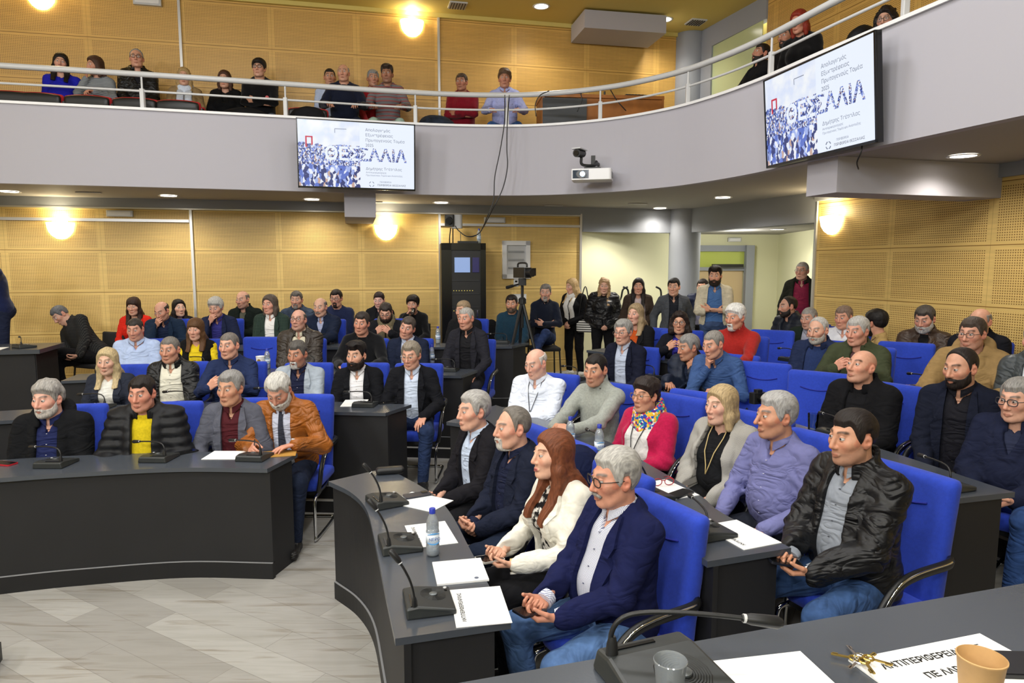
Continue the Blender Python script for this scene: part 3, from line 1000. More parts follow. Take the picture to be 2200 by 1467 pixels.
# video camera on its tripod
tp = at_y(1122, 700, 8.75)
t = thing('tripod', 'tall black tripod standing behind the seats near the equipment rack', 'tripod', (tp[0], tp[1], .33))
zt = at_y(1126, 612, 8.75)[2] - .33
for a in (100, 215, 335):
    e = (.34 * math.cos(R(a)), .34 * math.sin(R(a)))
    Geo().tube([(0, 0, zt - .2), (e[0] * .5, e[1] * .5, zt * .47), (*e, .01)], [.024, .02, .013], 8).build('leg', M_BLACK, t)
Geo().tube([(0, 0, zt - .55), (0, 0, zt)], .02, 10).lathe([(.05, 0), (.05, .06), (.03, .08)], (0, 0, zt - .24), 14).build('centre_column', M_BLACK, t)
Geo().box((0, 0, zt + .04), (.1, .12, .09), bev=.01).tube([(.0, .0, zt + .02), (-.16, -.1, zt - .02)], .012, 8).tube([(-.12, -.07, zt - .01), (-.2, -.13, zt - .03)], .02, 8).build('pan_head', M_BLACK, t)
v = thing('video_camera', 'black video camera with flip-out screen on the tripod', 'camera', (tp[0], tp[1], .33 + zt + .085), R(35))
Geo().box((0, 0, .07), (.12, .26, .13), bev=.02).tube([(0, -.12, .07), (0, -.22, .07)], .05, 16).build('body', M_BLACK, v)
Geo().box((.15, .02, .08), (.16, .014, .1), bev=.004).build('flip_screen', M_BLACKG, v)
Geo().tube(spline([(0, -.1, .14), (0, -.08, .19), (0, .08, .19), (0, .1, .14)], 4), .012, 8).build('handle', M_BLACK, v, True)

# coat hooks on the lobby wall behind the standing women
ck = 0
for x, y, lab in ((1335, 622, 'curved black coat hook left of the dark haired woman'), (1350, 622, 'curved black coat hook beside the dark haired woman'), (1420, 622, 'curved black coat hook left of the man in grey jacket')):
    p = at_y(x, y, 11.75)
    s = 1 if ck == 0 else -1
    o = Geo().tube(spline([(0, .1, -.18), (0, -.02, -.12), (.02 * s, -.05, 0), (.1 * s, -.06, .05)], 5), .016, 8).build('coat_hook', M_BLACK, None, True, loc=p)
    tag(o, lab, 'coat hook', 'coat hooks'); ck += 1

# ================================================================= desks
def top_mat():
    m, nt, b = nodes('black_desk_top')
    b.inputs['Base Color'].default_value = (*srgb('434850'), 1)  # base lifted to blue-grey, painting in reflections of parapet and ceiling lights
    b.inputs['Roughness'].default_value = .26
    b.inputs['Specular IOR Level'].default_value = .7
    tc = N(nt, 'ShaderNodeTexCoord')
    n = N(nt, 'ShaderNodeTexNoise', i_Scale=260., i_Detail=2.)
    nt.links.new(tc.outputs['Object'], n.inputs['Vector'])
    bump(nt, b, n.outputs[0], .05, .002)
    return m
M_TOP = top_mat()
M_DESK = mat('black_desk_panel', '212123', .55, spec=.35, noise=.06, ns=4)
M_PLINTH = mat('black_plinth', '1a1a1c', .5, spec=.35)
M_EDGE = mat('pale_edge_seam', '8a8b8e', .4)
TIER = {1: 0., 2: .10, 3: .20, 4: .33, 5: .36}

def desk(front, width, tier, lab, ends=(True, True), rear=None):
    F = spline(front, 6)
    F = [np.array(p[:2]) for p in F]
    Rr = offset(F, -width)
    if rear is not None:
        rs = spline(rear, 12)
        Rr = [np.array(rs[int(round(i * (len(rs) - 1) / (len(F) - 1)))][:2]) for i in range(len(F))]
    t = thing('council_desk', lab, 'desk', (*F[len(F) // 2], tier), 0, 'curved council desks')
    o = F[len(F) // 2]
    rel = lambda P: [np.array(p) - o for p in P]
    F, Rr = rel(F), rel(Rr)
    Geo().ribbon(F, Rr, .742, .77).build('desk_top', M_TOP, t)
    ins = [f + (r - f) * .07 for f, r in zip(F, Rr)]; in2 = [f + (r - f) * .13 for f, r in zip(F, Rr)]
    cut = lambda P, a, b: P
    Geo().ribbon(ins, in2, .115, .742).build('front_panel', M_DESK, t)
    pl = [f + (r - f) * .045 for f, r in zip(F, Rr)]
    Geo().ribbon(pl, in2, 0, .11).build('plinth', M_PLINTH, t)
    Geo().ribbon(pl, ins, .11, .1145).build('seam', M_EDGE, t)
    for e, i, j in ((ends[0], 0, 1), (ends[1], -1, -2)):
        if e:
            tv = F[j] - F[i]; tv = tv / np.linalg.norm(tv)
            a, b = F[i] + (Rr[i] - F[i]) * .07 + tv * .015, F[i] + (Rr[i] - F[i]) * .86 + tv * .015
            Geo().prism([tuple(a), tuple(b), tuple(b + tv * .03), tuple(a + tv * .03)], 0, .742).build('end_panel', M_DESK, t)
    return t
dpx = lambda x, y, k: at_z(x, y, TIER[k] + .77)[:2]
L1F = [(-5.2, 3.4), (-4.2, 3.85), dpx(0, 1027, 1), dpx(167, 1015.5, 1), dpx(382, 1005, 1), dpx(574, 1007, 1)]
L1R = [(-5.4, 3.9), (-4.35, 4.3), (-3.4, 4.62), (-2.75, 4.74), (-2.2, 4.79), dpx(639, 974, 1)]
desk(L1F, .44, 0., 'curved black desk across the front left with four men seated behind it', rear=L1R)
R1F = [dpx(x, y, 1) for x, y in ((705.5, 1034), (754, 1058), (787, 1094), (805.5, 1163), (827, 1269), (849, 1372))]
R1R = [dpx(x, y, 1) for x, y in ((831, 1005), (918, 1053), (965, 1098), (1009, 1178), (1053, 1262), (1098, 1336))]
desk(R1F, .44, 0., 'curved black desk in front of the man in the navy blazer, with microphones and papers', rear=R1R)
R2R = [dpx(x, y, 2) for x, y in ((1065, 870), (1280, 938), (1402, 1002), (1500, 1061), (1552, 1102), (1700, 1177))]
R2F = [dpx(959, 906, 2), (.18, 4.85), (.42, 4.0), (.57, 3.5), (.66, 3.2), dpx(1520, 1206, 2)]
desk(R2F, .44, TIER[2], 'curved black desk in front of the man in the quilted leather jacket', rear=R2R)
R3R = [(.75, 6.95), (1.2, 6.35), (1.72, 5.55), (2.07, 4.75), dpx(1908, 969, 3), dpx(2123, 1040, 3), dpx(2181, 1057, 3)]
R3F = [(.5, 6.6), (.85, 6.05), (1.33, 5.3), (1.66, 4.6), (1.86, 3.95), (2.05, 3.35), dpx(2027, 1074, 3)]
desk(R3F, .44, TIER[3], 'curved black desk in front of the bald man in the black coat', rear=R3R)
R4R = [(1.05, 8.2), (1.75, 7.35), (2.35, 6.55), (2.85, 5.8), (3.2, 5.0), (3.45, 4.3), (3.65, 3.7)]
R4R = [tuple(p) for p in offset([np.array(p) for p in R4R], -.1)]
R4F = offset(spline(R4R, 1), .31)
desk([tuple(p) for p in R4F], .31, TIER[4], 'curved black desk in front of the man in the red sweater', rear=R4R)
L2F = [(-5.0, 5.0), (-4.3, 5.27), (-3.6, 5.48), (-3.1, 5.58), (-2.5, 5.68), (-1.8, 5.7), dpx(828, 887, 2)]
L2R = [(-5.1, 5.42), (-4.4, 5.7), (-3.65, 5.93), (-3.15, 6.04), (-2.5, 6.12), (-1.7, 6.12), dpx(884, 869, 2)]
desk(L2F, .44, TIER[2], 'curved black desk before the blonde woman and the man in pale grey blazer', rear=L2R)
L3F = [(-4.45, 6.65), (-3.7, 6.86), (-2.9, 7.0), (-2.1, 7.06), (-1.3, 7.05), dpx(991, 807, 3)]
L3R = [(-4.55, 7.08), (-3.75, 7.3), (-2.9, 7.44), (-2.1, 7.5), (-1.2, 7.48), dpx(1032, 793, 3)]
desk(L3F, .44, TIER[3], 'curved black desk before the woman in yellow and the man in brown leather', rear=L3R)
L4F = [(-4.75, 7.85), (-4.0, 8.05), (-3.0, 8.26), (-2.0, 8.36), (-1.0, 8.36), dpx(1100, 744, 4)]
L4R = [(-4.85, 8.28), (-4.05, 8.5), (-3.0, 8.7), (-2.0, 8.8), (-.95, 8.8), dpx(1137, 740, 4) + np.array([0, .2])]
desk(L4F, .44, TIER[4], 'curved black desk in the last row below the wooden back wall', rear=L4R)

# stepped floor platforms under the rows
far = [(7, 1.5), (7, 13.5), (-9.4, 12)]
def platform(n, path, z, zb=0.):
    o = Geo().prism([tuple(p[:2]) for p in path] + far, zb, z).build('floor_step_%d' % n, M_FLOOR)
    o.data.materials.append(M_DESK)
    for p_ in o.data.polygons:
        p_.material_index = 1 if abs(p_.normal.z) < .5 else 0
    tag(o, kind='structure')
join = lambda Lp, Rp: [np.array(p[:2]) for p in Lp] + [np.array(p[:2]) for p in Rp]
PL = lambda x, y: [np.array((x, y))]
platform(1, PL(-9.4, 3.6) + PL(-5.3, 4.9) + join(offset(spline(L2F, 2), .04), offset(spline(R2F, 2), .04)) + [np.array((1.6, 1.0)), np.array((1.8, .8))], TIER[2])
platform(2, PL(-9.4, 5.9) + PL(-5.2, 6.4) + join(offset(spline(L3F, 2), .04), offset(spline(R3F, 2), .04)) + [np.array((2.9, 1.6))], TIER[3])
platform(3, PL(-9.4, 7.2) + PL(-5.4, 7.6) + join(offset(spline(L4F, 2), .04), offset(spline([tuple(p) for p in R4F], 2), .04)) + [np.array((4.2, 2.2))], TIER[4])

# speaker's desk at the left edge
t = thing('lectern_desk', 'high black desk at the left edge in front of the standing man in navy', 'desk', (-6.02, 8.05, 0), R(14))
Geo().box((-.6, 0, 1.115), (2.2, .75, .05), bev=.01).build('desk_top', M_TOP, t)
Geo().box((-.6, -.3, .54), (2.05, .04, 1.1)).build('front_panel', M_DESK, t)
Geo().box((.42, 0, .54), (.03, .62, 1.1)).build('end_panel', M_DESK, t)

# the desk of the dais in the bottom right corner
ZD = 1.42
dA, dB = at_z(985, 1467, ZD), at_z(2200, 1253, ZD)
dv = (dB - dA)[:2]; dv = dv / np.linalg.norm(dv); dn = np.array([dv[1], -dv[0]])
t = thing('dais_desk', 'black desk top filling the bottom right corner with cup and name card', 'desk', (dA[0], dA[1], 0), math.atan2(dv[1], dv[0]))
Geo().box((1.0, -.36, ZD - .018), (4.2, .72, .036), bev=.01).build('desk_top', M_TOP, t)
Geo().box((1.0, -.07, .7), (4.1, .04, 1.36)).build('front_panel', M_DESK, t)
Geo().box((1.0, -.05, .06), (4.1, .02, .12)).build('plinth', M_PLINTH, t)

# ================================================================= chairs
M_BLUE = mat('royal_blue_fabric', '2c46b8', .82, spec=.2, noise=.08, ns=60, bmp=.3, bs=420, sheen=.1)
M_BLUED = mat('dark_blue_seam', '14208a', .8)
def sdf_mesh(name, lo, hi, h, f, m, parent, cols=None):
    org, P = grid(lo, hi, h)
    V, Q = surface_nets(f(P), org, h)
    return link(name, raw_mesh(name, V, Q), m, parent)
def make_council_chair():
    t = thing('council_chair', '', 'chair')
    def back(P):
        zz = P[2] - .44
        yb = .245 + .12 * zz + .35 * np.maximum(.12 - zz, 0) ** 2 - .18 * P[0] ** 2
        wd = .235 + .02 * np.clip(zz, 0, .6)
        return rbox([P[0] / wd * .235, P[1] - yb, P[2]], (0, 0, .73), (.46, .085, .62), .03)
    bk = sdf_mesh('backrest', (-.28, .14, .4), (.28, .42, 1.12), .016, back, M_BLUE, t)
    arc = [(.13 * s, .245 + .12 * .45 - .18 * .0169 * s * s - .0435, .89 + .022 * s * s) for s in np.linspace(-1, 1, 11)]
    Geo().tube(arc, .005, 6).build('stitched_crease', M_BLUED, bk, True)
    def seat(P):
        return rbox([P[0], P[1] - .0, P[2] - .05 * np.maximum(-P[1] - .1, 0)], (0, .02, .42), (.49, .5, .1), .04)
    sdf_mesh('seat', (-.27, -.26, .34), (.27, .3, .5), .018, seat, M_BLUE, t)
    Geo().box((0, .02, .365), (.44, .44, .03)).build('seat_shell', M_BLACK, t)
    for s in (-1, 1):
        arm = spline([(s * .245, .27, .68), (s * .275, .2, .685), (s * .28, .0, .68), (s * .28, -.12, .65), (s * .275, -.2, .56), (s * .265, -.215, .46), (s * .25, -.21, .38)], 5)
        a = Geo().tube(arm, .017, 8, flat=1.5).build('armrest', M_BLACK, t, True)
        Geo().tube([(p[0] + s * .012, p[1], p[2] + .012) for p in arm[3:-8]], .006, 6).build('armrest_trim', M_CHROME, a, True)
    fr = [(.2, .22, .36), (.23, .05, .355), (.235, -.2, .35), (.235, -.26, .3), (.235, -.265, .06), (.235, -.23, .018), (.235, .2, .016), (.2, .25, .016)]
    fr = spline(fr, 5)
    Geo().tube(fr + [(-p[0], p[1], p[2]) for p in fr[::-1]], .0125, 8).build('cantilever_frame', M_CHROME, t, True)
    return t
chair0 = make_council_chair()
CH = 'blue council chairs'

def make_plain_chair():
    t = thing('visitor_chair', '', 'chair')
    sdf_mesh('seat', (-.24, -.24, .4), (.24, .24, .5), .02, lambda P: rbox(P, (0, 0, .45), (.45, .45, .06), .025), mat('black_fabric', '1d1d20', .9), t)
    sdf_mesh('backrest', (-.24, .16, .55), (.24, .32, .9), .02, lambda P: rbox([P[0], P[1] - .23 - .1 * (P[2] - .7), P[2]], (0, 0, .72), (.43, .05, .3), .02), mat('black_fabric', '1d1d20', .9), t)
    for sx in (-1, 1):
        Geo().tube([(sx * .2, -.2, .43), (sx * .22, -.24, .005)], .012, 8).build('leg', M_BLACK, t)
        Geo().tube([(sx * .2, .26, .8), (sx * .2, .2, .43), (sx * .22, .26, .005)], .012, 8).build('leg', M_BLACK, t)
    return t
pchair = make_plain_chair()

M_RED = mat('red_fabric', 'b3161f', .85, sheen=.1)
def make_tip_seat():
    t = thing('tip_up_seat', '', 'seat')
    sdf_mesh('seat_shell', (-.27, -.12, .3), (.27, .1, .72), .02, lambda P: rbox([P[0], P[1] - .12 * (P[2] - .4) - .1 * P[0] ** 2 * 2, P[2] + .28 * P[0] ** 2], (0, 0, .5), (.5, .06, .36), .03), M_BLACK, t)
    sdf_mesh('seat_cushion', (-.28, -.04, .3), (.28, .18, .74), .02, lambda P: rbox([P[0], P[1] - .055 - .12 * (P[2] - .4) - .1 * P[0] ** 2 * 2, P[2] + .28 * P[0] ** 2], (0, 0, .51), (.53, .07, .38), .03), M_RED, t)
    sdf_mesh('backrest', (-.27, .3, .3), (.27, .5, .75), .025, lambda P: rbox([P[0], P[1] - .4 - .15 * (P[2] - .4), P[2]], (0, 0, .5), (.5, .07, .4), .03), M_RED, t)
    for s in (-1, 1):
        Geo().box((s * .275, .2, .3), (.03, .3, .6), bev=.01).build('side_frame', M_BLACK, t)
    return t
tip0 = make_tip_seat()

# ================================================================= desk-top things
M_UNIT = mat('slate_plastic', '2a2d2d', .4, noise=.08, ns=30)
def make_mic(big=False):
    t = thing('conference_microphone', '', 'microphone')
    # wedge base: user side at -y, gooseneck at the far left corner
    V = [(-.1, -.09, 0), (.1, -.09, 0), (.1, .1, 0), (-.1, .1, 0), (-.1, -.09, .022), (.1, -.09, .022), (.09, .055, .045), (-.09, .055, .045), (.09, .1, .04), (-.09, .1, .04)]
    F = [(3, 2, 1, 0), (0, 1, 5, 4), (4, 5, 6, 7), (7, 6, 8, 9), (9, 8, 2, 3), (1, 2, 8, 6, 5), (3, 0, 4, 7, 9)]
    b = Geo().add(V, F).build('base', M_UNIT, t)
    md = b.modifiers.new('bev', 'BEVEL'); md.width = .007; md.segments = 2; md.limit_method = 'ANGLE'
    sl = lambda y: .022 + (y + .09) / .145 * .023
    g = Geo()
    for k in range(9):
        r = .012 + .0048 * k
        g.tube([(.02 + r * math.cos(R(a)), -.015 + r * math.sin(R(a)), sl(-.015 + r * math.sin(R(a))) + .0002) for a in range(0, 360, 24)], .0011, 4, True)
    g.build('speaker_grille', mat('dark_slate', '17191a', .5), t)
    Geo().lathe([(.016, 0), (.016, .004), (.012, .006), (.0001, .006)], (.02, -.015, sl(-.015)), 20).build('speaker_dome', mat('grey_metal', '6f7476', .35, metal=.6), t, True, angle=30)
    Geo().box((-.03, .078, .0435), (.1, .008, .004)).build('card_slot', M_BLACKG, t)
    for k in range(2):
        Geo().lathe([(.007, 0), (.007, .003), (.0001, .004)], (.06 + .02 * k, -.07, sl(-.07)), 14).build('button', M_RAIL if k else M_BLACKG, t, True, angle=30)
    nk = spline([(-.075, .068, .04), (-.075, .07, .09), (-.072, .082, .14), (-.066, .102, .185), (-.06, .118, .212)], 6)
    n_ = Geo().tube(nk, .0048, 8).lathe([(.012, 0), (.01, .03), (.006, .045)], (-.075, .068, .035), 14).build('gooseneck', M_BLACK, t, True, angle=50)
    Geo().tube([(-.061, .115, .208), (-.057, .124, .222), (-.048, .15, .256), (-.046, .155, .262)], [.0065, .011, .0125, .008], 12).build('mic_head', M_BLACK, t, True, angle=60)
    Geo().tube([(-.0605, .1165, .21), (-.059, .1195, .2145)], .0085, 12).build('light_ring', M_RAIL, t, True, angle=40)
    return t
mic0 = make_mic()

def highlight_mix(name, col, amount):  # white diffuse share painted in for highlights and refraction of clear plastic
    m = glass_mat(name, col, .95, .08)
    nt = m.node_tree
    out = nt.nodes['Material Output']
    src = out.inputs['Surface'].links[0].from_socket
    df = N(nt, 'ShaderNodeBsdfDiffuse'); df.inputs[0].default_value = (.85, .9, .95, 1)
    mx = N(nt, 'ShaderNodeMixShader'); mx.inputs[0].default_value = amount
    nt.links.new(src, mx.inputs[1]); nt.links.new(df.outputs[0], mx.inputs[2]); nt.links.new(mx.outputs[0], out.inputs['Surface'])
    return m
M_PET = highlight_mix('clear_plastic', 'eef4f8', .22)
M_CAP = mat('blue_cap', '2a3cae', .4)
def make_bottle():
    t = thing('water_bottle', '', 'bottle')
    Geo().lathe([(.0001, .004), (.026, .002), (.031, .01), (.031, .05), (.029, .055), (.031, .06), (.031, .115), (.028, .125), (.029, .14), (.0285, .16), (.02, .185), (.0125, .2), (.0125, .212)], n=20).build('bottle_body', M_PET, t, True)
    Geo().lathe([(.0001, .005), (.024, .005), (.0285, .012), (.0285, .15), (.0001, .15)], n=18).build('water', highlight_mix('water', 'e6eff6', .2), t, True)
    Geo().lathe([(.0316, .062), (.0316, .112)], n=24).build('label_band', mat('bottle_label', 'e4edf5', .5), t, True)
    sw = Geo()
    for z0, sg in ((.108, 1), (.066, -1)):
        sw.tube([(.0325 * math.sin(R(a)), -.0325 * math.cos(R(a)), z0 + sg * .004 * math.cos(R(a * 2))) for a in range(-60, 61, 12)], [.0008 + .0022 * math.cos(R(a * 1.4)) for a in range(-60, 61, 12)], 6)
    sw.build('label_stripes', mat('label_light_blue', '4f9ad8', .5), t, True)
    text_mesh('label_print', 'ΝΕΡΟ', .02, mat('label_blue', '2b5fb0', .5), t, Matrix.Translation((-.026, -.0325, .08)) @ Matrix.Rotation(math.pi / 2, 4, 'X'))
    Geo().lathe([(.0145, .2), (.0145, .222), (.013, .224), (.0001, .224)], n=18).build('bottle_cap', M_CAP, t, True, angle=40)
    return t
bot0 = make_bottle()
M_PAPER = mat('white_paper', 'f4f4f2', .7)
M_INK = mat('black_ink', '1c1c1e', .7)
def make_card(txt='ΑΝΤΙΠΕΡΙΦΕΡΕΙΑΡΧΗΣ', w=.297, h=.21, name='name_card', lab='', fs=.021):
    t = thing(name, lab, 'paper')
    Geo().box((0, 0, .0015), (w, h, .003)).build('sheet', M_PAPER, t)
    if txt:
        for k, ln in enumerate(txt.split('\n')):
            text_mesh('printed_text', ln, fs, M_INK, t, Matrix.Translation((0, h * .3 - k * fs * 2, .0034)), 'CENTER', bold=.0006)
    return t
def make_phone(name='mobile_phone', case='1b1d22', lens=True):
    t = thing(name, '', 'phone')
    Geo().box((0, 0, .005), (.075, .155, .009), bev=.012).build('case', mat('phone_case_' + case, case, .35), t)
    if lens:
        Geo().box((-.016, .05, .0105), (.034, .036, .003), bev=.006).build('camera_bump', M_BLACKG, t)
    else:
        Geo().box((0, 0, .0098), (.068, .146, .001), bev=.008).build('screen', M_BLACKG, t)
    return t
# ================================================================= people
M_SKIN = attr_mat('skin_tones', .48, .4)
def V3(*a): return np.array(a, dtype=np.float64)
def unit(v): return v / (np.linalg.norm(v) + 1e-9)
def rotm(yaw, pitch, roll):
    """local axes of a head turned by yaw (to the picture's left), pitched down by pitch, tilted by roll"""
    return np.array((Matrix.Rotation(R(-yaw), 3, 'Z') @ Matrix.Rotation(R(roll), 3, 'Y') @ Matrix.Rotation(R(pitch), 3, 'X')))

def head_core(P, s):
    fw, jw = s['fw'], s['jw']
    X = (np.abs(P[0]), P[1], P[2])
    d = ell(X, (0, .014, .034), (.0755 * s['cw'], .097, .087))
    d = smin(d, ell(X, (0, -.026, -.028), (.063 * fw, .069, .088)), .03)
    d = smin(d, rcone(X, (.042 * jw, -.012, -.06), (.034 * jw, -.045, -.085), .026, .022), .025)
    d = smin(d, rcone(X, (0, -.07, -.095), (.008, -.07, -.095), .021, .02), .022)
    return d

def head_sdf(P, s):
    X = (np.abs(P[0]), P[1], P[2])
    d = head_core(P, s)
    f = s['fem']
    d = smin(d, rcone(X, (.04, -.06, -.012), (.046, -.04, -.005), .026, .024), .02)
    d = smin(d, rcone(X, (.0, -.085, .037), (.034, -.077, .038), .011 - .003 * f, .010), .014)
    d = smax(d, -(np.sqrt((X[0] - .031) ** 2 + (X[1] + .1) ** 2 + (X[2] - .015) ** 2) - .0175), .012)
    sph = np.sqrt((X[0] - .031) ** 2 + (X[1] + .0805) ** 2 + (X[2] - .015) ** 2) - .0145
    d = smin(d, np.maximum(sph, .0195 - X[2]), .004)
    d = smin(d, np.maximum(sph, X[2] - .0085), .004)
    nl = s['nose']
    d = smin(d, rcone(X, (0, -.088, .03), (0, -.112 - .01 * nl, -.024), .0085, .0115), .011)
    d = smin(d, rcone(X, (.009, -.1, -.028), (.0125, -.098, -.029), .009, .0085), .008)
    d = smin(d, rcone(X, (.022, -.088, -.0605), (0, -.098, -.0575), .0035, .0058), .007)
    d = smin(d, rcone(X, (.018, -.089, -.066), (0, -.0968, -.0695), .0035, .0068), .007)
    # ears
    e = ell((X[0] - .0785 * s['cw'] - .25 * (X[1] - .012), X[1] - .012 - .15 * X[2], X[2] + .002), (0, 0, 0), (.0115, .019, .032))
    e = smax(e, -(np.sqrt((X[0] - .0925) ** 2 + (X[1] - .006) ** 2 + (X[2]) ** 2) - .0125), .006)
    return smin(d, e, .007)

HAIR = {   # front-to-back hairline heights, thickness, crown volume, roughness
    'short': ([-.12, -.085, -.065, -.045, -.03, -.018, -.008, .0, .03, .04, .1], [.095, .07, .055, .045, .0, -.012, .0, .036, .036, -.02, -.06], .008, .010, .0035),
    'crop': ([-.12, -.085, -.065, -.045, -.03, -.018, -.008, .0, .03, .04, .1], [.1, .078, .06, .045, .01, -.008, .005, .038, .036, -.015, -.05], .004, .004, .0015),
    'full': ([-.12, -.085, -.065, -.045, -.03, -.018, -.008, .0, .03, .04, .1], [.085, .062, .052, .04, -.01, -.016, -.01, .02, .02, -.03, -.075], .014, .020, .006),
    'quiff': ([-.12, -.085, -.065, -.045, -.03, -.018, -.008, .0, .03, .04, .1], [.085, .07, .058, .045, .01, -.008, .005, .038, .036, -.015, -.05], .006, .026, .004),
    'receding': ([-.12, -.085, -.065, -.045, -.028, -.016, -.008, .0, .03, .04, .1], [.2, .19, .15, .112, .055, -.008, .0, .036, .036, -.02, -.06], .006, .004, .003),
    'fringe': ([-.12, -.085, -.05, -.03, -.02, -.012, -.004, .0, .03, .04, .1], [.2, .2, .2, .12, .01, -.01, .0, .034, .034, -.02, -.06], .006, -.004, .002),
    'curly': ([-.12, -.085, -.065, -.045, -.03, -.018, -.008, .0, .03, .04, .1], [.085, .068, .055, .04, .0, -.012, -.005, .03, .03, -.02, -.06], .016, .016, .009),
    'swept': ([-.12, -.085, -.065, -.045, -.03, -.018, -.008, .0, .03, .04, .1], [.1, .078, .062, .045, .0, -.012, -.01, .03, .03, -.06, -.1], .012, .012, .005),
    'fem': ([-.12, -.085, -.07, -.055, -.045, -.035, .1], [.105, .086, .072, .04, -.0, -.12, -.3], .013, .010, .004),
    'bangs': ([-.12, -.085, -.07, -.055, -.045, -.035, .1], [.05, .042, .035, .01, -.03, -.12, -.3], .015, .012, .004),
    'back': ([-.12, -.085, -.065, -.045, -.03, -.018, -.008, .0, .1], [.09, .072, .06, .045, .005, -.005, .0, .03, -.06], .007, .006, .0025),
}
def hair_sdf(P, s, style, seed, T=None):
    long_ = None
    base = style
    if style in ('long', 'bob', 'lob', 'wavy', 'bangs', 'bigcurl'):
        base = 'bangs' if style == 'bangs' else 'fem'
        long_ = {'long': .34, 'bob': .15, 'lob': .24, 'wavy': .32, 'bangs': .24, 'bigcurl': .13}[style]
    ys, hs, t, vol, na = HAIR[base]
    if style in ('wavy', 'bigcurl'): na = .012
    h = np.interp(P[1], ys, hs).astype(np.float32)
    if style == 'fringe':
        h = np.maximum(h, 0)
    core = ell((np.abs(P[0]), P[1], P[2]), (0, .014, .034), (.0755 * s['cw'], .097, .087))
    core = smin(core, ell(P, (0, -.02, -.02), (.063 * s['fw'], .066, .09)), .03)
    up = np.clip((P[2] - .03) / .09, 0, 1)
    h = h + .006 * wob(P, 75, seed + 3, (1, 1, .2)) * (P[1] < .02)
    if style in ('receding', 'short', 'swept', 'crop', 'quiff'):    # temples go back, centre comes forward
        h = h + np.clip((np.abs(P[0]) - .028) / .02, 0, 1) * np.clip((-.035 - P[1]) / .02, 0, 1) * (.03 if style != 'receding' else .0)
    tap = np.clip((P[2] - h) / (.03 if not long_ else .016), 0, 1)
    tap = tap * tap * (3 - 2 * tap)
    tt = t + vol * up
    if style == 'quiff':
        tt = tt + .016 * np.clip((-.0 - P[1]) / .06, 0, 1) * up
    d = core - .0015 - tt * tap
    d = np.maximum(d, (h - P[2]) * .6)
    if style == 'fringe':
        d = np.maximum(d, (P[2] - .07) * .8)
    if long_:
        X = (np.abs(P[0]), P[1], P[2])
        wv = .014 if style == 'wavy' else 0.
        c = rcone(X, (.055, .0, .05), (.07, .004, -.06), .034, .036)
        b = rcone(X, (.02, .05, .03), (.035, .06, -.06), .06, .05)
        if style == 'bigcurl':
            c = rcone(X, (.055, .01, .04), (.08, .01, -.09), .05, .055); b = rcone(X, (.02, .05, .03), (.04, .06, -.09), .07, .07)
        else:
            c = smin(c, rcone(X, (.072, .006, -.06), (.075 + wv, -.005, -long_ + .02), .036, .024), .02)
            b = smin(b, rcone(X, (.035, .06, -.06), (.05, .068, -long_ + .02), .05, .036), .02)
        c = smin(c, b, .03)
        c = np.maximum(c, (-.048 - P[1]) * .8)
        c = np.maximum(c, -long_ - P[2])
        # keep the face clear
        c = smax(c, -ell(P, (0, -.06, -.03), (.06, .075, .1)), .01)
        d = smin(d, c, .015)
        if T is not None and long_ > .2:
            ax = X[0]
            dr = np.maximum(np.abs(T - .022) - .014, np.maximum(np.maximum(ax - .1, -long_ - P[2]), P[2] + .07))
            dr = np.maximum(dr, np.where(P[1] < .02, .05 - ax, -1))
            d = smin(d, dr, .03)
        tap = np.where(P[2] < -.05, 1, tap)
    d = d + tap * (na * wob(P, 55, seed, (1, .5, .5)) + na * .5 * wob(P, 170, seed + 1, (1, .3, .25)))
    if style in ('curly', 'bigcurl', 'wavy'):
        d = d + tap * na * .8 * wob(P, 110, seed + 5)
    return d

def beard_sdf(P, s, kind, seed):
    X = (np.abs(P[0]), P[1], P[2])
    core = smin(head_core(P, s), rcone(X, (.022, -.088, -.0605), (0, -.0995, -.0575), .006, .0085), .01)
    if kind == 'moustache':
        d = rcone(X, (0, -.104, -.045), (.03, -.09, -.054), .0085, .0075)
        d = d + .0012 * wob(P, 200, seed, (1, .5, .3))
        return d
    th = {'beard': .008, 'full': .013, 'goatee': .008, 'short': .0045}[kind]
    d = core - th
    hb = np.interp(P[1], [-.12, -.095, -.08, -.05, -.02, -.005, .01], [-.042, -.042, -.05, -.045, -.015, .0, -.2]).astype(np.float32)
    if kind == 'goatee':
        hb = np.where(X[0] > .032, -.2, hb)
    d = np.maximum(d, (P[2] - hb) * .7)
    if kind == 'goatee':
        d = np.maximum(d, (X[0] - .031) * .8)
    d = np.maximum(d, (P[1] - .012))
    d = np.maximum(d, -.135 - P[2])
    d = smax(d, -ell(X, (0, -.1, -.0635), (.021, .03, .0085)), .004)
    d = d + th * .25 * wob(P, 150, seed, (1, 1, .35))
    return d

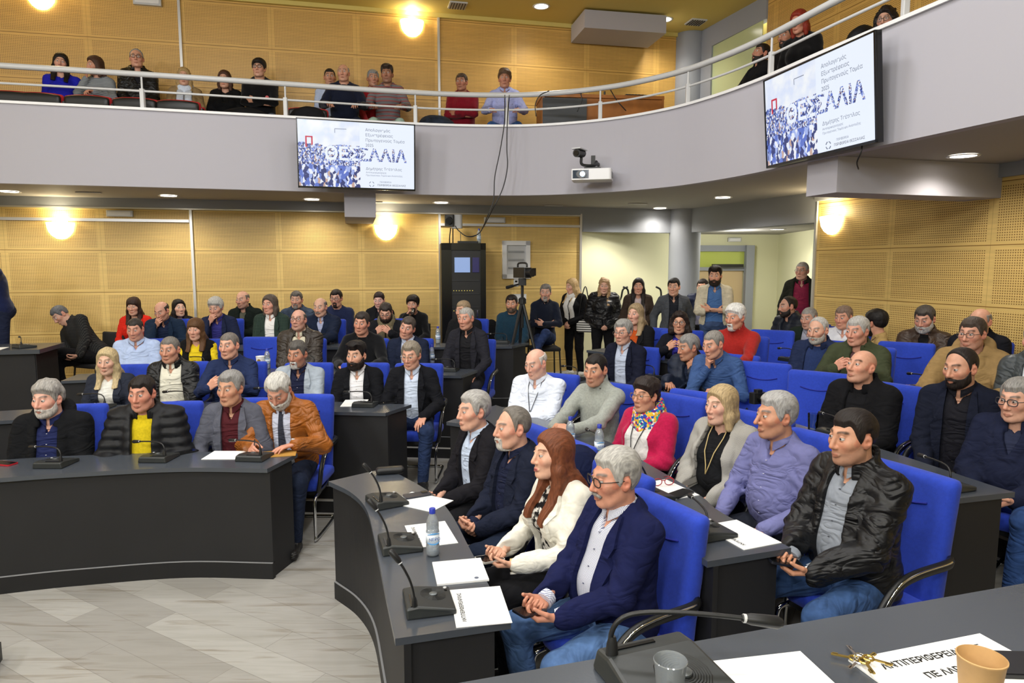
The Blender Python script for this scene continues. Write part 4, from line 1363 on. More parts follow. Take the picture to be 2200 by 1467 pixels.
def face_tone(V, s, skin, brow, lip, stubble):
    x, y, z = np.abs(V[:, 0]), V[:, 1], V[:, 2]
    c = np.tile(np.array(skin, dtype=np.float32), (len(V), 1))
    def mix(m, col):
        m = np.clip(m, 0, 1)[:, None]
        c[:] = c * (1 - m) + np.array(col, dtype=np.float32) * m
    red = np.array(skin) * np.array([1.05, .70, .66])
    mix(.55 * np.exp(-(((x - .042) / .022) ** 2 + ((z + .022) / .024) ** 2)) * (y < -.02), red)
    mix(.5 * np.exp(-((x / .016) ** 2 + ((z + .026) / .014) ** 2)) * (y < -.09), red)
    mix(.6 * (x > .07) * (np.abs(z) < .045), red)
    if stubble:
        hb = np.interp(y, [-.12, -.095, -.08, -.05, -.02, 0], [-.043, -.043, -.05, -.045, -.02, -.01])
        mix(stubble * np.clip((hb - z) / .008, 0, 1) * (y < .02) * np.clip((z + .15) / .03, 0, 1), [.06, .05, .05])
    mix(.35 * np.exp(-(((x - .031) / .02) ** 2 + ((z - .014) / .012) ** 2)) * (y < -.05), np.array(skin) * [.55, .42, .42])
    zl = np.where(z > -.0635, -.059, -.0685)
    wl = .021 if True else 0
    ml = np.clip((wl - x) / .005, 0, 1) * np.clip(1.15 - np.abs(z - zl) / .0065, 0, 1) * (y < -.083)
    mix(ml * (.85 if s['fem'] else .6), lip)
    mix(.85 * np.clip((.021 - x) / .004, 0, 1) * np.clip(1 - np.abs(z + .0638) / .0028, 0, 1) * (y < -.083), np.array(lip) * .25)
    bz = .039 + .006 * np.sin(np.clip((x - .012) / .04, 0, 1) * 2.6) - .004 * np.clip((x - .04) / .012, 0, 1)
    bw = .0042 if s['fem'] else .0058
    mix(.85 * np.clip((x - .010) / .004, 0, 1) * np.clip((.053 - x) / .005, 0, 1) * np.clip(1.4 - np.abs(z - bz) / bw, 0, 1) * (y < -.055), brow)
    return c

def uv_ball(c, r, nu=14, nv=10):
    V, F = [], []
    for i in range(nv + 1):
        a = math.pi * i / nv
        for k in range(nu):
            b = 2 * math.pi * k / nu
            V.append((c[0] + r * math.sin(a) * math.cos(b), c[1] - r * math.cos(a), c[2] + r * math.sin(a) * math.sin(b)))
    for i in range(nv):
        for k in range(nu):
            F.append((i * nu + k, i * nu + (k + 1) % nu, (i + 1) * nu + (k + 1) % nu, (i + 1) * nu + k))
    return np.array(V, dtype=np.float32), np.array(F, dtype=np.int32)

def hand_prims(w, f, n, side, curl=35, sc=1., spread=6, thumb=35, point=False):
    """wrist w, direction f to the knuckles, palm normal n; side +1 = left hand, -1 = right"""
    f = unit(f); n = unit(n - f * np.dot(n, f))
    ts = unit(np.cross(f, n)) * (-side)              # towards the thumb
    out = []
    base = w + f * .012 * sc
    lens = [(.040, .024, .020), (.044, .028, .022), (.041, .026, .021), (.032, .020, .018)]
    for k in range(4):
        o = (.027 - .0185 * k) * sc
        kn = w + f * (.092 - [.004, 0, .005, .014][k]) * sc + ts * o
        out.append((w + f * .015 * sc + ts * o * .75, kn, .0125 * sc, .0105 * sc, 'p'))
        a = R(-(spread * (1.2 - k * .8)))
        d = f * math.cos(a) - ts * math.sin(a) * -1 * -1
        d = unit(f + ts * math.tan(R(spread * (1.2 - .8 * k))))
        cu = R(curl * (1 + .12 * k))
        if point and k == 0: cu = R(8)
        p = kn
        ang = 0.
        for j in range(3):
            ang += cu * (.9 if j == 0 else 1.05)
            dd = d * math.cos(ang) + n * math.sin(ang)
            q = p + dd * lens[k][j] * sc
            r0 = (.0098 - .0009 * j - (.0012 if k == 3 else 0)) * sc
            out.append((p, q, r0, r0 - .0009 * sc, 'f'))
            p = q
    t0 = w + f * .022 * sc + ts * .026 * sc + n * .006 * sc
    d1 = unit(f * math.cos(R(thumb + 8)) + ts * math.sin(R(thumb + 8)) + n * .35)
    t1 = t0 + d1 * .04 * sc
    d2 = unit(f * math.cos(R(thumb - 15)) + ts * math.sin(R(thumb - 15)) + n * .45)
    t2 = t1 + d2 * .031 * sc
    t3 = t2 + unit(d2 + n * .2) * .025 * sc
    out += [(w + f * .01 * sc + ts * .012 * sc, t0, .014 * sc, .0135 * sc, 'p'), (t0, t1, .0135 * sc, .0108 * sc, 'p'), (t1, t2, .0105 * sc, .0095 * sc, 'f'), (t2, t3, .0092 * sc, .0078 * sc, 'f')]
    return out

def torso_sdf(q, s, kL):
    x = np.abs(q[0]); X = (x, q[1], q[2] / kL)
    w, fat, fem = s['w'], s['fat'], s['fem']
    d = ell(X, (0, .0, .02), (.172 * w, .125 * w, .13))
    d = smin(d, ell(X, (0, -.012 - .05 * fat, .16), ((.15 - .02 * fem + .045 * fat) * w, .112 + .075 * fat, .17)), .05)
    ws = w ** .7
    d = smin(d, ell(X, (0, -.004, .31), ((.158 - .015 * fem + .012 * fat) * w, .114 + .02 * fat, .158)), .06)
    d = smin(d, rcone(X, (.0, .012, .425), (.142 * ws - .014 * fem, .014, .418), .056, .05), .04)
    d = smin(d, rcone(X, (.12 * ws, .018, .445), (.03, .02, .5), .03, .038), .035)
    if fem:
        d = smin(d, ell(X, (.072, -.095, .3), (.066, .058, .066)), .04)
    return d

def ik(S, W, l1, l2, pole):
    v = W - S
    D = np.linalg.norm(v)
    if D > (l1 + l2) * .985:
        W = S + v / D * (l1 + l2) * .985
        v = W - S; D = np.linalg.norm(v)
    a = (l1 * l1 - l2 * l2 + D * D) / (2 * D)
    h = math.sqrt(max(l1 * l1 - a * a, 1e-6))
    u = v / D
    p = unit(pole - u * np.dot(pole, u))
    return S + u * a + p * h, W

INFL = {'blazer': .015, 'coat': .026, 'puffer': .034, 'leather': .019, 'sweater': .012, 'shirt': .009, 'cardigan': .015, 'tee': .004, 'turtleneck': .009, 'jacket': .022}
NP = [0]

def person(px, py, z, turn, head=(0, 0, 0), tier=.0, pose='lap', fem=0, w=1., fat=0., skin='d6a083', hair=('short', '3a2c24'),
           beard=None, stub=0., glasses=None, outer=None, inner=None, legs='22242b', lkind='wool', lean=6, side=0., twist=0., stand=False,
           height=None, seat=.46, label='', shoes=None, lod=None, scarf=None, tie=None, lanyard=None, extra=(), fw=1., jw=1., nose=0., hscale=1.,
           hands=True, chair=None, chair_label=None, look=(0, 0), cross=False, group=None, lipc=None, chair_off=(0, 0), armback=0., vest=None):
    NP[0] += 1
    seed = NP[0] * 17
    if lod is None:
        lod = 0 if z < 4.2 else 1 if z < 7.3 else 2
    hh, hx, hc = ((.0036, .0036, .0095), (.0048, .0045, .014), (.0066, .006, .019))[lod]
    s = dict(fem=fem, w=w, fat=fat, fw=fw * (.95 if fem else 1.), jw=jw * (.86 if fem else 1.), cw=1. if not fem else .97, nose=nose)
    ang = math.degrees(math.atan((1100 - px) / 1467))
    if tier < 1 and px < 1000 and px > 0: turn -= .75 * ang
    elif tier > 1 and px < 1200: turn -= .85 * ang
    elif tier < 1 and px > 1500 and not stand: turn -= .15 * ang; head = (head[0] - .3 * ang, head[1], head[2])
    target = at_y(px, py, z)
    top_loc = target[2] - tier
    # --- spine
    la, ra = R(lean), R(side)
    U = unit(V3(math.sin(ra), -math.sin(la) * math.cos(ra), math.cos(la) * math.cos(ra)))
    Sx = unit(np.cross(V3(0, 1, 0), U)); Bk = unit(np.cross(U, Sx))
    tw = R(-twist)
    Sx, Bk = Sx * math.cos(tw) + Bk * math.sin(tw), Bk * math.cos(tw) - Sx * math.sin(tw)
    HR = rotm(head[0], head[1] + lean * .15, head[2])
    hs = 1.0 * hscale * (.96 if fem else 1.)
    hairtop = {'full': .03, 'quiff': .03, 'curly': .028, 'fem': .02, 'bigcurl': .022, 'long': .02, 'lob': .02, 'bob': .02, 'wavy': .02, 'bangs': .022, 'short': .014, 'swept': .018}.get(hair[0] if hair else '', .006)
    headup = HR @ V3(0, 0, .121 + hairtop) * hs
    neck_off = U * .104 + V3(0, -.018, .0) + HR @ V3(0, -.012, .015)
    L0 = .50 * (.96 if fem else 1.)
    hz = (seat + .10) if not stand else .92
    if stand:
        base = hz + (U * L0 + neck_off + headup)[2]
        k = top_loc / base
        k = min(max(k, .86), 1.12)
        hz *= k; L = L0 * k
    else:
        L = (top_loc - hz - (neck_off + headup)[2]) / U[2]
        L = min(max(L, L0 * .84), L0 * 1.16)
    Hp = V3(0, 0, hz)
    Nk = Hp + U * L
    Hd = Nk + neck_off
    zfix = top_loc - (Hd + headup)[2]
    rz = R(-turn)
    cs, sn = math.cos(rz), math.sin(rz)
    tl = Hd + headup
    root = V3(target[0] - (tl[0] * cs - tl[1] * sn), target[1] - (tl[0] * sn + tl[1] * cs), tier + zfix)
    kL = L / .5
    t = thing('person', label, 'person', root, rz, group)
    if not label: print('NO LABEL', px, py)
    # --- arms
    g = lambda x, y, v: Hp + Sx * x + Bk * y + U * v
    sw = .158 * w ** .7 - .014 * fem
    SH = {sd: g(sd * sw, .012, .425 * kL) for sd in (-1, 1)}
    dz = .77
    c_ = Hd
    PO = {
        'clasp': ((-.05, -.335, hz + .055), (.055, -.35, hz + .07), (.8, -.55, -.15), (.15, .55, .7), 50, None),
        'lap': ((-.14, -.33, hz + .085), (.14, -.33, hz + .085), (.15, -.95, -.3), (0, -.25, -1), 22, None),
        'low': ((-.10, -.31, hz + .03), (.09, -.32, hz + .05), (.6, -.7, -.3), (.2, .2, .8), 45, None),
        'desk': ((-.09, -.5, dz + .05), (.09, -.52, dz + .06), (.8, -.55, .05), (.2, .5, -.5), 45, None),
        'deskflat': ((-.16, -.47, dz + .045), (.16, -.47, dz + .045), (.45, -.88, -.05), (0, -.1, -1), 18, None),
        'deskup': ((-.1, -.45, dz + .14), (.1, -.45, dz + .14), (.75, -.2, .6), (.3, .5, .0), 35, None),
        'cross': (tuple(g(.045, -.215 - .06 * fat, .2 * kL)), tuple(g(-.055, -.24 - .06 * fat, .225 * kL)), (.9, .40, .1), (-.3, 1, .1), 16, None),
        'chin': (tuple(c_ + HR @ V3(-.035, -.075, -.2)), (.1, -.42, dz + .05), None, None, 60, (-.3, -.45, -1)),
        'mouth': (tuple(c_ + HR @ V3(-.05, -.115, -.15)), (.1, -.40, dz + .05), None, None, 45, (-.3, -.45, -1)),
        'phone': ((-.06, -.36, hz + .13), (.065, -.36, hz + .11), (.45, -.85, -.05), (.35, .1, .9), 38, None),
        'write': ((-.12, -.50, dz + .055), (.17, -.44, dz + .05), None, None, 40, None),
        'side': ((-.27, -.04, hz - .06), (.27, -.04, hz - .06), (0, -.12, -1), (.9, 0, 0), 25, (-.3, 1, .2)),
        'front': ((-.06, -.22, hz + .0), (.06, -.23, hz + .015), (.6, -.35, -.7), (.2, .9, .1), 35, None),
        'pockets': ((-.22, -.1, hz + .02), (.22, -.1, hz + .02), (.2, -.3, -.9), (.9, 0, 0), 30, (-.8, 1, .2)),
        'drink': (tuple(c_ + HR @ V3(-.06, -.16, -.13)), (.1, -.38, hz + .1), None, None, 50, (-.5, -.3, -1)),
        'cheek': (tuple(c_ + HR @ V3(.085, -.05, -.21)), (-.08, -.45, dz + .05), None, None, 40, (.4, -.4, -1)),
        'rail': ((-.2, -.4, hz + .2), (.2, -.4, hz + .2), (.3, -.9, 0), (0, -.1, -1), 30, None),
    }[pose]
    tgt = {-1: V3(*PO[0]), 1: V3(*PO[1])}
    dirs = {}
    for sd in (-1, 1):
        f = V3(*(PO[2] or (.6, -.75, -.1))); n = V3(*(PO[3] or (0, -.1, -1)))
        if sd == 1: f[0] *= -1; n[0] *= -1
        dirs[sd] = (f, n, PO[4])
    if pose == 'chin': dirs[-1] = (HR @ V3(.25, -.05, 1), HR @ V3(.35, .9, 0), 62)
    if pose == 'mouth': dirs[-1] = (HR @ V3(.55, -.1, .8), HR @ V3(.2, 1, -.2), 50)
    if pose == 'drink': dirs[-1] = (HR @ V3(.55, .3, .6), HR @ V3(.7, -.1, -.2), 50)
    if pose == 'cheek':
        tgt[1], tgt[-1] = V3(*PO[0]), V3(*PO[1]); dirs[1] = (HR @ V3(-.1, .1, 1), HR @ V3(-.6, .9, 0), 48)
    if pose == 'write':
        dirs[-1] = (V3(.35, -.9, -.2), V3(.75, .1, -.55), 42); dirs[1] = (V3(-.75, -.6, -.1), V3(0, -.1, -1), 12)
    l1, l2 = .285 * kL ** .3, .25 * kL ** .3
    if stand: l1, l2 = .3, .265
    EL, WR = {}, {}
    for sd in (-1, 1):
        pole = V3(sd * .75, .45, -.75)
        if PO[5] is not None and not (pose in ('chin', 'mouth', 'drink') and sd == 1):
            pole = V3(*PO[5])
            if sd == 1: pole[0] *= -1 if pose in ('side', 'pockets') else 1
        if pose == 'cross': pole = V3(sd * .9, -.05, -.6)
        if armback and sd == armback:
            tgt[sd] = V3(sd * .5, .22, hz + .33)
        EL[sd], WR[sd] = ik(SH[sd], tgt[sd], l1, l2, pole)
    # --- trousers and shoes
    kn, an = {}, {}
    for sd in (-1, 1):
        if stand:
            kn[sd] = V3(sd * .1, -.02, hz * .53); an[sd] = V3(sd * .11, .02, .09)
        else:
            kn[sd] = V3(sd * (.13 + .05 * (1 - fem)), -.43, seat + .07); an[sd] = V3(sd * .14, -.40 - .02 * sd, .09 - min(zfix, .05))
            if fem: kn[sd][0] = sd * .08
    if cross and not stand:
        kn[1] = V3(-.06, -.44, seat + .2); an[1] = V3(-.30, -.56, seat - .12)
    org, P = grid(np.min([Hp - .2] + [k_ - .1 for k_ in kn.values()] + [a - .1 for a in an.values()], 0), np.max([Hp + V3(.22, .2, .1)] + [k_ + .1 for k_ in kn.values()] + [a + .1 for a in an.values()], 0), .014 if lod == 0 else .02)
    d = ell(P, Hp + V3(0, .0, -.01), (.165 * w, .13 * w + .02, .12))
    for sd in (-1, 1):
        hip = Hp + V3(sd * .085 * w, -.01, -.02)
        d = smin(d, smin(rcone(P, hip, kn[sd], .092 * w, .068), rcone(P, kn[sd], an[sd], .066, .05), .03), .04)
    d = d + .004 * wob(P, 38, seed + 3)
    Vt, Qt = surface_nets(d, org, P[0][1, 0, 0] - P[0][0, 0, 0])
    link('trousers', raw_mesh('trousers', Vt, Qt), cloth(legs, lkind), t)
    if shoes:
        for sd in (-1, 1):
            a = an[sd]
            fw_ = unit(V3(sd * .25, -1, 0)) if not (cross and sd == 1) else unit(V3(-.55, -.5, -.45))
            toe = a + fw_ * .17 - V3(0, 0, .045)
            heel = a - fw_ * .05 - V3(0, 0, .05)
            org, P = grid(np.minimum(toe, heel) - .08, np.maximum(a, np.maximum(toe, heel)) + .08, .009)
            d = smin(rcone(P, heel, toe, .038, .036), rcone(P, a - V3(0, 0, .01), a - V3(0, 0, .04), .04, .045), .04)
            if not (cross and sd == 1): d = np.maximum(d, .004 - zfix - P[2])
            Vs, Qs = surface_nets(d, org, .009)
            link('shoe', raw_mesh('shoe', Vs, Qs), cloth(shoes, 'leather'), t)
    # --- body: head, neck, upper chest, hands
    skl = np.array(srgb(skin)); br = np.array(srgb(hair[1] if hair else '3a2c24')) * (.34 if hair and hair[1] > '8' else .7)
    lip = np.array(srgb(lipc)) if lipc else skl * [.78, .45, .43]
    HRi = HR.T
    pts = np.array([Hd + HR @ V3(a, b, c) * hs for a in (-.1, .1) for b in (-.135, .12) for c in (-.13, .13)])
    lo = np.minimum(pts.min(0), Nk - .1); hi = np.maximum(pts.max(0), Nk + .1)
    lo[2] = Nk[2] - (.1 if (outer or inner) and not scarf else .06)
    def to_head(P):
        a, b, c = P[0] - Hd[0], P[1] - Hd[1], P[2] - Hd[2]
        return tuple(((a * HRi[i, 0] + b * HRi[i, 1] + c * HRi[i, 2]) / hs).astype(np.float32) for i in range(3))
    def to_torso(P):
        a, b, c = P[0] - Hp[0], P[1] - Hp[1], P[2] - Hp[2]
        return tuple((a * v[0] + b * v[1] + c * v[2]).astype(np.float32) for v in (Sx, Bk, U))
    org, P = grid(lo, hi, hh)
    q = to_head(P)
    d = head_sdf(q, s) * hs
    nr = (.0475 if fem else .056) * (1 + .12 * fat) * w ** .5
    d = smin(d, rcone(P, Hd + HR @ V3(0, .022, -.045) * hs, Nk - U * .03, nr, nr + .006), .022)
    tq = to_torso(P)
    ch = torso_sdf(tq, s, kL) + .011
    d = smin(d, np.maximum(ch, (lo[2] + .012) - P[2]), .012)
    Vb, Qb = surface_nets(d, org, hh)
    qb = np.stack(to_head((Vb[:, 0], Vb[:, 1], Vb[:, 2])), 1)
    cb = face_tone(qb, s, skl, br, lip, stub)
    VS, QS, CS = [Vb], [Qb], [cb]
    for sd in (-1, 1):
        ev, ef = uv_ball((sd * .031, -.0805, .015), .0128)
        lk = unit(V3(-math.sin(R(look[0])), -math.cos(R(look[0])), -math.sin(R(look[1]))))
        dd = (ev - np.array([sd * .031, -.0805, .015])) / .0128 @ lk
        ec = np.tile(np.array([.62, .58, .55], dtype=np.float32), (len(ev), 1))
        ec[dd > .88] = (.035, .02, .012)
        VS.append((ev * hs) @ HR.T.astype(np.float32) + Hd.astype(np.float32)); QS.append(ef + sum(len(v) for v in VS[:-1])); CS.append(ec)
    hprims = {}
    if hands:
        hl = [] 
        for sd in (-1, 1):
            f, n, cu = dirs[sd]
            hprims[sd] = hand_prims(WR[sd], f, n, sd, cu, .97 * (.92 if fem else 1.02), thumb=28)
            hl.append([hprims[sd]])
        for (pr,) in hl:
            pp = np.array([p for a in pr for p in a[:2]])
            org, P = grid(pp.min(0) - .018, pp.max(0) + .018, hx)
            dp, df = None, None
            for a, b, r1, r2, k_ in pr:
                e = rcone(P, a, b, r1, r2)
                if k_ == 'p': dp = e if dp is None else smin(dp, e, .012)
                else: df = e if df is None else smin(df, e, .0015)
            d = smin(dp, df, .005)
            Vh, Qh = surface_nets(d, org, hx)
            VS.append(Vh); QS.append(Qh + sum(len(v) for v in VS[:-1]))
            hcol = np.tile(skl * [1., .93, .9], (len(Vh), 1)).astype(np.float32)
            CS.append(hcol)
            e = None
        for sd in (-1, 1):                          # bare wrist up to the cuff
            pass
    ar = np.array([Hp, Nk, *SH.values(), *EL.values(), *WR.values()])
    hq = .024 if lod < 2 else .032
    org, P = grid(ar.min(0) - .12, ar.max(0) + .1, hq)
    d = torso_sdf(to_torso(P), s, kL) + .022
    for sd in (-1, 1):
        f = unit(dirs[sd][0])
        for a_, b_, r1, r2 in ((SH[sd], EL[sd], .036, .032), (EL[sd], WR[sd], .033, .024 if hq < .03 else .027), (WR[sd], WR[sd] + f * .03, .02, .018)):
            d = np.minimum(d, rcone(P, a_, b_, r1, r2))
    d = smin(d, rcone(P, Nk - U * .1, Nk, .05, .045), .02)
    Vc, Qc = surface_nets(d, org, hq)
    VS.append(Vc); QS.append(Qc + sum(len(v) for v in VS[:-1])); CS.append(np.tile(skl, (len(Vc), 1)).astype(np.float32))
    body = link('body', raw_mesh('body', np.concatenate(VS), np.concatenate(QS), True, np.concatenate(CS)), M_SKIN, t)
    # --- hair and beard
    def headpart(name, fn, mtl, lo_, hi_, h_):
        pts = np.array([Hd + HR @ V3(a, b, c) * hs for a in (lo_[0], hi_[0]) for b in (lo_[1], hi_[1]) for c in (lo_[2], hi_[2])])
        org, P = grid(pts.min(0), pts.max(0), h_)
        Vv, Qq = surface_nets((fn(to_head(P), P) if name == 'hair' else fn(to_head(P))) * hs, org, h_)
        if len(Qq):
            return link(name, raw_mesh(name, Vv, Qq), mtl, t)
    if hair:
        ln = {'long': .37, 'bob': .19, 'lob': .28, 'wavy': .36, 'bangs': .28, 'bigcurl': .18}.get(hair[0], .1)
        wd = .15 if hair[0] in ('wavy', 'bigcurl') else .12
        headpart('hair', lambda q, P: hair_sdf(q, s, hair[0], seed, torso_sdf(to_torso(P), s, kL) if ln > .2 else None), hair_mat(hair[1]), (-wd, -.13, -ln), (wd, .15, .17), hh if ln < .12 else hh * 1.25)
        if hair[0] == 'back':
            headpart('hair_bun', lambda q: smin(ell(q, (0, .115, .03), (.035, .03, .035)), rcone(q, (0, .12, .0), (0, .125, -.1), .022, .014), .02), hair_mat(hair[1]), (-.06, .05, -.13), (.06, .17, .08), hh * 1.3)
    if beard:
        headpart('moustache' if beard[0] == 'moustache' else 'beard', lambda q: beard_sdf(q, s, beard[0], seed), hair_mat(beard[1]), (-.09, -.13, -.145), (.09, .03, .02), hh)
    if glasses:
        gl = Geo()
        tr = lambda a, b, c: tuple(Hd + HR @ V3(a, b, c) * hs)
        for sd in (-1, 1):
            ring = []
            for k in range(20):
                a = 2 * math.pi * k / 20
                ca, sa = math.cos(a), math.sin(a)
                e = (abs(ca) ** 3 + abs(sa) ** 3) ** (-1 / 3)
                ring.append(tr(sd * .033 + .026 * ca * e, -.105 + .012 * abs(.033 + sd * (.026 * ca * e) * sd) * 0 + .25 * max(abs(sd * .033 + .026 * ca * e) - .04, 0), .012 + .0185 * sa * e))
            gl.tube(ring, .0018 if glasses[0] == 'thin' else .0027, 6, True)
            gl.tube([tr(sd * .06, -.099, .018), tr(sd * .078, -.06, .018), tr(sd * .082, .01, .014), tr(sd * .08, .035, -.005)], .0019, 6)
        gl.tube([tr(-.008, -.106, .016), tr(0, -.109, .018), tr(.008, -.106, .016)], .002, 6)
        gl.build('eyeglasses', mat('glasses_' + glasses[1], glasses[1], .3), t, True)
    # --- clothes
    def arms_sdf(P, ext=0., up=0.):
        d = None
        for sd in (-1, 1):
            ru, re, rw = .049 * w ** .8, .042 * w ** .5, .033
            if fem: ru, re, rw = ru * .86, re * .86, rw * .88
            e = smin(rcone(P, SH[sd], EL[sd], ru + .006, re), rcone(P, EL[sd], WR[sd] - unit(WR[sd] - EL[sd]) * ext, re, rw), .02)
            d = e if d is None else np.minimum(d, e)
        return d
    apts = np.array([*SH.values(), *EL.values(), *WR.values()])
    def collar(tq, kind):
        nx, ny = tq[0], tq[1] - .004
        vv = tq[2] - L - .42 * (tq[1] - .0)
        rad = np.sqrt(nx * nx + ny * ny)
        if kind == 'shirt':
            d = np.maximum(np.abs(rad - (nr + .010 - .55 * np.minimum(vv - .018, .0) - .12 * (vv))) - .006, np.abs(vv - .004) - .028)
            gap = .004 + .9 * np.maximum(vv + .005, 0) + 0 * nx
            return np.where(tq[1] < .0, np.maximum(d, gap - np.abs(nx)), d)
        if kind == 'turtle':
            return np.maximum(np.abs(rad - (nr + .008)) - .009, np.abs(vv - .022) - .042)
        if kind == 'crew':
            return np.maximum(np.abs(rad - (nr + .014)) - .008, np.abs(vv + .006) - .014)
        if kind == 'blazer':
            d = np.maximum(np.abs(rad - (nr + .022 - .55 * np.minimum(vv, .0))) - .008, np.abs(vv + .004) - .026)
            return np.where(tq[1] < -.01, np.maximum(d, .042 - np.abs(nx)), d)
        if kind == 'stand':
            d = np.maximum(np.abs(rad - (nr + .020)) - .010, np.abs(vv - .008) - .036)
            return np.where(tq[1] < .0, np.maximum(d, .03 - np.abs(nx)), d)
        if kind == 'hood':
            d = np.sqrt((rad - (nr + .045)) ** 2 + (vv + .0) ** 2) - (.034 + .014 * np.clip(tq[1] / .08, -1, 1))
            return np.where(tq[1] < -.03, np.maximum(d, .045 - np.abs(nx)), d)
    def collar_geo(kind, name, mtl):
        g_ = Geo()
        n = 22
        rows = []
        um = {'shirt': 1., 'blazer': .70}[kind]
        for i in range(-n, n + 1):
            u = abs(i) / n
            ph = R(172 * um * i / n)
            if kind == 'shirt':
                ht = .040 - .040 * u ** 1.6; hb = .006 - .030 * u ** 1.6 - .030 * max(u - .72, 0) / .28
                rt, rb = nr + .007, nr + .020 + .012 * max(u - .72, 0) / .28
            else:
                ht = .040 - .040 * u ** 2; hb = -.006 - .045 * u ** 2
                rt, rb = nr + .02, nr + .052
            row = []
            for r_, h_ in ((rt, ht), ((rt + rb) / 2 + .004, (ht + hb) / 2), (rb, hb), (rb - .006, hb + .002), ((rt + rb) / 2 - .003, (ht + hb) / 2), (rt - .004, ht - .002)):
                row.append(g(r_ * math.sin(ph), .002 + r_ * math.cos(ph) - .32 * max(h_, -.05) * .5, L + h_))
            rows.append(row)
        V_ = [p for row in rows for p in row]
        F_ = []
        m = len(rows)
        for i in range(m - 1):
            for k_ in range(6):
                F_.append((i * 6 + k_, (i + 1) * 6 + k_, (i + 1) * 6 + (k_ + 1) % 6, i * 6 + (k_ + 1) % 6))
        F_ += [(0, 1, 2, 3, 4, 5), tuple((m - 1) * 6 + k_ for k_ in (5, 4, 3, 2, 1, 0))]
        return g_.add(V_, F_).build(name, mtl, t, True, angle=60)
    def cut_neck(P, d, r):
        return smax(d, -rcone(P, Nk - U * .02 + Bk * .0, Nk + U * .12 - Bk * .02, r, r + .004), .01)
    def garment(name, kind, mtl, infl, opening=None, coll=None, arms=True, h=hc, bottom=-.13, neck_r=None, vneck=0., ribs=0., fold=.0075, vtop=None):
        if arms:
            lo = np.minimum(apts.min(0), Hp - V3(.24, .26, .16)) - .085 - infl; hi = np.maximum(apts.max(0), Nk + .06) + .085 + infl
            hi = np.maximum(hi, Hp + V3(.26, .22, .1))
        else:
            c8 = np.array([g(a, b, c) for a in (-.2, .2) for b in (-.25 - .06 * fat, .16) for c in (-.1, L + .06)])
            lo, hi = c8.min(0), c8.max(0)
        lo = np.array(lo); lo[2] = max(lo[2], min(apts[:, 2].min() - .07, hz + bottom - .06))
        org, P = grid(lo, hi, h)
        tq = to_torso(P)
        T = torso_sdf(tq, s, kL)
        v = tq[2]
        if arms:
            A = arms_sdf(P, .012)
            if ribs:
                A = A - ribs * np.abs(np.sin(v * 48)) * 1.1
            d = smin(T, A, .03) - infl
        else:
            d = T - infl
        if fold:
            d = d + fold * (wob(P, 26, seed + 11, (1, 1, .55)) + .55 * wob(P, 62, seed + 12, (.8, .8, 1.1)))
            if arms:
                for sd in (-1, 1):                  # creases gather at the elbow and the armpit
                    for c, rr in ((EL[sd], .09), (SH[sd] - V3(sd * .02, 0, .09), .08)):
                        e = np.exp(-((P[0] - c[0]) ** 2 + (P[1] - c[1]) ** 2 + (P[2] - c[2]) ** 2) / rr ** 2)
                        d = d + fold * 1.1 * e * np.sin((P[0] * 55 * sd + P[2] * 85 + P[1] * 30 + 2 * wob(P, 18, seed + 13)))
        if ribs:
            d = d - ribs * np.abs(np.sin(v * 48 + .3))
        if opening:
            vs, ws = opening
            wv = np.interp(v, [a * kL for a in vs], ws).astype(np.float32)
            ax_ = np.abs(tq[0])
            if kind in ('blazer', 'coat', 'leather', 'puffer', 'jacket'):
                lap = np.clip(1 - np.abs(ax_ - wv - .026) / .026, 0, 1) > 0
                d = d - np.where(lap & (tq[1] < 0) & (v > vs[1] * kL), .006, 0)
            e = np.where(tq[1] < .02, ax_ - wv, .2)
            d = smax(d, -e, .006)
        if vneck:
            wv = np.interp(v, [L - .02 - vneck, L + .02], [-.004, .05]).astype(np.float32)
            d = smax(d, -np.where(tq[1] < .0, np.abs(tq[0]) - wv, .2), .005)
        d = np.maximum(d, bottom - v)
        d = cut_neck(P, d, neck_r or nr + .004)
        if coll and coll not in ('shirt', 'blazer'):
            d = smin(d, collar(tq, coll), .008)
        if vtop is not None:
            d = np.maximum(d, vtop - v)
        Vv, Qq = surface_nets(d, org, h)
        if coll in ('shirt', 'blazer'):
            collar_geo(coll, 'collar', mtl)
        return link(name, raw_mesh(name, Vv, Qq), mtl, t)
    OPEN = {'blazer': ([-.15, .12, .3, .5], [.05, .012, .05, .075]), 'open': ([-.15, .0, .3, .5], [.1, .075, .065, .07]),
            'wide': ([-.15, .0, .3, .5], [.14, .12, .1, .085]), 'half': ([-.15, .28, .4, .52], [-.01, -.01, .035, .06]), 'closed': None}
    if outer:
        kind, mtl, op = outer[:3]
        coll = outer[3] if len(outer) > 3 else {'blazer': 'blazer', 'coat': 'blazer', 'puffer': 'hood', 'leather': 'stand', 'jacket': 'stand', 'cardigan': None}.get(kind)
        nm = {'blazer': 'blazer', 'coat': 'coat', 'puffer': 'padded_jacket', 'leather': 'leather_jacket', 'cardigan': 'cardigan', 'jacket': 'jacket'}[kind]
        garment(nm, kind, mtl, INFL[kind] + fat * .004, OPEN[op], coll, ribs=.007 if kind == 'puffer' else (outer[4] if len(outer) > 4 else 0.), neck_r=nr + .012)
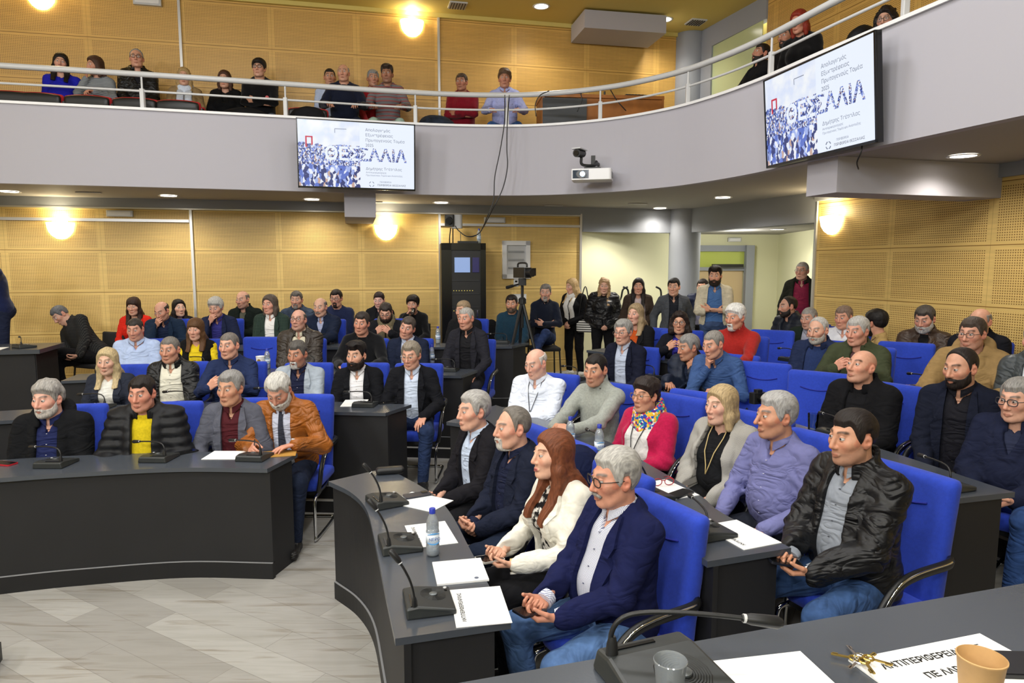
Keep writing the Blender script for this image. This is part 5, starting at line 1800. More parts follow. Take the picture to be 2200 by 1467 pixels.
        if inner:
            ik_, im = inner[:2]
            sh_ = garment({'shirt': 'shirt', 'sweater': 'sweater', 'turtleneck': 'turtleneck', 'tee': 'top'}[ik_], ik_, im, .006, None, {'shirt': 'shirt', 'sweater': 'crew', 'turtleneck': 'turtle', 'tee': None}[ik_],
                    arms=False, h=hc * .8, vneck=.1 if ik_ == 'shirt' and not tie else .05 if ik_ == 'tee' else 0, fold=.003)
            if ik_ == 'shirt' and lod == 0:
                cf = Geo()
                for sd in (-1, 1):
                    ax = unit(WR[sd] - EL[sd])
                    cf.tube([WR[sd] - ax * .03, WR[sd] + ax * .008], [.043, .04], 14)
                cf.build('shirt_cuffs', im, t, True, angle=50)
    elif inner:
        ik_, im = inner[:2]
        garment({'shirt': 'shirt', 'sweater': 'sweater', 'turtleneck': 'turtleneck', 'tee': 'top'}[ik_], ik_, im, INFL[ik_], None, {'shirt': 'shirt', 'sweater': 'crew', 'turtleneck': 'turtle', 'tee': None}[ik_],
                vneck=.1 if ik_ == 'shirt' else .06 if ik_ == 'tee' else 0, bottom=-.1)
    if vest is not None:
        garment('vest', 'cardigan', vest, .019, ([-.15, .0, .3, .5], [.06, .055, .06, .075]), None, arms=False, neck_r=nr + .03)
    def lapels(mtl, op, infl):
        vs_, ws_ = OPEN[op]
        vb = {'blazer': .12, 'open': .03, 'wide': .05, 'half': .28}[op] * kL
        vt = L - .012
        lg = Geo()
        for sx in (-1, 1):
            n = 12
            A, B = [], []
            for i in range(n + 1):
                f_ = i / n
                v = vt + (vb - vt) * f_
                x0 = float(np.interp(v, [a * kL for a in vs_], ws_)) - .002
                lw = float(np.interp(f_, [0, .18, .3, .33, .42, 1], [.026, .05, .062, .046, .072 if not fem else .06, .008]))
                A.append(on_front(sx * x0, v, .014, infl))
                B.append(on_front(sx * (x0 + lw), v, .030, infl))
            V_ = A + B + [p + Bk * .024 for p in A] + [p + Bk * .017 for p in B]
            m = n + 1
            F_ = []
            for i in range(n):
                F_ += [(i, i + 1, m + i + 1, m + i), (2 * m + i, 3 * m + i, 3 * m + i + 1, 2 * m + i + 1), (i, 2 * m + i, 2 * m + i + 1, i + 1), (m + i, m + i + 1, 3 * m + i + 1, 3 * m + i)]
            lg.add(V_, F_)
        lg.build('lapels', mtl, t)
    def on_front(x, v, off=.012, infl=0.):
        """a point on the chest at lateral x and height v (torso frame)"""
        ys = np.linspace(-.32, 0, 120).astype(np.float32)
        dd = torso_sdf((np.full(120, x, np.float32), ys, np.full(120, v, np.float32)), s, kL)
        i = int(np.argmax(dd < infl)) if (dd < infl).any() else 119
        return g(x, float(ys[i]) - off, v)
    if outer and outer[0] == 'blazer' and outer[2] != 'closed':
        lapels(outer[1], outer[2], INFL['blazer'] + fat * .004)
    if inner and inner[0] == 'shirt' and lod <= 1 and not tie and (len(inner) < 3 or inner[2]):
        bt = Geo()
        for k in range(6):
            p = on_front(0, L - .1 - .07 * k, .013 if not outer else .009)
            bt.lathe([(.0001, -.002), (.0055, 0), (.0001, .002)], p, 8)
        bt.build('shirt_buttons', M_INK if len(inner) < 3 else inner[2], t)
    if tie:
        tg = Geo(); pts = [on_front(0, v, .013) for v in np.linspace(L - .035, .08, 10)]
        V_, F_ = [], []
        for i, p in enumerate(pts):
            hw = (.02 if i == 0 else .014 + .003 * i)
            V_ += [p - Sx * hw, p - Bk * .008, p + Sx * hw, p + Bk * .006]
        for i in range(len(pts) - 1):
            for k in range(4):
                F_.append((4 * i + k, 4 * i + (k + 1) % 4, 4 * i + 4 + (k + 1) % 4, 4 * i + 4 + k))
        tg.add(V_, F_).build('necktie', cloth(tie), t)
    if lanyard:
        tg = Geo()
        for sx in (-1, 1):
            tg.tube([g(sx * .055, -.02, L + .015)] + [on_front(sx * x_, v, .022) for x_, v in ((.055, L - .06), (.035, L - .14), (.012, L - .22), (.0, L - .27))], .0035, 6)
        tg.build('lanyard', mat('lanyard_' + lanyard, lanyard, .6), t, True)
    if scarf:
        col_, pat = scarf
        c8 = np.array([Nk + V3(a, b, c) for a in (-.16, .16) for b in (-.2, .16) for c in (-.14, .13)])
        org, P = grid(c8.min(0), c8.max(0), hc * .8)
        tq = to_torso(P)
        vv = tq[2] - L - .5 * tq[1]
        rad = np.sqrt(tq[0] ** 2 + tq[1] ** 2)
        d = np.sqrt((rad - nr - .03) ** 2 + ((vv - .01) * .62) ** 2) - .032
        d = smin(d, np.sqrt((rad - nr - .05) ** 2 + ((vv + .04) * .7) ** 2) - .026, .015) + .006 * wob(P, 70, seed + 8, (1, 1, 1.6))
        Vv, Qq = surface_nets(d, org, hc * .8)
        sc_o = link('scarf', raw_mesh('scarf', Vv, Qq), col_, t)
        if pat == 'ends':
            e = Geo()
            for sx in (-1, 1):
                e.tube([on_front(sx * .05, v, .035) for v in np.linspace(L - .05, .05, 7)], .045, 8, flat=.35)
            e.build('scarf_end', col_, sc_o, True)
    # --- small worn things
    for ex in extra:
        if ex[0] == 'watch':
            sd = ex[1]; ax = unit(WR[sd] - EL[sd]); f, n, _ = dirs[sd]
            wg = Geo().tube([WR[sd] - ax * .004, WR[sd] + ax * .018], .033, 14)
            wt = wg.build('watch_strap', mat('watch_' + ex[2], ex[2], .4), t, True, angle=50)
            bk_ = unit(-n)
            Geo().tube([WR[sd] + ax * .007 + bk_ * .03, WR[sd] + ax * .007 + bk_ * .04], .019, 16).build('watch_dial', mat('watch_dial_' + ex[3], ex[3], .2), wt, True, angle=40)
        if ex[0] == 'earring':
            p = Hd + HR @ V3(.082 * ex[1], .0, -.045) * hs
            Geo().lathe([(.0001, -.02), (.006, -.012), (.006, -.004), (.0015, .003), (.0001, .012)], p, 10).build('earring', mat('earring_' + ex[2], ex[2], .25), t, True)
        if ex[0] == 'chest':
            p = on_front(ex[1], L * ex[2], .03)
            o = Geo().lathe([(.0001, 0), (ex[3], 0), (ex[3], .003), (ex[3] * .8, .004), (.0001, .003)], (0, 0, 0), 16).build(ex[4], mat('badge_' + ex[5], ex[5], .35), t, True, angle=30)
            m4 = Matrix(((Sx[0], U[0], -Bk[0], p[0]), (Sx[1], U[1], -Bk[1], p[1]), (Sx[2], U[2], -Bk[2], p[2]), (0, 0, 0, 1)))
            o.matrix_local = m4
    # --- the chair under them
    if chair and not stand:
        off = V3(chair_off[0], .02 + chair_off[1], 0)
        cl = (root[0] + off[0] * cs - off[1] * sn, root[1] + off[0] * sn + off[1] * cs, tier)
        pr_ = chair0 if chair == 'blue' else pchair
        place(pr_, used, cl, rz, chair_label, CH if chair == 'blue' else 'black visitor chairs')
    NP.append((label, root, WR, zfix, L))
    return dict(t=t, root=root, rz=rz, WR=WR, dirs=dirs, zfix=zfix, L=L, Hd=Hd, g=g, tier=tier)

def to_world(p, v):
    c, s_ = math.cos(p['rz']), math.sin(p['rz'])
    return V3(p['root'][0] + v[0] * c - v[1] * s_, p['root'][1] + v[0] * s_ + v[1] * c, p['root'][2] + v[2])
# ================================================================= everyone in the hall
def PP(who, rest, *a, g='seated in the hall', **k):
    k.setdefault('label', (who + ' ' + rest).strip())
    if k.get('chair') and not k.get('chair_label'):
        k['chair_label'] = ('blue council chair under the ' if k['chair'] == 'blue' else 'plain dark chair under the ') + who
    return person(*a, group=g, **k)
BL = dict(chair='blue')
W = {}
C = cloth
shirt = lambda c, btn=None: ('shirt', C(c, 'shirt')) if btn is None else ('shirt', C(c, 'shirt'), mat('button_' + btn, btn, .4))
# ---- front right desk, from the near end
W['mou'] = PP('man in navy blazer with grey moustache', 'holding a phone at the near desk end', 1318, 962, 2.85, 62, head=(8, 4, 0), pose='phone', fat=.55, w=1.06, skin='d69a80', hair=('swept', 'b3b0aa'), beard=('moustache', '8f8b86'), glasses=('full', '2a2422'),
   outer=('blazer', C('181d44'), 'open'), inner=('shirt', pattern('gingham_shirt', 'check', 'eceef4', '59618f', 62), mat('button_navy', '2a3050', .4)), legs='52709e', lkind='denim', shoes='222222', lean=1, chair_off=(0, -.07), **BL)
W['cream'] = PP('woman in cream blazer with long auburn hair', 'looking left, phone in hands', 1190, 922, 3.32, 62, head=(4, -4, 0), pose='phone', fem=1, skin='e3b297', hair=('long', '76432a'), outer=('blazer', C('e9e5d8'), 'open'), inner=('tee', pattern('dark_print_top', 'speckle', '1b1a1c', 'd8d4cc', 34)), legs='1b1b1e', lipc='b03b48',
   lean=8, extra=[('earring', 1, '57b79c'), ('watch', 1, 'c8b27a', 'e8e4da')], **BL)
PP('man in dark navy suit with pale goatee', 'hands clasped, beside the auburn woman', 1100, 874, 3.88, 58, head=(6, 0, 0), pose='clasp', fat=.3, skin='dba88f', hair=('receding', '77716a'), beard=('goatee', 'cfcac2'), outer=('blazer', C('1b2031'), 'open'), inner=shirt('191f38'), legs='20293c', **BL)
PP('man in black blazer with thin grey hair', 'far end of the front right desk', 1016, 839, 4.32, 55, head=(2, 0, 0), pose='clasp', skin='dfad95', hair=('swept', 'a9a6a2'), outer=('blazer', C('1c1b20'), 'open'), inner=shirt('c3d2ea'), legs='1b1b1f', extra=[('chest', .1, .78, .01, 'lapel_pin', 'd8d8d8')], **BL)
# ---- second row right
W['lea'] = PP('man in quilted black leather jacket', 'with short dark hair and phone in hand', 1832, 879, 3.02, 62, head=(0, 2, 0), pose='phone', fat=.45, w=1.1, tier=.10, skin='cf9a7c', hair=('short', '241d1a'), stub=.3, outer=('leather', C('141416', 'leather'), 'open', 'stand', .003), inner=shirt('8e949e', '2c2f36'), legs='38537f', lkind='denim', shoes='1b1b1b',
   extra=[('watch', 1, 'f0efee', 'ffffff'), ('chest', .11, .62, .03, 'round_badge', '2a2a2c')], lean=4, seat=.46, **BL)
W['pur'] = PP('man in lilac blue shirt with wavy grey hair', 'hands on the desk edge, looking left', 1668, 841, 3.62, 58, head=(10, 0, 0), pose='lap', fat=.4, w=1.06, tier=.10, skin='cd9678', hair=('swept', 'a7a5a3'), stub=.15, inner=shirt('7577a8', 'd8d8e8'), legs='22252f', nose=.8, **BL)
PP('woman in houndstooth jacket with blonde bob', 'and black top, glasses hanging at her chest', 1550, 826, 4.15, 52, head=(2, 0, 0), pose='low', fem=1, fat=.5, w=1.1, tier=.10, skin='e2b39c', hair=('bob', 'b8a078'), outer=('coat', pattern('houndstooth', 'check', 'b9b6b0', '77756f', 90), 'wide', None), inner=('tee', C('1a1b1e')), legs='1a1a1c', lanyard='c9b27a', **BL)
PP('woman in crimson cardigan with bright printed scarf', 'short dark hair and glasses', 1388, 808, 4.75, 48, head=(2, -2, 0), pose='low', fem=1, fat=.6, w=1.1, tier=.10, skin='d6a084', hair=('curly', '2e2523'), glasses=('thin', '8a6a45'), outer=('cardigan', C('b51d4a', 'knit'), 'wide'), inner=('tee', C('d9d7d4')), legs='2a2a2e', scarf=(pattern('printed_scarf', 'print', '2c56b8', '5c2f86', 62), None), lanyard='2c2c30', **BL)
PP('young man in pale grey turtleneck', 'fingertips together over the desk', 1278, 761, 5.15, 42, head=(-6, 6, 0), pose='desk', tier=.10, w=1.0, skin='cf9c80', hair=('crop', '1d1816'), stub=.2, inner=('turtleneck', C('9ca099', 'knit')), legs='26272c', **BL)
PP('bald man in white shirt with lanyard', 'arms crossed, looking down', 1146, 751, 5.65, 25, head=(16, 14, 0), pose='cross', fat=.7, w=1.14, tier=.10, skin='e5b29c', hair=('fringe', 'cfc6bd'), inner=shirt('dfe6f4'), legs='3b5688', lkind='denim', lanyard='44484f', **BL)
# ---- third row right
PP('man with glasses and navy striped jacket', 'cut by the right edge of the picture', 2188, 812, 3.85, 48, head=(2, 4, 0), pose='low', fat=.5, w=1.1, tier=.20, skin='d9a78f', hair=('short', '8f8c88'), glasses=('full', '303238'), outer=('jacket', C('1b2036'), 'half'), inner=('tee', C('2a2f45')), legs='2f4a7c', lkind='denim', extra=[('watch', -1, '26406e', 'dfe4ea')], **BL)
PP('bearded man in dark navy suit and open black shirt', 'looking down left', 2062, 749, 4.2, 42, head=(12, 8, 0), pose='low', w=1.1, fat=.2, tier=.20, skin='cf9b80', hair=('receding', '2a2320'), beard=('short', '241d1b'), outer=('blazer', C('161a29'), 'open'), inner=shirt('14141c'), legs='1a1d2b', **BL)
PP('bald man in black coat', 'head tilted up, beside two empty blue chairs', 1858, 751, 4.75, 50, head=(4, -12, 0), pose='low', w=1.14, fat=.4, tier=.20, skin='d9a287', hair=None, stub=.2, outer=('coat', C('131316'), 'open', 'stand'), inner=('sweater', C('17171a')), legs='17171a', **BL)
PP('man in steel blue shirt with grey crew cut', 'leaning chin on fist', 1528, 712, 6.1, 34, head=(16, 12, 0), pose='chin', tier=.20, w=1.06, fat=.3, skin='dda68c', hair=('crop', '8f8a84'), inner=shirt('3c5788'), legs='252a38', lean=22, **BL)
PP('grey-haired man in padded vest', 'resting his cheek on his hand', 1476, 718, 6.45, 40, head=(30, 6, 0), pose='cheek', tier=.20, skin='c08d72', hair=('short', '8a8886'), outer=('puffer', C('1d2536', 'puffer'), 'half', 'stand'), inner=('tee', C('222a3e')), legs='252a38', lean=16, **BL)
PP('man with thin glasses in dark navy blazer', 'pale shirt, beside the desk end', 1338, 686, 6.9, 34, head=(4, 4, 0), pose='low', tier=.20, skin='dca993', hair=('swept', '9a9894'), glasses=('thin', '6d6258'), outer=('blazer', C('171a2b'), 'open'), inner=shirt('bcc6dc'), legs='24262f', **BL)
# ---- fourth row right
PP('man in red roll-neck sweater with bushy white hair', 'and grey moustache', 1579, 651, 6.75, 30, head=(14, 4, 0), pose='desk', tier=.33, w=1.08, fat=.3, skin='d3997f', hair=('full', 'e4e2dd'), beard=('goatee', 'd9d6d0'), inner=('turtleneck', C('a02722', 'knit')), legs='26262a', **BL)
PP('woman in dark jacket with curly black hair', 'and glasses, hands together', 1461, 667, 7.35, 18, head=(2, 0, 0), pose='deskup', fem=1, tier=.33, skin='d3a186', hair=('bigcurl', '2a201d'), glasses=('full', '26262a'), outer=('blazer', C('191a22'), 'open'), inner=('tee', pattern('violet_print', 'speckle', '3d3aa8', '1c1b55', 30)), legs='1d1d22', **BL)
PP('woman in black jacket with straight ash blonde hair', 'and orange top', 1366, 651, 7.75, 34, head=(6, -2, 0), pose='low', fem=1, tier=.33, skin='dcab96', hair=('lob', 'a58f6e'), outer=('blazer', C('17171a'), 'open'), inner=('tee', C('b8501f')), legs='1d1d22', **BL)
PP('balding man in blue jacket and jumper', 'with stubble, beside the man in olive', 1757, 682, 6.35, 36, head=(6, 6, 0), pose='low', tier=.33, w=1.06, fat=.4, skin='dcab92', hair=('receding', 'b9b6b1'), beard=('short', 'b5b0a8'), outer=('jacket', C('222c49'), 'wide'), inner=('sweater', C('27365f', 'knit')), legs='23252b', **BL)
PP('man in olive jacket with glasses pushed onto his grey hair', 'hands raised together', 1842, 680, 5.85, 34, head=(12, 4, 0), pose='deskup', tier=.33, w=1.12, fat=.5, skin='d89f88', hair=('short', 'b4b1ac'), outer=('jacket', C('3e4430'), 'half'), inner=('tee', C('5a3f42')), legs='2b2b26', **BL)
PP('man in tan hooded jacket with glasses', 'and short dark hair', 2090, 681, 5.15, 40, head=(4, 4, 0), pose='deskflat', tier=.33, w=1.12, fat=.4, skin='d59e86', hair=('short', '4a3f38'), stub=.25, glasses=('thin', '333333'), outer=('coat', C('957a50'), 'half', 'hood'), inner=('tee', C('22242b')), legs='2b2b30', **BL)
PP('person in grey leather jacket', 'cut by the right edge in the fourth row', 2232, 690, 4.75, 44, head=(4, 4, 0), pose='low', tier=.33, w=1.05, skin='d59e86', hair=('short', '8a8682'), outer=('leather', C('3c4245', 'leather'), 'open', 'stand'), inner=shirt('dfe3ea'), legs='24252a', **BL)
# ---- last row by the right wall
PP('man in brown leather jacket with white beard', 'looking down, by the right wall', 1985, 658, 6.55, 32, head=(6, 16, 0), pose='low', tier=.36, w=1.06, fat=.3, skin='d19c86', hair=('short', '4a4440'), beard=('beard', 'b9b6b2'), outer=('leather', C('3f3129', 'leather'), 'half'), inner=('sweater', C('19191b')), legs='22222a', **BL)
PP('balding man in black fleece', 'half hidden behind the man in tan', 2106, 662, 6.05, 34, head=(10, 4, 0), pose='low', tier=.36, w=1.05, skin='d5a088', hair=('fringe', '8a8681'), outer=('jacket', C('17181f'), 'half'), inner=('tee', C('1c1c22')), legs='22222a', **BL)
PP('dark-haired man in khaki shirt', 'turned away by the right wall', 1880, 664, 7.0, 110, head=(30, 4, 0), pose='low', tier=.36, skin='cf9a80', hair=('full', '171313'), beard=('full', '171313'), inner=shirt('a88d5b'), legs='2a2a2e', **BL)
PP('man in white shirt with reddish grey hair', 'under the right wall', 1812, 657, 7.45, 34, head=(8, 6, 0), pose='low', tier=.36, skin='dca28a', hair=('short', '8a7568'), inner=shirt('e4e6ee'), legs='2a2c36', fat=.4, **BL)
PP('grey-haired man in dark green coat', 'behind the balding man in blue', 1737, 661, 7.8, 36, head=(8, 8, 0), pose='low', tier=.33, skin='d0a08a', hair=('crop', 'a09c97'), outer=('coat', C('1c2620'), 'open'), inner=shirt('9a9aa6'), legs='23272b', **BL)
PP('man in black padded jacket with short beard', 'in profile by the lobby', 1692, 637, 8.25, 66, head=(10, 4, 0), pose='low', tier=.36, skin='d3a088', hair=('receding', '2c2522'), beard=('short', '2c2522'), outer=('puffer', C('1a1f2a', 'puffer'), 'half', 'stand'), inner=('tee', C('222')) if False else ('tee', C('22242b')), legs='24262c', **BL)
ST = dict(g='standing at the back', stand=True)
PP('man in maroon shirt and open dark jacket', 'standing by the right wooden wall', 1724, 563, 9.4, 28, head=(16, 0, 0), pose='side', tier=.33, skin='d8a792', hair=('crop', 'a59f99'), glasses=('thin', '6d6258'), outer=('jacket', C('24251f'), 'wide'), inner=shirt('7c1f3d', 'd0c0c4'), legs='26262b', shoes='1b1b1b', fat=.3, **ST)
PP('bearded man in beige blazer and denim shirt', 'standing, arms crossed, before the door', 1537, 570, 9.25, 16, head=(8, 2, 0), pose='cross', tier=.33, w=1.06, skin='d7a388', hair=('quiff', '231c1a'), beard=('full', '2a201c'), outer=('blazer', C('c6bda6'), 'wide'), inner=shirt('4a6fa5', 'e0e0e0'), legs='3a4b6c', lkind='denim', shoes='2b211c', **ST)
PP('man in navy gilet', 'standing half hidden behind the beige blazer', 1510, 599, 10.3, 20, head=(14, 0, 0), pose='side', tier=.33, skin='d7a388', hair=('short', '2a2320'), outer=('puffer', C('1b2440', 'puffer'), 'wide', 'stand'), inner=shirt('b5b7d6'), legs='26262b', shoes='1b1b1b', **ST)
PP('young man in dark grey blazer', 'standing in front of the round column', 1448, 597, 9.7, 10, head=(14, 2, 0), pose='side', tier=.33, skin='d9a88e', hair=('short', '1d1816'), outer=('blazer', C('4a4d52'), 'open'), inner=shirt('1c1e26'), legs='202228', shoes='1b1b1b', **ST)
PP('woman with very long dark hair in brown jacket', 'standing by the lobby wall', 1372, 597, 10.2, 8, head=(4, 0, 0), pose='front', fem=1, tier=.33, skin='cf9d85', hair=('long', '1f1715'), outer=('jacket', C('3b3029'), 'wide', None), inner=('tee', C('b9a8a8')), legs='1b1b1e', shoes='1b1b1b', extra=[('earring', -1, 'e0e0e0')], **ST)
PP('woman in shiny black padded coat with long wavy blonde hair', 'standing, hands joined', 1298, 597, 10.6, 4, head=(2, 2, 0), pose='front', fem=1, tier=.33, w=1.1, fat=.3, skin='dcae98', hair=('wavy', 'b0906a'), outer=('puffer', C('111114', 'leather'), 'closed', 'stand'), legs='151517', shoes='1b1b1b', **ST)
PP('woman in black with white scarf and blonde hair', 'standing in profile by the cream wall', 1226, 598, 10.9, 38, head=(22, 10, 0), pose='front', fem=1, tier=.33, skin='d9a890', hair=('lob', 'b89a6c'), outer=('coat', C('141416'), 'closed', None), legs='151518', shoes='d8d6d0', scarf=(C('d9d7d2', 'knit'), 'ends'), **ST)
DK = dict(chair='plain')
PP('man in navy roll-neck with grey goatee', 'sitting arms crossed, leg over knee, mustard shoe sole', 1172, 610, 10.2, -8, head=(14, 4, 0), pose='cross', tier=.40, seat=.52, skin='d3a38d', hair=('short', '77716b'), beard=('goatee', 'a9a49d'), inner=('turtleneck', C('171c2a', 'knit')), legs='26355a', lkind='denim', shoes='d9a12a', cross=True, **DK)
PP('man in teal sweater with short beard', 'sitting behind the tripod', 1099, 633, 9.7, 8, head=(2, 4, 0), pose='low', tier=.33, skin='cf9c82', hair=('short', '2a2321'), beard=('short', '54483f'), inner=('sweater', C('1f3a4c', 'knit')), legs='24262c', **DK)
PP('fair-haired man in black jacket', 'mostly hidden behind the grey suited man by the rack', 993, 646, 9.05, 16, head=(30, 4, 0), pose='low', tier=.33, skin='dca88f', hair=('short', 'a58e72'), outer=('jacket', C('18191c'), 'half'), inner=('tee', C('1d1d20')), legs='22232a', **BL)
# ---- left block, first desk
PP('grey curly-haired man in black hooded parka', 'at the left end of the front desk', 97, 815, 4.75, 14, head=(16, 2, 0), pose='low', w=1.12, fat=.4, skin='e0ac98', hair=('curly', '9c9893'), beard=('short', 'c4bdb6'), outer=('coat', C('131417'), 'open', 'hood'), inner=shirt('1c2450', 'e8e8e8'), legs='20222a', **BL)
PP('man in black padded jacket and yellow sweater', 'seated at the front left desk', 301, 808, 4.83, 10, head=(10, 4, 0), pose='lap', w=1.08, fat=.35, skin='d0937c', hair=('short', '211a18'), outer=('puffer', C('15161a', 'puffer'), 'open', 'stand'), inner=('sweater', C('d0b81f', 'knit')), legs='20222a', chair_off=(.07, 0), **BL)
PP('grey-haired man in grey blazer and burgundy shirt', 'beside the man writing', 492, 797, 5.0, 14, head=(14, 2, 0), pose='lap', w=1.04, skin='c9977b', hair=('swept', '8d8b89'), outer=('blazer', C('585a66'), 'open'), inner=shirt('4a1820'), legs='2a2b33', **BL)
W['org'] = PP('man in tan leather jacket with white beard', 'bent over the desk writing with a pen', 588, 812, 4.92, 16, head=(2, 34, 0), pose='write', w=1.06, fat=.2, skin='d39b84', hair=('swept', 'c9c6c0'), beard=('full', 'cfcbc4'), outer=('leather', C('9a5a22', 'leather'), 'open', 'stand'), inner=shirt('c9cfe4'), tie='3a3d4a', legs='222a3e', shoes='1c1a19', lean=20, extra=[('watch', 1, '1f1f22', 'd8d8d8')], **BL)
# ---- left block, second desk
PP('blonde woman in charcoal blazer and white top', 'at the second left desk', 228, 747, 6.2, 12, head=(2, 2, 0), pose='low', fem=1, tier=.10, skin='dfb39b', hair=('lob', 'c5b086'), outer=('blazer', C('2b2f3b'), 'open'), inner=('tee', C('e6e5de')), legs='24262e', **BL)
PP('man in black leather jacket and cream shirt', 'beside the blonde woman', 362, 724, 6.38, 10, head=(10, 4, 0), pose='low', tier=.10, skin='cf9a80', hair=('crop', '77726c'), outer=('leather', C('191a1c', 'leather'), 'wide'), inner=shirt('e6e3d2'), legs='24262e', **BL)
PP('man in navy blue shirt with grey sides', 'hands clasped at the second left desk', 490, 715, 6.38, 10, head=(14, 2, 0), pose='deskup', tier=.10, w=1.08, fat=.3, skin='dca78e', hair=('crop', '77706a'), inner=shirt('1f2c50'), legs='24262e', **BL)
PP('man in pale blue-grey blazer with grey goatee', 'arms crossed', 636, 732, 6.3, 10, head=(14, 6, 0), pose='cross', tier=.10, w=1.04, skin='bf8a70', hair=('short', '5a5652'), beard=('goatee', 'c9c6c2'), stub=.3, outer=('blazer', C('a3adb8'), 'open'), inner=shirt('1a1f3a', 'e8e8e8'), legs='24262e', **BL)
PP('young bearded man in black suit and white shirt', 'at the second left desk', 764, 731, 6.3, 8, head=(18, 2, 0), pose='low', tier=.10, skin='d9a98f', hair=('quiff', '1a1514'), beard=('full', '241a17'), outer=('blazer', C('15161a'), 'open'), inner=shirt('f0eff2'), legs='18191d', **BL)
PP('older man in black suit and light blue shirt', 'at the aisle end', 881, 734, 6.25, 8, head=(14, 8, 0), pose='lap', tier=.10, w=1.02, fat=.2, skin='dba68e', hair=('swept', '8b8173'), glasses=('thin', 'b9a58a'), outer=('blazer', C('16171c'), 'open'), inner=shirt('cfdcf2'), legs='263556', lkind='denim', shoes='1b1b1b', **BL)
# ---- left block, third desk
PP('heavy man in light blue shirt', 'eyes lowered, behind the blonde woman', 287, 685, 7.6, 4, head=(8, 10, 0), pose='low', tier=.20, fat=.9, w=1.2, skin='d49c86', hair=('crop', '3a3431'), inner=shirt('b4c6ea'), legs='2a2c34', **BL)
PP('woman in bright yellow blouse and black vest', 'with brown fringe', 418, 683, 7.6, 6, head=(8, 2, 0), pose='low', fem=1, tier=.20, w=1.06, skin='dcaa93', hair=('bangs', '5f4127'), inner=('tee', C('e3c622', 'shirt')), vest=C('141416'), legs='1d1d20', extra=[('earring', 1, 'e8e8e8')], **BL)
PP('bald man in brown leather jacket with glasses', 'leaning back, chin up', 641, 664, 7.65, 6, head=(10, -6, 0), pose='low', tier=.20, w=1.14, fat=.5, skin='d9a692', hair=('fringe', '5f544c'), stub=.25, glasses=('full', '3a2622'), outer=('leather', C('3a332d', 'leather'), 'open'), inner=shirt('d5cfb8'), legs='26262a', **BL)
PP('man in black sweater with dark hair', 'head inclined, at the third left desk', 778, 670, 7.65, 8, head=(8, 4, 6), pose='deskflat', tier=.20, w=1.1, fat=.3, skin='d49a82', hair=('short', '3a3330'), inner=('sweater', C('131417', 'knit')), legs='202126', **BL)
PP('man in navy blazer with tilted head', 'beside the man in black sweater', 880, 681, 7.65, 8, head=(6, 4, 14), pose='low', tier=.20, w=1.05, skin='d6a08a', hair=('short', '4f4640'), outer=('blazer', C('1d2438'), 'open'), inner=shirt('c9d4ec'), legs='22242e', **BL)
PP('thin grey-haired man in charcoal suit and black shirt', 'at the aisle end of a desk', 1000, 661, 7.6, 12, head=(14, 4, 0), pose='lap', tier=.20, skin='d39b84', hair=('crop', 'a9a5a0'), outer=('blazer', C('26262d'), 'open'), inner=shirt('17171b'), legs='22232a', shoes='1b1b1b', **BL)
# ---- left block, fourth desk
PP('bald man in navy suit', 'hand at his mouth, fourth row left', 341, 650, 8.85, 6, head=(22, 22, 0), pose='mouth', tier=.33, w=1.08, fat=.2, skin='d6a18a', hair=('fringe', '3a332f'), stub=.2, outer=('blazer', C('1b2a3f'), 'open'), inner=shirt('16213c'), legs='22242e', lean=14, **BL)
PP('silver-haired man in navy suit and violet shirt', 'hand raised to his mouth', 460, 638, 8.9, 8, head=(10, 12, 0), pose='mouth', tier=.33, w=1.06, skin='d6a38d', hair=('full', 'b9b7b2'), outer=('blazer', C('1f2640'), 'open'), inner=shirt('34337c'), legs='22242e', lean=12, **BL)
PP('long-haired man in dark checked jacket', 'white shirt, fourth row left', 578, 632, 8.9, 14, head=(14, 2, 0), pose='low', tier=.33, w=1.05, skin='dba38e', hair=('bob', '5d5148'), outer=('blazer', pattern('dark_check', 'check', '16241f', '47584f', 22), 'open'), inner=shirt('f0efec'), legs='1f2124', **BL)
PP('bald man in navy zipped fleece with moustache', 'fourth row left', 686, 640, 8.9, 10, head=(10, 8, 0), pose='desk', tier=.33, w=1.1, fat=.3, skin='d9ab94', hair=('fringe', '6f6a66'), beard=('moustache', '8c857f'), outer=('jacket', C('1a2338'), 'half'), inner=shirt('9fa6c4'), legs='22242e', **BL)
PP('bearded man with checked scarf', 'looking down at his hands', 827, 653, 8.9, 6, head=(-2, 24, 0), pose='deskup', tier=.33, w=1.05, skin='d6a38d', hair=('short', '3c3531'), beard=('full', '2b221e'), glasses=('thin', '44403c'), outer=('jacket', C('191a1f'), 'open'), inner=('tee', C('1d1d22')), scarf=(pattern('checked_scarf', 'check', '3b352c', 'a39878', 30), 'ends'), legs='22242e', lean=14, **BL)
# ---- seats along the back wall
PP('woman in red jacket with dark bob', 'against the wooden back wall', 285, 638, 9.3, 10, head=(2, 4, 0), pose='low', fem=1, tier=.36, skin='d9a890', hair=('bangs', '33201a'), outer=('blazer', C('d02a1c'), 'open'), inner=('tee', C('3a4044')), legs='202024', **DK)
PP('dark-haired woman in black jacket', 'looking aside against the back wall', 383, 642, 9.45, -8, head=(-16, -4, 0), pose='low', fem=1, tier=.36, skin='e2b7a2', hair=('lob', '1d1614'), outer=('blazer', C('16171f'), 'open'), inner=('tee', C('1b1b22')), legs='202024', **DK)
PP('bald man in dark green jacket', 'turned aside against the back wall', 519, 625, 9.6, 18, head=(10, 6, 0), pose='cross', tier=.36, w=1.08, skin='cf9f88', hair=('fringe', '6c6560'), stub=.3, outer=('jacket', C('151d1a'), 'half'), inner=('tee', C('555')) if False else ('tee', C('55564a')), legs='202024', **DK)
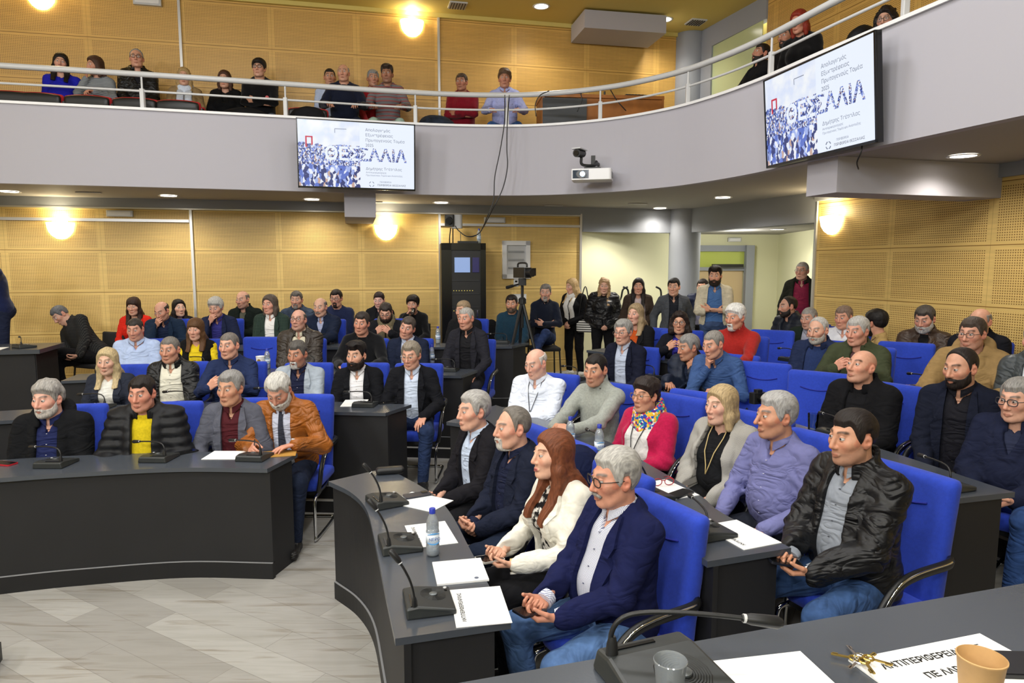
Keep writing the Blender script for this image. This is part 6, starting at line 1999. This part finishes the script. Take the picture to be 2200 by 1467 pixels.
PP('man with grey beard in denim jacket', 'against the back wall', 636, 625, 9.75, 4, head=(4, 2, 0), pose='low', tier=.36, w=1.08, skin='cf9f88', hair=('short', '5d5854'), beard=('goatee', '8c8680'), outer=('jacket', C('3a4658', 'denim'), 'half'), inner=('tee', C('2a2e38')), legs='2a3044', **DK)
PP('man in navy jumper with glasses and goatee', 'against the back wall', 721, 622, 9.85, 8, head=(6, 6, 0), pose='low', tier=.36, w=1.1, skin='cf9c86', hair=('short', '241d1b'), beard=('goatee', '2a211e'), glasses=('full', '26262a'), inner=('sweater', C('1f2744', 'knit')), legs='22242e', **DK)
PP('pale woman with pulled back dark hair', 'looking down behind the bearded man', 813, 628, 9.95, 6, head=(4, 12, 0), pose='low', fem=1, tier=.36, skin='dcb0a4', hair=('back', '2a1c20'), outer=('jacket', C('16171b'), 'half'), inner=('tee', C('1d1d22')), legs='202024', **DK)
W['drk'] = PP('boy in black sweatshirt', 'drinking from a plastic cup', 886, 633, 10.0, 6, head=(6, 4, 0), pose='drink', tier=.36, w=.92, skin='cf9d86', hair=('full', '1d1614'), inner=('sweater', C('131416', 'knit')), legs='202024', **DK)
PP('man in dark checked overshirt', 'slumped sideways asleep by the wall', 112, 662, 9.0, 48, head=(14, 36, -16), pose='low', tier=.33, w=1.1, skin='c79a85', hair=('short', '5f6064'), outer=('jacket', pattern('black_check', 'check', '17171a', '3a3a38', 16), 'closed', 'stand'), legs='131316', shoes='161618', lean=16, side=-34, cross=True, **DK)
# ---- speaker at the left edge
PP('man in navy jumper', 'standing at the left edge, head outside the picture', -34, 528, 8.5, 50, head=(10, 6, 0), pose='phone', tier=.5, stand=True, w=1.05, skin='d6a38d', hair=('short', '3a332f'), inner=('sweater', C('1d2446', 'knit')), legs='20263c', lod=2, g='standing at the back')
# ---- gallery, left to right
GA = dict(g='people on the gallery', tier=3.48)
PP('woman in cobalt blue dress with black hair', 'behind the gallery rail', 131, 113, 9.15, 4, head=(-4, 4, 6), pose='low', fem=1, fat=.6, w=1.15, skin='cf9f88', hair=('lob', '17120f'), inner=('tee', C('1d1fa8', 'shirt')), legs='22232c', **GA)
PP('woman in grey striped jumper with brown hair', 'hand raised across her face', 200, 119, 9.25, 22, head=(34, 6, 0), pose='mouth', fem=1, skin='c9967d', hair=('bob', '4a3226'), inner=('sweater', pattern('stripe_jumper', 'stripe_z', '9aa0a4', '4d545c', 16)), legs='3a4356', **GA)
PP('man in black leather jacket and glasses', 'sitting upright behind a rail post', 292, 105, 9.4, 0, head=(2, 0, 0), pose='low', w=1.08, fat=.3, skin='cf9a82', hair=('receding', '8d877f'), glasses=('full', '2a2624'), outer=('leather', C('121315', 'leather'), 'half'), inner=('tee', C('1d1d22')), legs='22232c', **GA)
PP('blonde woman with light scarf', 'half hidden by the gallery rail', 394, 144, 9.5, 4, head=(0, 2, 0), pose='low', fem=1, skin='d2a188', hair=('lob', 'a98d5e'), outer=('jacket', C('8a7350'), 'wide', None), inner=('tee', C('d8c8b8')), scarf=(C('c9d3e4', 'knit'), 'ends'), legs='22232c', **GA)
PP('brown-haired woman in black', 'behind the gallery rail, left of the man with arms crossed', 481, 150, 9.75, 10, head=(2, 4, 0), pose='low', fem=1, skin='cf9e86', hair=('bob', '4a2f22'), outer=('coat', C('121214'), 'half'), inner=('tee', C('17171a')), legs='18181a', **GA)
PP('young man in black sweatshirt with red chest print', 'glasses, arms crossed on the gallery', 555, 124, 9.85, 4, head=(8, 0, 0), pose='cross', w=1.12, fat=.3, skin='d3a28a', hair=('full', '1f1917'), glasses=('full', '26262a'), inner=('sweater', C('121215', 'knit')), legs='4a5468', extra=[('chest', .1, .55, .025, 'chest_print', 'c02a30')], **GA)
PP('dark-haired man', 'mostly hidden behind the bald man in navy on the gallery', 708, 147, 10.25, 4, head=(-6, 4, 0), pose='low', skin='c08f76', hair=('crop', '2a2320'), inner=shirt('b3c0dc'), legs='22232c', **GA)
PP('bald man in navy zip top', 'hands on knees on the gallery', 737, 137, 9.95, 2, head=(8, 4, 0), pose='rail', w=1.14, fat=.4, skin='cf9b82', hair=('fringe', '8f8a84'), inner=('sweater', C('171c2e', 'knit')), legs='1d2130', **GA)
PP('grey-haired man in red', 'mostly hidden behind the man in patterned jumper', 801, 149, 10.4, 0, head=(-8, 2, 0), pose='low', skin='c9957d', hair=('short', '8d8d8d'), inner=('sweater', C('a82630', 'knit')), legs='22232c', **GA)
PP('man in grey patterned jumper', 'hands joined on the gallery', 831, 137, 10.05, 2, head=(6, 2, 0), pose='rail', w=1.08, skin='a87a62', hair=('quiff', '3a2e27'), stub=.2, inner=('sweater', pattern('nordic', 'stripe_z', '7f8084', '4c4a50', 20, '8a4a4a')), legs='9ab0a2', **GA)
PP('man in dark red sweater', 'arms crossed on the gallery', 991, 157, 10.3, 6, head=(12, 4, 0), pose='cross', w=1.06, fat=.3, skin='b07a62', hair=('short', '4a3a2e'), inner=('sweater', C('7a1624', 'knit')), legs='2c4a7a', lkind='denim', **GA)
PP('man in lilac shirt with bushy brown hair', 'hands on the gallery edge', 1084, 146, 10.25, 0, head=(2, 4, 0), pose='rail', w=1.1, fat=.3, skin='c08a72', hair=('curly', '5d4632'), hscale=1.06, inner=shirt('a9b0e0'), legs='2c4a7a', lkind='denim', **GA)
PP('bearded man reclining in profile', 'with jeans, at the right of the gallery', 1640, 94, 8.75, 78, head=(-4, -10, 0), pose='low', skin='c08d74', hair=('short', '1d1715'), beard=('short', '1d1715'), outer=('jacket', C('19191c'), 'half'), inner=('tee', C('222226')), legs='3a5a94', lkind='denim', lean=-14, **GA)
PP('woman with copper red hair in black', 'leaning over the right gallery rail', 1714, 20, 7.7, 48, head=(4, 14, 0), pose='low', fem=1, w=1.1, skin='c98e76', hair=('bob', '8a2f1f'), inner=('sweater', C('121214', 'knit')), legs='18181a', lean=14, **GA)
PP('bearded man in dark jacket', 'behind the copper-haired woman on the gallery', 1690, 56, 8.25, 60, head=(0, 4, 0), pose='low', skin='b98870', hair=('crop', '2a2320'), beard=('short', '2a2320'), outer=('jacket', C('141416'), 'half'), inner=('tee', C('17171a')), legs='18181a', **GA)
PP('dark-haired person with glasses', 'peering just over the right gallery edge', 1903, 12, 7.0, 40, head=(4, 10, 0), pose='low', fem=1, skin='cfa08a', hair=('bigcurl', '201a18'), glasses=('full', '55504c'), inner=('sweater', C('d8d4cc', 'knit')), legs='18181a', **GA)

# ---- empty blue chairs
for (x, z, tr, turn, lab) in ((545, 7.95, .2, 2, 'empty blue council chair left of the bald man in brown leather'), (1622, 5.8, .2, 34, 'empty blue council chair right of the man leaning chin on fist'),
                              (1740, 5.27, .2, 38, 'empty blue council chair left of the bald man in black coat'), (1647, 7.5, .33, 30, 'empty blue council chair right of the man in red sweater'),
                              (1940, 6.25, .33, 34, 'empty blue council chair between the man in olive and the man in tan'), (1458, 4.95, .1, 44, 'empty blue council chair right of the woman in crimson')):
    p = at_y(x, 780, z)
    place(chair0, used, (p[0], p[1], tr), R(-turn), lab, CH)
# ---- tip-up seats on the gallery
for x, y, lab in ((-10, 1, 'red and black tip-up seat at the left edge of the gallery'), (62, 1, 'red and black tip-up seat in front of the woman in cobalt blue'), (170, 1, 'red and black tip-up seat in front of the woman in striped jumper'), (268, 1, 'red and black tip-up seat in front of the man in leather and glasses'),
                  (365, 1, 'red and black tip-up seat in front of the blonde woman with scarf'), (655, 1, 'red and black tip-up seat in front of the hidden dark-haired man')):
    p = near_path(RPf, x, 4.0)
    place(tip0, used, (p[0] - .03, p[1] + .22, 3.48), WA, lab, 'tip-up gallery seats')

# ================================================================= things on the desks
def on_desk(x, y, row): return at_z(x, y, TIER[row] + .7705)
mic1 = copy_tree(mic0)
for ch in list(mic1.children):
    if ch.name.split('.')[0] in ('gooseneck', 'mic_head', 'light_ring'):
        bpy.data.objects.remove(ch)
nk = spline([(-.075, .068, .04), (-.077, .068, .085), (-.06, .06, .118), (-.02, .045, .13), (.06, .015, .128), (.15, -.02, .118)], 6)
Geo().tube(nk, .0048, 8).lathe([(.012, 0), (.01, .03), (.006, .045)], (-.075, .068, .035), 14).build('gooseneck', M_BLACK, mic1, True, angle=50)
Geo().tube([(.14, -.0165, .119), (.156, -.0225, .117), (.2, -.04, .111), (.208, -.043, .1098)], [.0065, .011, .0125, .008], 12).build('mic_head', M_BLACK, mic1, True, angle=60)
Geo().tube([(.143, -.0175, .1188), (.148, -.0195, .1182)], .0085, 12).build('light_ring', M_RAIL, mic1, True, angle=40)
MG = 'conference microphones'
MICS = [(122, 998, 1, 'a', 180, 'in front of the man in the hooded parka'), (343, 986, 1, 'a', 178, 'in front of the man in yellow sweater'), (548, 984, 1, 'a', 174, 'in front of the man writing'),
        (215, 876, 2, 'a', 184, 'in front of the blonde woman in charcoal'), (396, 870, 2, 'a', 180, 'in front of the man in cream shirt'), (590, 862, 2, 'a', 178, 'behind the man writing, second left desk'), (785, 871, 2, 'a', 176, 'in front of the young man in black suit'),
        (965, 796, 3, 'a', 172, 'at the aisle end of the third left desk'), (665, 787, 3, 'a', 178, 'in front of the man in brown leather and glasses'), (430, 790, 3, 'a', 182, 'in front of the woman in yellow'),
        (1078, 737, 4, 'a', 172, 'in front of the man in teal sweater'), (700, 738, 4, 'a', 178, 'in front of the man in zipped fleece'),
        (833, 1080, 1, 'b', 122, 'far end of the front right desk'), (862, 1173, 1, 'b', 108, 'beside the water bottle on the front right desk'), (924, 1300, 1, 'b', 104, 'at the near end of the front right desk'),
        (1522, 1145, 2, 'a', 112, 'in front of the man in quilted leather jacket'), (1398, 1068, 2, 'b', 116, 'in front of the man in lilac shirt'), (1290, 972, 2, 'a', 122, 'in front of the woman in crimson'),
        (2032, 1046, 3, 'a', 108, 'at the near end of the third right desk'), (1800, 935, 3, 'a', 112, 'in front of the bald man in black coat'), (1236, 815, 3, 'a', 138, 'at the aisle end of the third right desk'), (1400, 812, 3, 'a', 134, 'in front of the grey-haired man in padded vest'),
        (1700, 775, 4, 'a', 120, 'in front of the balding man in blue jacket'), (1850, 800, 4, 'a', 116, 'in front of the man in olive jacket'), (1990, 840, 4, 'a', 112, 'in front of the man in tan jacket')]
for x, y, row, kd, rz, lab in MICS:
    p = on_desk(x, y, row)
    place(mic0 if kd == 'b' else mic1, used, p, R(rz), 'black gooseneck conference microphone ' + lab, MG)
p = at_z(1435, 1476, ZD)
o = place(mic1, used, p, math.atan2(dv[1], dv[0]) + R(4), 'large black gooseneck conference microphone on the near dais desk', MG); o.scale = (.92, .92, .85)

for x, y, row, lab in ((930, 1192, 1, 'clear water bottle with blue cap on the front right desk'), (1225, 965, 2, 'clear water bottle with blue cap before the man in grey turtleneck'), (1287, 985, 2, 'clear water bottle with blue cap before the woman in crimson'),
                       (575, 792, 3, 'clear water bottle beside the white paper cup'), (818, 785, 3, 'clear water bottle between the man in black sweater and the tilted head'), (928, 782, 3, 'clear water bottle beside the thin grey-haired man'), (941, 738, 4, 'clear water bottle at the end of the fourth left desk')):
    place(bot0, used, on_desk(x, y, row), R(20), lab, 'water bottles')
place(bot0, used, (rk.location.x + .22, rk.location.y + .22, .33 + 2.1), 0, 'clear water bottle on top of the equipment rack', 'water bottles')

def put(o, x, y, row, rz=0., dz=0.):
    p = on_desk(x, y, row); o.location = (p[0], p[1], p[2] + dz); o.rotation_euler = (0, 0, R(rz)); return o
put(make_card(lab='white name card on the near end of the front right desk'), 1030, 1302, 1, 100)
put(make_card(lab='white name card behind the water bottle on the front right desk'), 925, 1148, 1, 108)
t = put(thing('paper_folder', 'plain white folder between the two name cards', 'folder'), 988, 1229, 1, 12)
Geo().box((0, 0, .004), (.22, .22, .008)).build('cover', M_PAPER, t); Geo().lathe([(.008, .0083), (.01, .0086), (.008, .0088)], (.06, -.085, 0), 14).build('printed_mark', M_SGREY, t)
put(make_card('', .21, .297, 'paper_sheet', 'white sheets under the dark phone at the far end of the front right desk'), 905, 1078, 1, 60)
t = put(make_phone('mobile_phone', '1c2130'), 896, 1066, 1, -62, .003); tag(t, 'dark blue phone lying on white sheets, front right desk', 'phone', 'phones')
put(make_card(lab='white name card before the man in quilted leather jacket'), 1590, 1148, 2, 112)
put(make_card('', .21, .297, 'paper_sheet', 'white sheets with red glasses on them before the man in lilac'), 1432, 1052, 2, 24)
t = put(make_phone('mobile_phone', '15181a', False), 1462, 1063, 2, -50, .003); tag(t, 'black phone lying on white sheets before the man in lilac', 'phone', 'phones')
M_REDP = mat('red_plastic', 'a31c2c', .3)
t = put(thing('eyeglasses', 'folded red eyeglasses on the white sheets', 'glasses'), 1425, 1045, 2, 10, .005)
g = Geo()
for s in (-1, 1):
    g.tube([(s * .035 + .027 * math.cos(a), 0, .022 + .02 * math.sin(a)) for a in np.linspace(0, 6.28, 15)[:-1]], .0025, 6, True)
g.tube([(-.008, 0, .03), (.008, 0, .03)], .0025, 6).build('front_frame', M_REDP, t, True)
for s in (-1, 1):
    Geo().tube([(s * .062, 0, .032), (s * .062, .07, .03), (s * .058, .13, .006)], .0025, 6).build('temple', M_REDP, t, True)
put(make_card('', .297, .21, 'paper_sheet', 'white sheet being written on by the man in tan leather'), 492, 978, 1, 0)
t = put(thing('envelope', 'brown envelope under the watch hand of the man writing', 'envelope'), 600, 975, 1, 14); Geo().box((0, 0, .002), (.23, .16, .004)).build('paper', mat('brown_paper', 'b48538', .7), t)
Geo().add([(-.115, .08, .0042), (.115, .08, .0042), (0, .0, .0046)], [(2, 1, 0)]).build('flap', mat('brown_paper_flap', 'a67a32', .7), t)
t = put(make_phone('mobile_phone', 'b3202c', False), 10, 997, 1, 75); tag(t, 'phone in a red case at the left end of the front desk', 'phone', 'phones')
t = put(make_phone('mobile_phone', '17181b', False), 400, 972, 1, -40); tag(t, 'black phone beside the microphone of the man in yellow', 'phone', 'phones')
t = put(make_phone('mobile_phone', '202226', False), 832, 866, 2, -60); tag(t, 'black phone at the end of the second left desk', 'phone', 'phones')
put(make_card('', .21, .297, 'paper_sheet', 'white sheet before the young man in black suit'), 762, 866, 2, 5)
t = put(thing('spectacle_case', 'long black case at the far tip of the front right desk', 'case'), 838, 1017, 1, 14)
sdf_mesh('case_body', (-.1, -.05, 0), (.1, .05, .06), .006, lambda P: rbox(P, (0, 0, .022), (.18, .07, .042), .018), M_BLACK, t)
t = put(thing('drinking_glass', 'empty clear drinking glass on the third right desk', 'glass'), 1746, 925, 3)
Geo().lathe([(.0001, .004), (.03, .003), (.036, .12), (.034, .12), (.028, .008), (.0001, .008)], n=20).build('glass_body', M_GLASS, t, True, angle=40)
t = put(thing('paper_cup', 'white paper cup with yellow print beside a bottle', 'cup'), 560, 793, 3)
Geo().lathe([(.0001, .002), (.036, .001), (.046, .14), (.049, .142), (.046, .145), (.043, .14), (.034, .006), (.0001, .006)], n=22).build('cup_body', M_PAPER, t, True, angle=50)
Geo().lathe([(.0395, .03), (.0415, .06)], n=22).build('yellow_print', mat('yellow_print', 'e2d84a', .6), t, True)
o = Geo().lathe([(.017, 0), (.012, .002), (.0001, .002)], n=14).build('round_print', mat('brown_print', '8a6a2a', .6), t, True); o.matrix_local = Matrix.Translation((0, -.045, .1)) @ Matrix.Rotation(math.pi / 2, 4, 'X')
t = put(thing('photo_camera', 'black photo camera lying on the third right desk', 'camera'), 1628, 866, 3, 20)
Geo().box((0, 0, .045), (.14, .07, .09), bev=.02).box((0, 0, .1), (.06, .05, .03), bev=.012).build('camera_body', M_BLACK, t); Geo().tube([(0, -.03, .045), (0, -.11, .045)], .036, 16).build('lens', M_BLACKG, t, True, angle=40)
# phones in hands
for key, sd, lab in (('mou', 1, 'phone in the hands of the man with grey moustache'), ('cream', 1, 'small pale phone in the hands of the auburn woman'), ('lea', -1, 'dark phone in the hands of the man in leather')):
    pr_ = W[key]
    f, n, _ = pr_['dirs'][sd]
    f = unit(f); n = unit(n - f * np.dot(f, n))
    v = to_world(pr_, pr_['WR'][sd] + f * .12 + n * .03)
    o = make_phone('mobile_phone', 'd9d5cc' if key == 'cream' else '1b1d26', False)
    o.location = [float(a) for a in v]; o.rotation_euler = (R(-12), R(6), pr_['rz'] + R(20 * sd))
    tag(o, lab, 'phone', 'phones')
pr_ = W['org']; f, n, _ = pr_['dirs'][-1]
v = to_world(pr_, pr_['WR'][-1] + unit(f) * .10 + unit(n) * .02)
t = thing('pen', 'dark pen in the writing hand of the man in tan leather', 'pen', v, 0)
Geo().tube([(.005, -.03, -.055), (.0, .0, .0), (-.012, .05, .085)], [.0012, .0045, .0045], 8).build('barrel', M_BLACK, t, True)
pr_ = W['drk']; f, n, _ = pr_['dirs'][-1]
v = to_world(pr_, pr_['WR'][-1] + unit(f) * .09 + unit(n) * .035)
t = thing('plastic_cup', 'clear plastic cup held to the mouth of the boy', 'cup', v, pr_['rz']); t.rotation_euler = (R(-60), 0, pr_['rz'])
Geo().lathe([(.0001, -.05), (.028, -.05), (.037, .05), (.035, .05), (.026, -.046), (.0001, -.046)], n=18).build('cup_body', glass_mat('cloudy_plastic', 'e8ecee', .8, .2), t, True, angle=40)

# ---- things on the dais desk
def dais(o, x, y, rz=0.):
    p = at_z(x, y, ZD + .0005); o.location = [float(v) for v in p]; o.rotation_euler = (0, 0, math.atan2(dv[1], dv[0]) + R(rz)); return o
dais(make_card('ΑΝΤΙΠΕΡΙΦΕΡΕΙΑΡΧΗΣ\nΠΕ ΛΑΡΙΣΑΣ', .297, .21, 'name_card', 'white name card with two printed lines on the dais desk', .0205), 2085, 1464, 0)
dais(make_card('', .2, .14, 'paper_sheet', 'blank white sheet at the bottom edge on the dais desk'), 1655, 1466, -6)
t = dais(thing('kraft_cup', 'brown paper cup standing on the name card', 'cup'), 2100, 1530); t.scale = (.8, .8, .8)
Geo().lathe([(.0001, .003), (.029, .002), (.0405, .108), (.0425, .11), (.0425, .113), (.0405, .114), (.039, .108), (.0275, .008), (.0001, .008)], n=36).build('cup_body', mat('kraft_card', 'c9a06a', .65, noise=.05, ns=40), t, True, angle=50)
Geo().lathe([(.0001, .03), (.03, .03)], n=24).build('coffee', mat('coffee', '2b1710', .15), t)
t = dais(thing('plastic_cup', 'clear plastic cup with dark drink in front of the dais microphone', 'cup'), 1438, 1515); t.scale = (.74, .74, .8)
Geo().lathe([(.0001, .003), (.024, .002), (.034, .092), (.0355, .093), (.034, .095), (.0325, .09), (.0225, .006), (.0001, .006)], n=28).build('cup_body', highlight_mix('cup_plastic', 'eef1f2', .16), t, True, angle=40)
Geo().lathe([(.0001, .007), (.022, .007), (.0262, .035), (.0001, .035)], n=22).build('drink', mat('cola', '2a120c', .1), t, True, angle=40)
t = dais(thing('key_bunch', 'bunch of brass and steel keys on the dais desk', 'keys'), 1850, 1426); t.scale = (.75, .75, .75)
M_BRASS = mat('brass', 'b59a52', .3, metal=.9)
for k, (a, m_) in enumerate(((20, M_BRASS), (75, M_CHROME), (140, M_BRASS), (205, M_CHROME), (250, M_BRASS), (310, M_BRASS))):
    c_, s_ = math.cos(R(a)), math.sin(R(a))
    z0 = .004 + .003 * k
    Geo().tube([(.014 * c_ + .011 * math.cos(b), .014 * s_ + .011 * math.sin(b), z0) for b in np.linspace(0, 6.28, 13)[:-1]], .0028, 6, True).box((.043 * c_, .043 * s_, z0), (.04, .006, .003), rz=R(a)).box((.054 * c_ + .004 * s_, .054 * s_ - .004 * c_, z0), (.012, .006, .003), rz=R(a)).build('key', m_, t)
Geo().tube([(.014 * math.cos(b), .014 * math.sin(b), .014 + .004 * math.sin(b)) for b in np.linspace(0, 6.28, 17)[:-1]], .0015, 6, True).build('key_ring', M_CHROME, t, True)
t = dais(make_phone('mobile_phone', '121316', False), 2205, 1436, 70); tag(t, 'black phone beside the brown paper cup at the right edge', 'phone', 'phones')

# ---- coats and bags
def heap(name, lab, cat, p, size, m, seed, rz=0., parent=None):
    sx, sy, sz = size
    def f(P):
        d = smin(ell(P, (0, 0, sz * .4), (sx, sy, sz * .6)), ell(P, (sx * .4, -sy * .2, sz * .25), (sx * .6, sy * .9, sz * .4)), .05)
        d = d + .02 * wob(P, 14, seed) + .009 * wob(P, 42, seed + 1)
        return np.maximum(d, .002 - P[2])
    o = sdf_mesh(name, (-sx * 1.5, -sy * 1.5, 0), (sx * 1.5, sy * 1.5, sz * 1.4), .016, f, m, None)
    o.location = [float(v) for v in p]; o.rotation_euler = (0, 0, rz)
    return tag(o, lab, cat, 'coats and bags laid down')
p = at_y(935, 262, 9.75); heap('folded_coat', 'dark denim coat lying on the gallery left of the man in red sweater', 'coat', (p[0], p[1], 3.9), (.26, .17, .28), C('222a38', 'denim'), 3)
p = at_y(1828, 82, 6.9); heap('black_bag', 'black bag lying on the right gallery edge', 'bag', (p[0] + .12, p[1], 3.99), (.2, .16, .42), C('141518', 'puffer'), 9, .5)
p = at_y(1985, 8, 6.1); heap('folded_coat', 'black coat at the top right edge of the gallery', 'coat', (p[0] + .15, p[1], 4.0), (.22, .16, .3), C('17171a'), 12, .5)
p = at_y(520, 228, 9.05); heap('folded_coat', 'black coat over the seat in front of the woman in black on the gallery', 'coat', (p[0], p[1], 3.7), (.38, .14, .42), C('141416'), 15)
p = at_y(655, 225, 9.1); heap('folded_coat', 'black coat on the tip-up seat left of the bald man in navy', 'coat', (p[0], p[1] + .1, 3.95), (.22, .14, .22), C('17171b'), 18)
p = at_y(1240, 1000, 3.75); heap('navy_coat', 'navy coat slung between the auburn woman and the man with moustache', 'coat', (p[0] + .03, p[1] + .1, .5), (.2, .2, .55), C('141b38'), 21)
p = at_y(1062, 690, 9.9); heap('folded_coat', 'black coat draped beside the equipment rack', 'coat', (p[0] - .05, p[1], .36), (.22, .2, .95), C('121214'), 24)
hb = thing('handbag', 'white and black striped handbag at the side of the woman with white scarf', 'bag', at_y(1256, 700, 10.75), R(-20))
sdf_mesh('bag_body', (-.16, -.08, -.12), (.16, .08, .14), .012, lambda P: rbox(P, (0, 0, 0), (.26, .1, .2), .035), pattern('bag_stripes', 'stripe_z', 'e8e6e0', '2a2a2a', 9), hb)
Geo().tube(spline([(-.1, 0, .1), (-.06, 0, .4), (.0, .02, .62), (.06, 0, .4), (.1, 0, .1)], 5), .009, 6).build('shoulder_strap', M_BLACK, hb, True)
# ---- gallery desk with its equipment
gp = at_y(1275, 215, 10.05)
gd = thing('control_desk', 'brown wooden control desk with grey cover behind the gallery rail', 'desk', (gp[0], gp[1], 3.49), R(6)); gd.scale = (1, 1, 1.3)
M_WOOD = mat('brown_wood', 'a5672c', .5, noise=.2, ns=6)
Geo().box((.1, .1, .74), (1.75, .6, .035)).build('desk_top', M_WOOD, gd)
Geo().box((.35, -.16, .36), (1.2, .03, .72)).build('front_board', M_WOOD, gd)
Geo().box((-.45, -.2, .4), (.62, .02, .62)).build('grey_cover', mat('grey_cloth_cover', '55585c', .9), gd)
Geo().box((.96, .1, .37), (.03, .58, .74)).build('side_board', M_WOOD, gd); Geo().box((-.75, .1, .37), (.03, .58, .74)).build('side_board', M_WOOD, gd)
ct = math.cos(R(6)); gz = 3.48 + .757 * 1.3
o = heap('cap_bag', 'dark rounded bag on the gallery control desk', 'bag', (gp[0] - .3, gp[1] + .1, gz), (.16, .1, .16), C('16161c'), 31)
t = thing('desk_telephone', 'white apparatus with a black knob on the gallery control desk', 'telephone', (gp[0] + .18, gp[1] + .1, gz), R(10))
Geo().add([(-.14, -.09, 0), (.14, -.09, 0), (.14, .09, 0), (-.14, .09, 0), (-.12, -.07, .03), (.12, -.07, .03), (.1, .07, .08), (-.1, .07, .08)], [(3, 2, 1, 0), (0, 1, 5, 4), (4, 5, 6, 7), (6, 5, 1, 2), (7, 6, 2, 3), (4, 7, 3, 0)]).build('case', M_WHITE, t)
Geo().tube([(0, .03, .06), (0, .03, .13)], .014, 10).build('knob', M_BLACK, t)
t = thing('audio_mixer', 'flat black mixer at the right of the gallery control desk', 'mixer', (gp[0] + .62, gp[1] + .12, gz), R(8))
Geo().box((0, 0, .03), (.36, .22, .06), bev=.01).build('case', M_BLACK, t)
for k in range(6): Geo().tube([(-.13 + .05 * k, -.04, .06), (-.13 + .05 * k, -.04, .078)], .009, 8).build('knob', M_RAIL, t)
for k, pts in enumerate((((1180, 195), (1160, 205), (1150, 225), (1152, 250)), ((1245, 193), (1250, 215), (1240, 240)), ((1310, 190), (1325, 215), (1345, 238)))):
    o = Geo().tube(spline([tuple(at_y(x, y, 9.32)) for x, y in pts], 6), .007, 6).build('rail_cable', M_BLACK, None, True)
    tag(o, ('thin black cable from rail down to the left side of the control desk', 'thin black cable hanging before the middle of the control desk', 'thin black cable hanging before the right side of the control desk')[k], 'cable', 'cables on the gallery rail')
# ---- floor monitor in the bottom left corner
p = at_z(-6, 1462, 0)
t = thing('floor_speaker', 'black box corner at the bottom left edge on the floor', 'speaker', (p[0] - .25, p[1] - .02, 0), R(20))
Geo().add([(-.2, -.15, 0), (.2, -.15, 0), (.2, .15, 0), (-.2, .15, 0), (-.2, -.05, .1), (.2, -.05, .1), (.2, .15, .1), (-.2, .15, .1)], [(3, 2, 1, 0), (0, 1, 5, 4), (4, 5, 6, 7), (6, 5, 1, 2), (7, 6, 2, 3), (4, 7, 3, 0)]).build('cabinet', M_BLACK, t)
Geo().add([(-.18, -.143, .012), (.18, -.143, .012), (.18, -.058, .097), (-.18, -.058, .097)], [(0, 1, 2, 3)]).build('grille', mat('speaker_grille', '2a2c30', .7), t)
t = thing('conference_microphone', 'black gooseneck conference microphone on the high lectern desk', 'microphone', (0, 0, 0))
bpy.data.objects.remove(t)
place(mic1, used, (-5.75, 8.0, 1.141), R(150), 'black gooseneck conference microphone on the high desk at the left edge', MG)
t = thing('paper_sheet', 'white sheet on the high desk at the left edge', 'paper', (-6.0, 7.85, 1.141), R(20)); Geo().box((0, 0, .001), (.21, .297, .002)).build('sheet', M_PAPER, t)
# ================================================================= light and camera
for x, y in ((-3.6, 1.2), (-1.2, 1.2), (1.2, 1.2), (-3.6, 3.6), (-1.2, 3.6), (1.2, 3.6), (-3.6, 6.0), (-1.2, 6.0), (1.0, 6.0), (-1.2, -1.6), (1.2, -1.6)):
    lamp('ceiling_lamp', 'AREA', (x, y, 5.88), 56, (.98, .98, 1), .5)
for x, y, z, e in ((-5.5, -2.6, 4.6, 220), (-2.2, -3.4, 5.0, 190), (1.0, -3.4, 5.0, 110), (-7.5, 1.5, 4.8, 160)):  # unseen area fills, added behind and left of the camera to brighten the fronts
    v = Vector((0, 8, 2.4)) - Vector((x, y, z))
    lamp('unseen_fill', 'AREA', (x, y, z), e, (.97, .98, 1), 1.0, v.to_track_quat('-Z', 'Y').to_euler())
w = bpy.data.worlds.new('room_air'); SC.world = w
w.use_nodes = True
w.node_tree.nodes['Background'].inputs[0].default_value = (.9, .95, 1, 1)
w.node_tree.nodes['Background'].inputs[1].default_value = .12
lamp('lobby_fill', 'POINT', (4.3, 11.0, 5.3), 60, (1, .97, .85), .2)  # added fill without a fixture, brightens the gallery lobby
lamp('lobby_fill', 'POINT', (4.0, 12.2, 2.5), 45, (1, .98, .9), .15)  # added fill without a fixture, besides the lobby's own downlight
lamp('lobby_fill', 'SPOT', (1.9, 11.0, 3.0), 130, (1, .96, .88), .1, None, 140, .6)  # added spot without a fixture, brightens the cream wall
cam = bpy.data.cameras.new('camera'); cam.lens = 24.0; cam.sensor_width = 36.0; cam.clip_start = .05
co = bpy.data.objects.new('camera', cam); COL.objects.link(co)
co.location = (0, 0, H); co.rotation_euler = (math.pi / 2 - PITCH, 0, 0)
SC.camera = co
vs = SC.view_settings
vs.view_transform = 'Standard'; vs.look = 'None'; vs.gamma = 1.0; vs.exposure = -0.42; vs.use_curve_mapping = False
SC.cycles.max_bounces = 5; SC.cycles.diffuse_bounces = 3; SC.cycles.glossy_bounces = 2; SC.cycles.transparent_max_bounces = 12
SC.cycles.sample_clamp_indirect = 4.0
SC.cycles.use_adaptive_sampling = True; SC.cycles.adaptive_threshold = .045
for pr_ in (chair0, pchair, tip0, mic0, bot0, dl, sc) + ((mic1,) if "mic1" in globals() else ()):
    if not used.get(pr_.name):
        for o in list(pr_.children_recursive) + [pr_]:
            bpy.data.objects.remove(o)
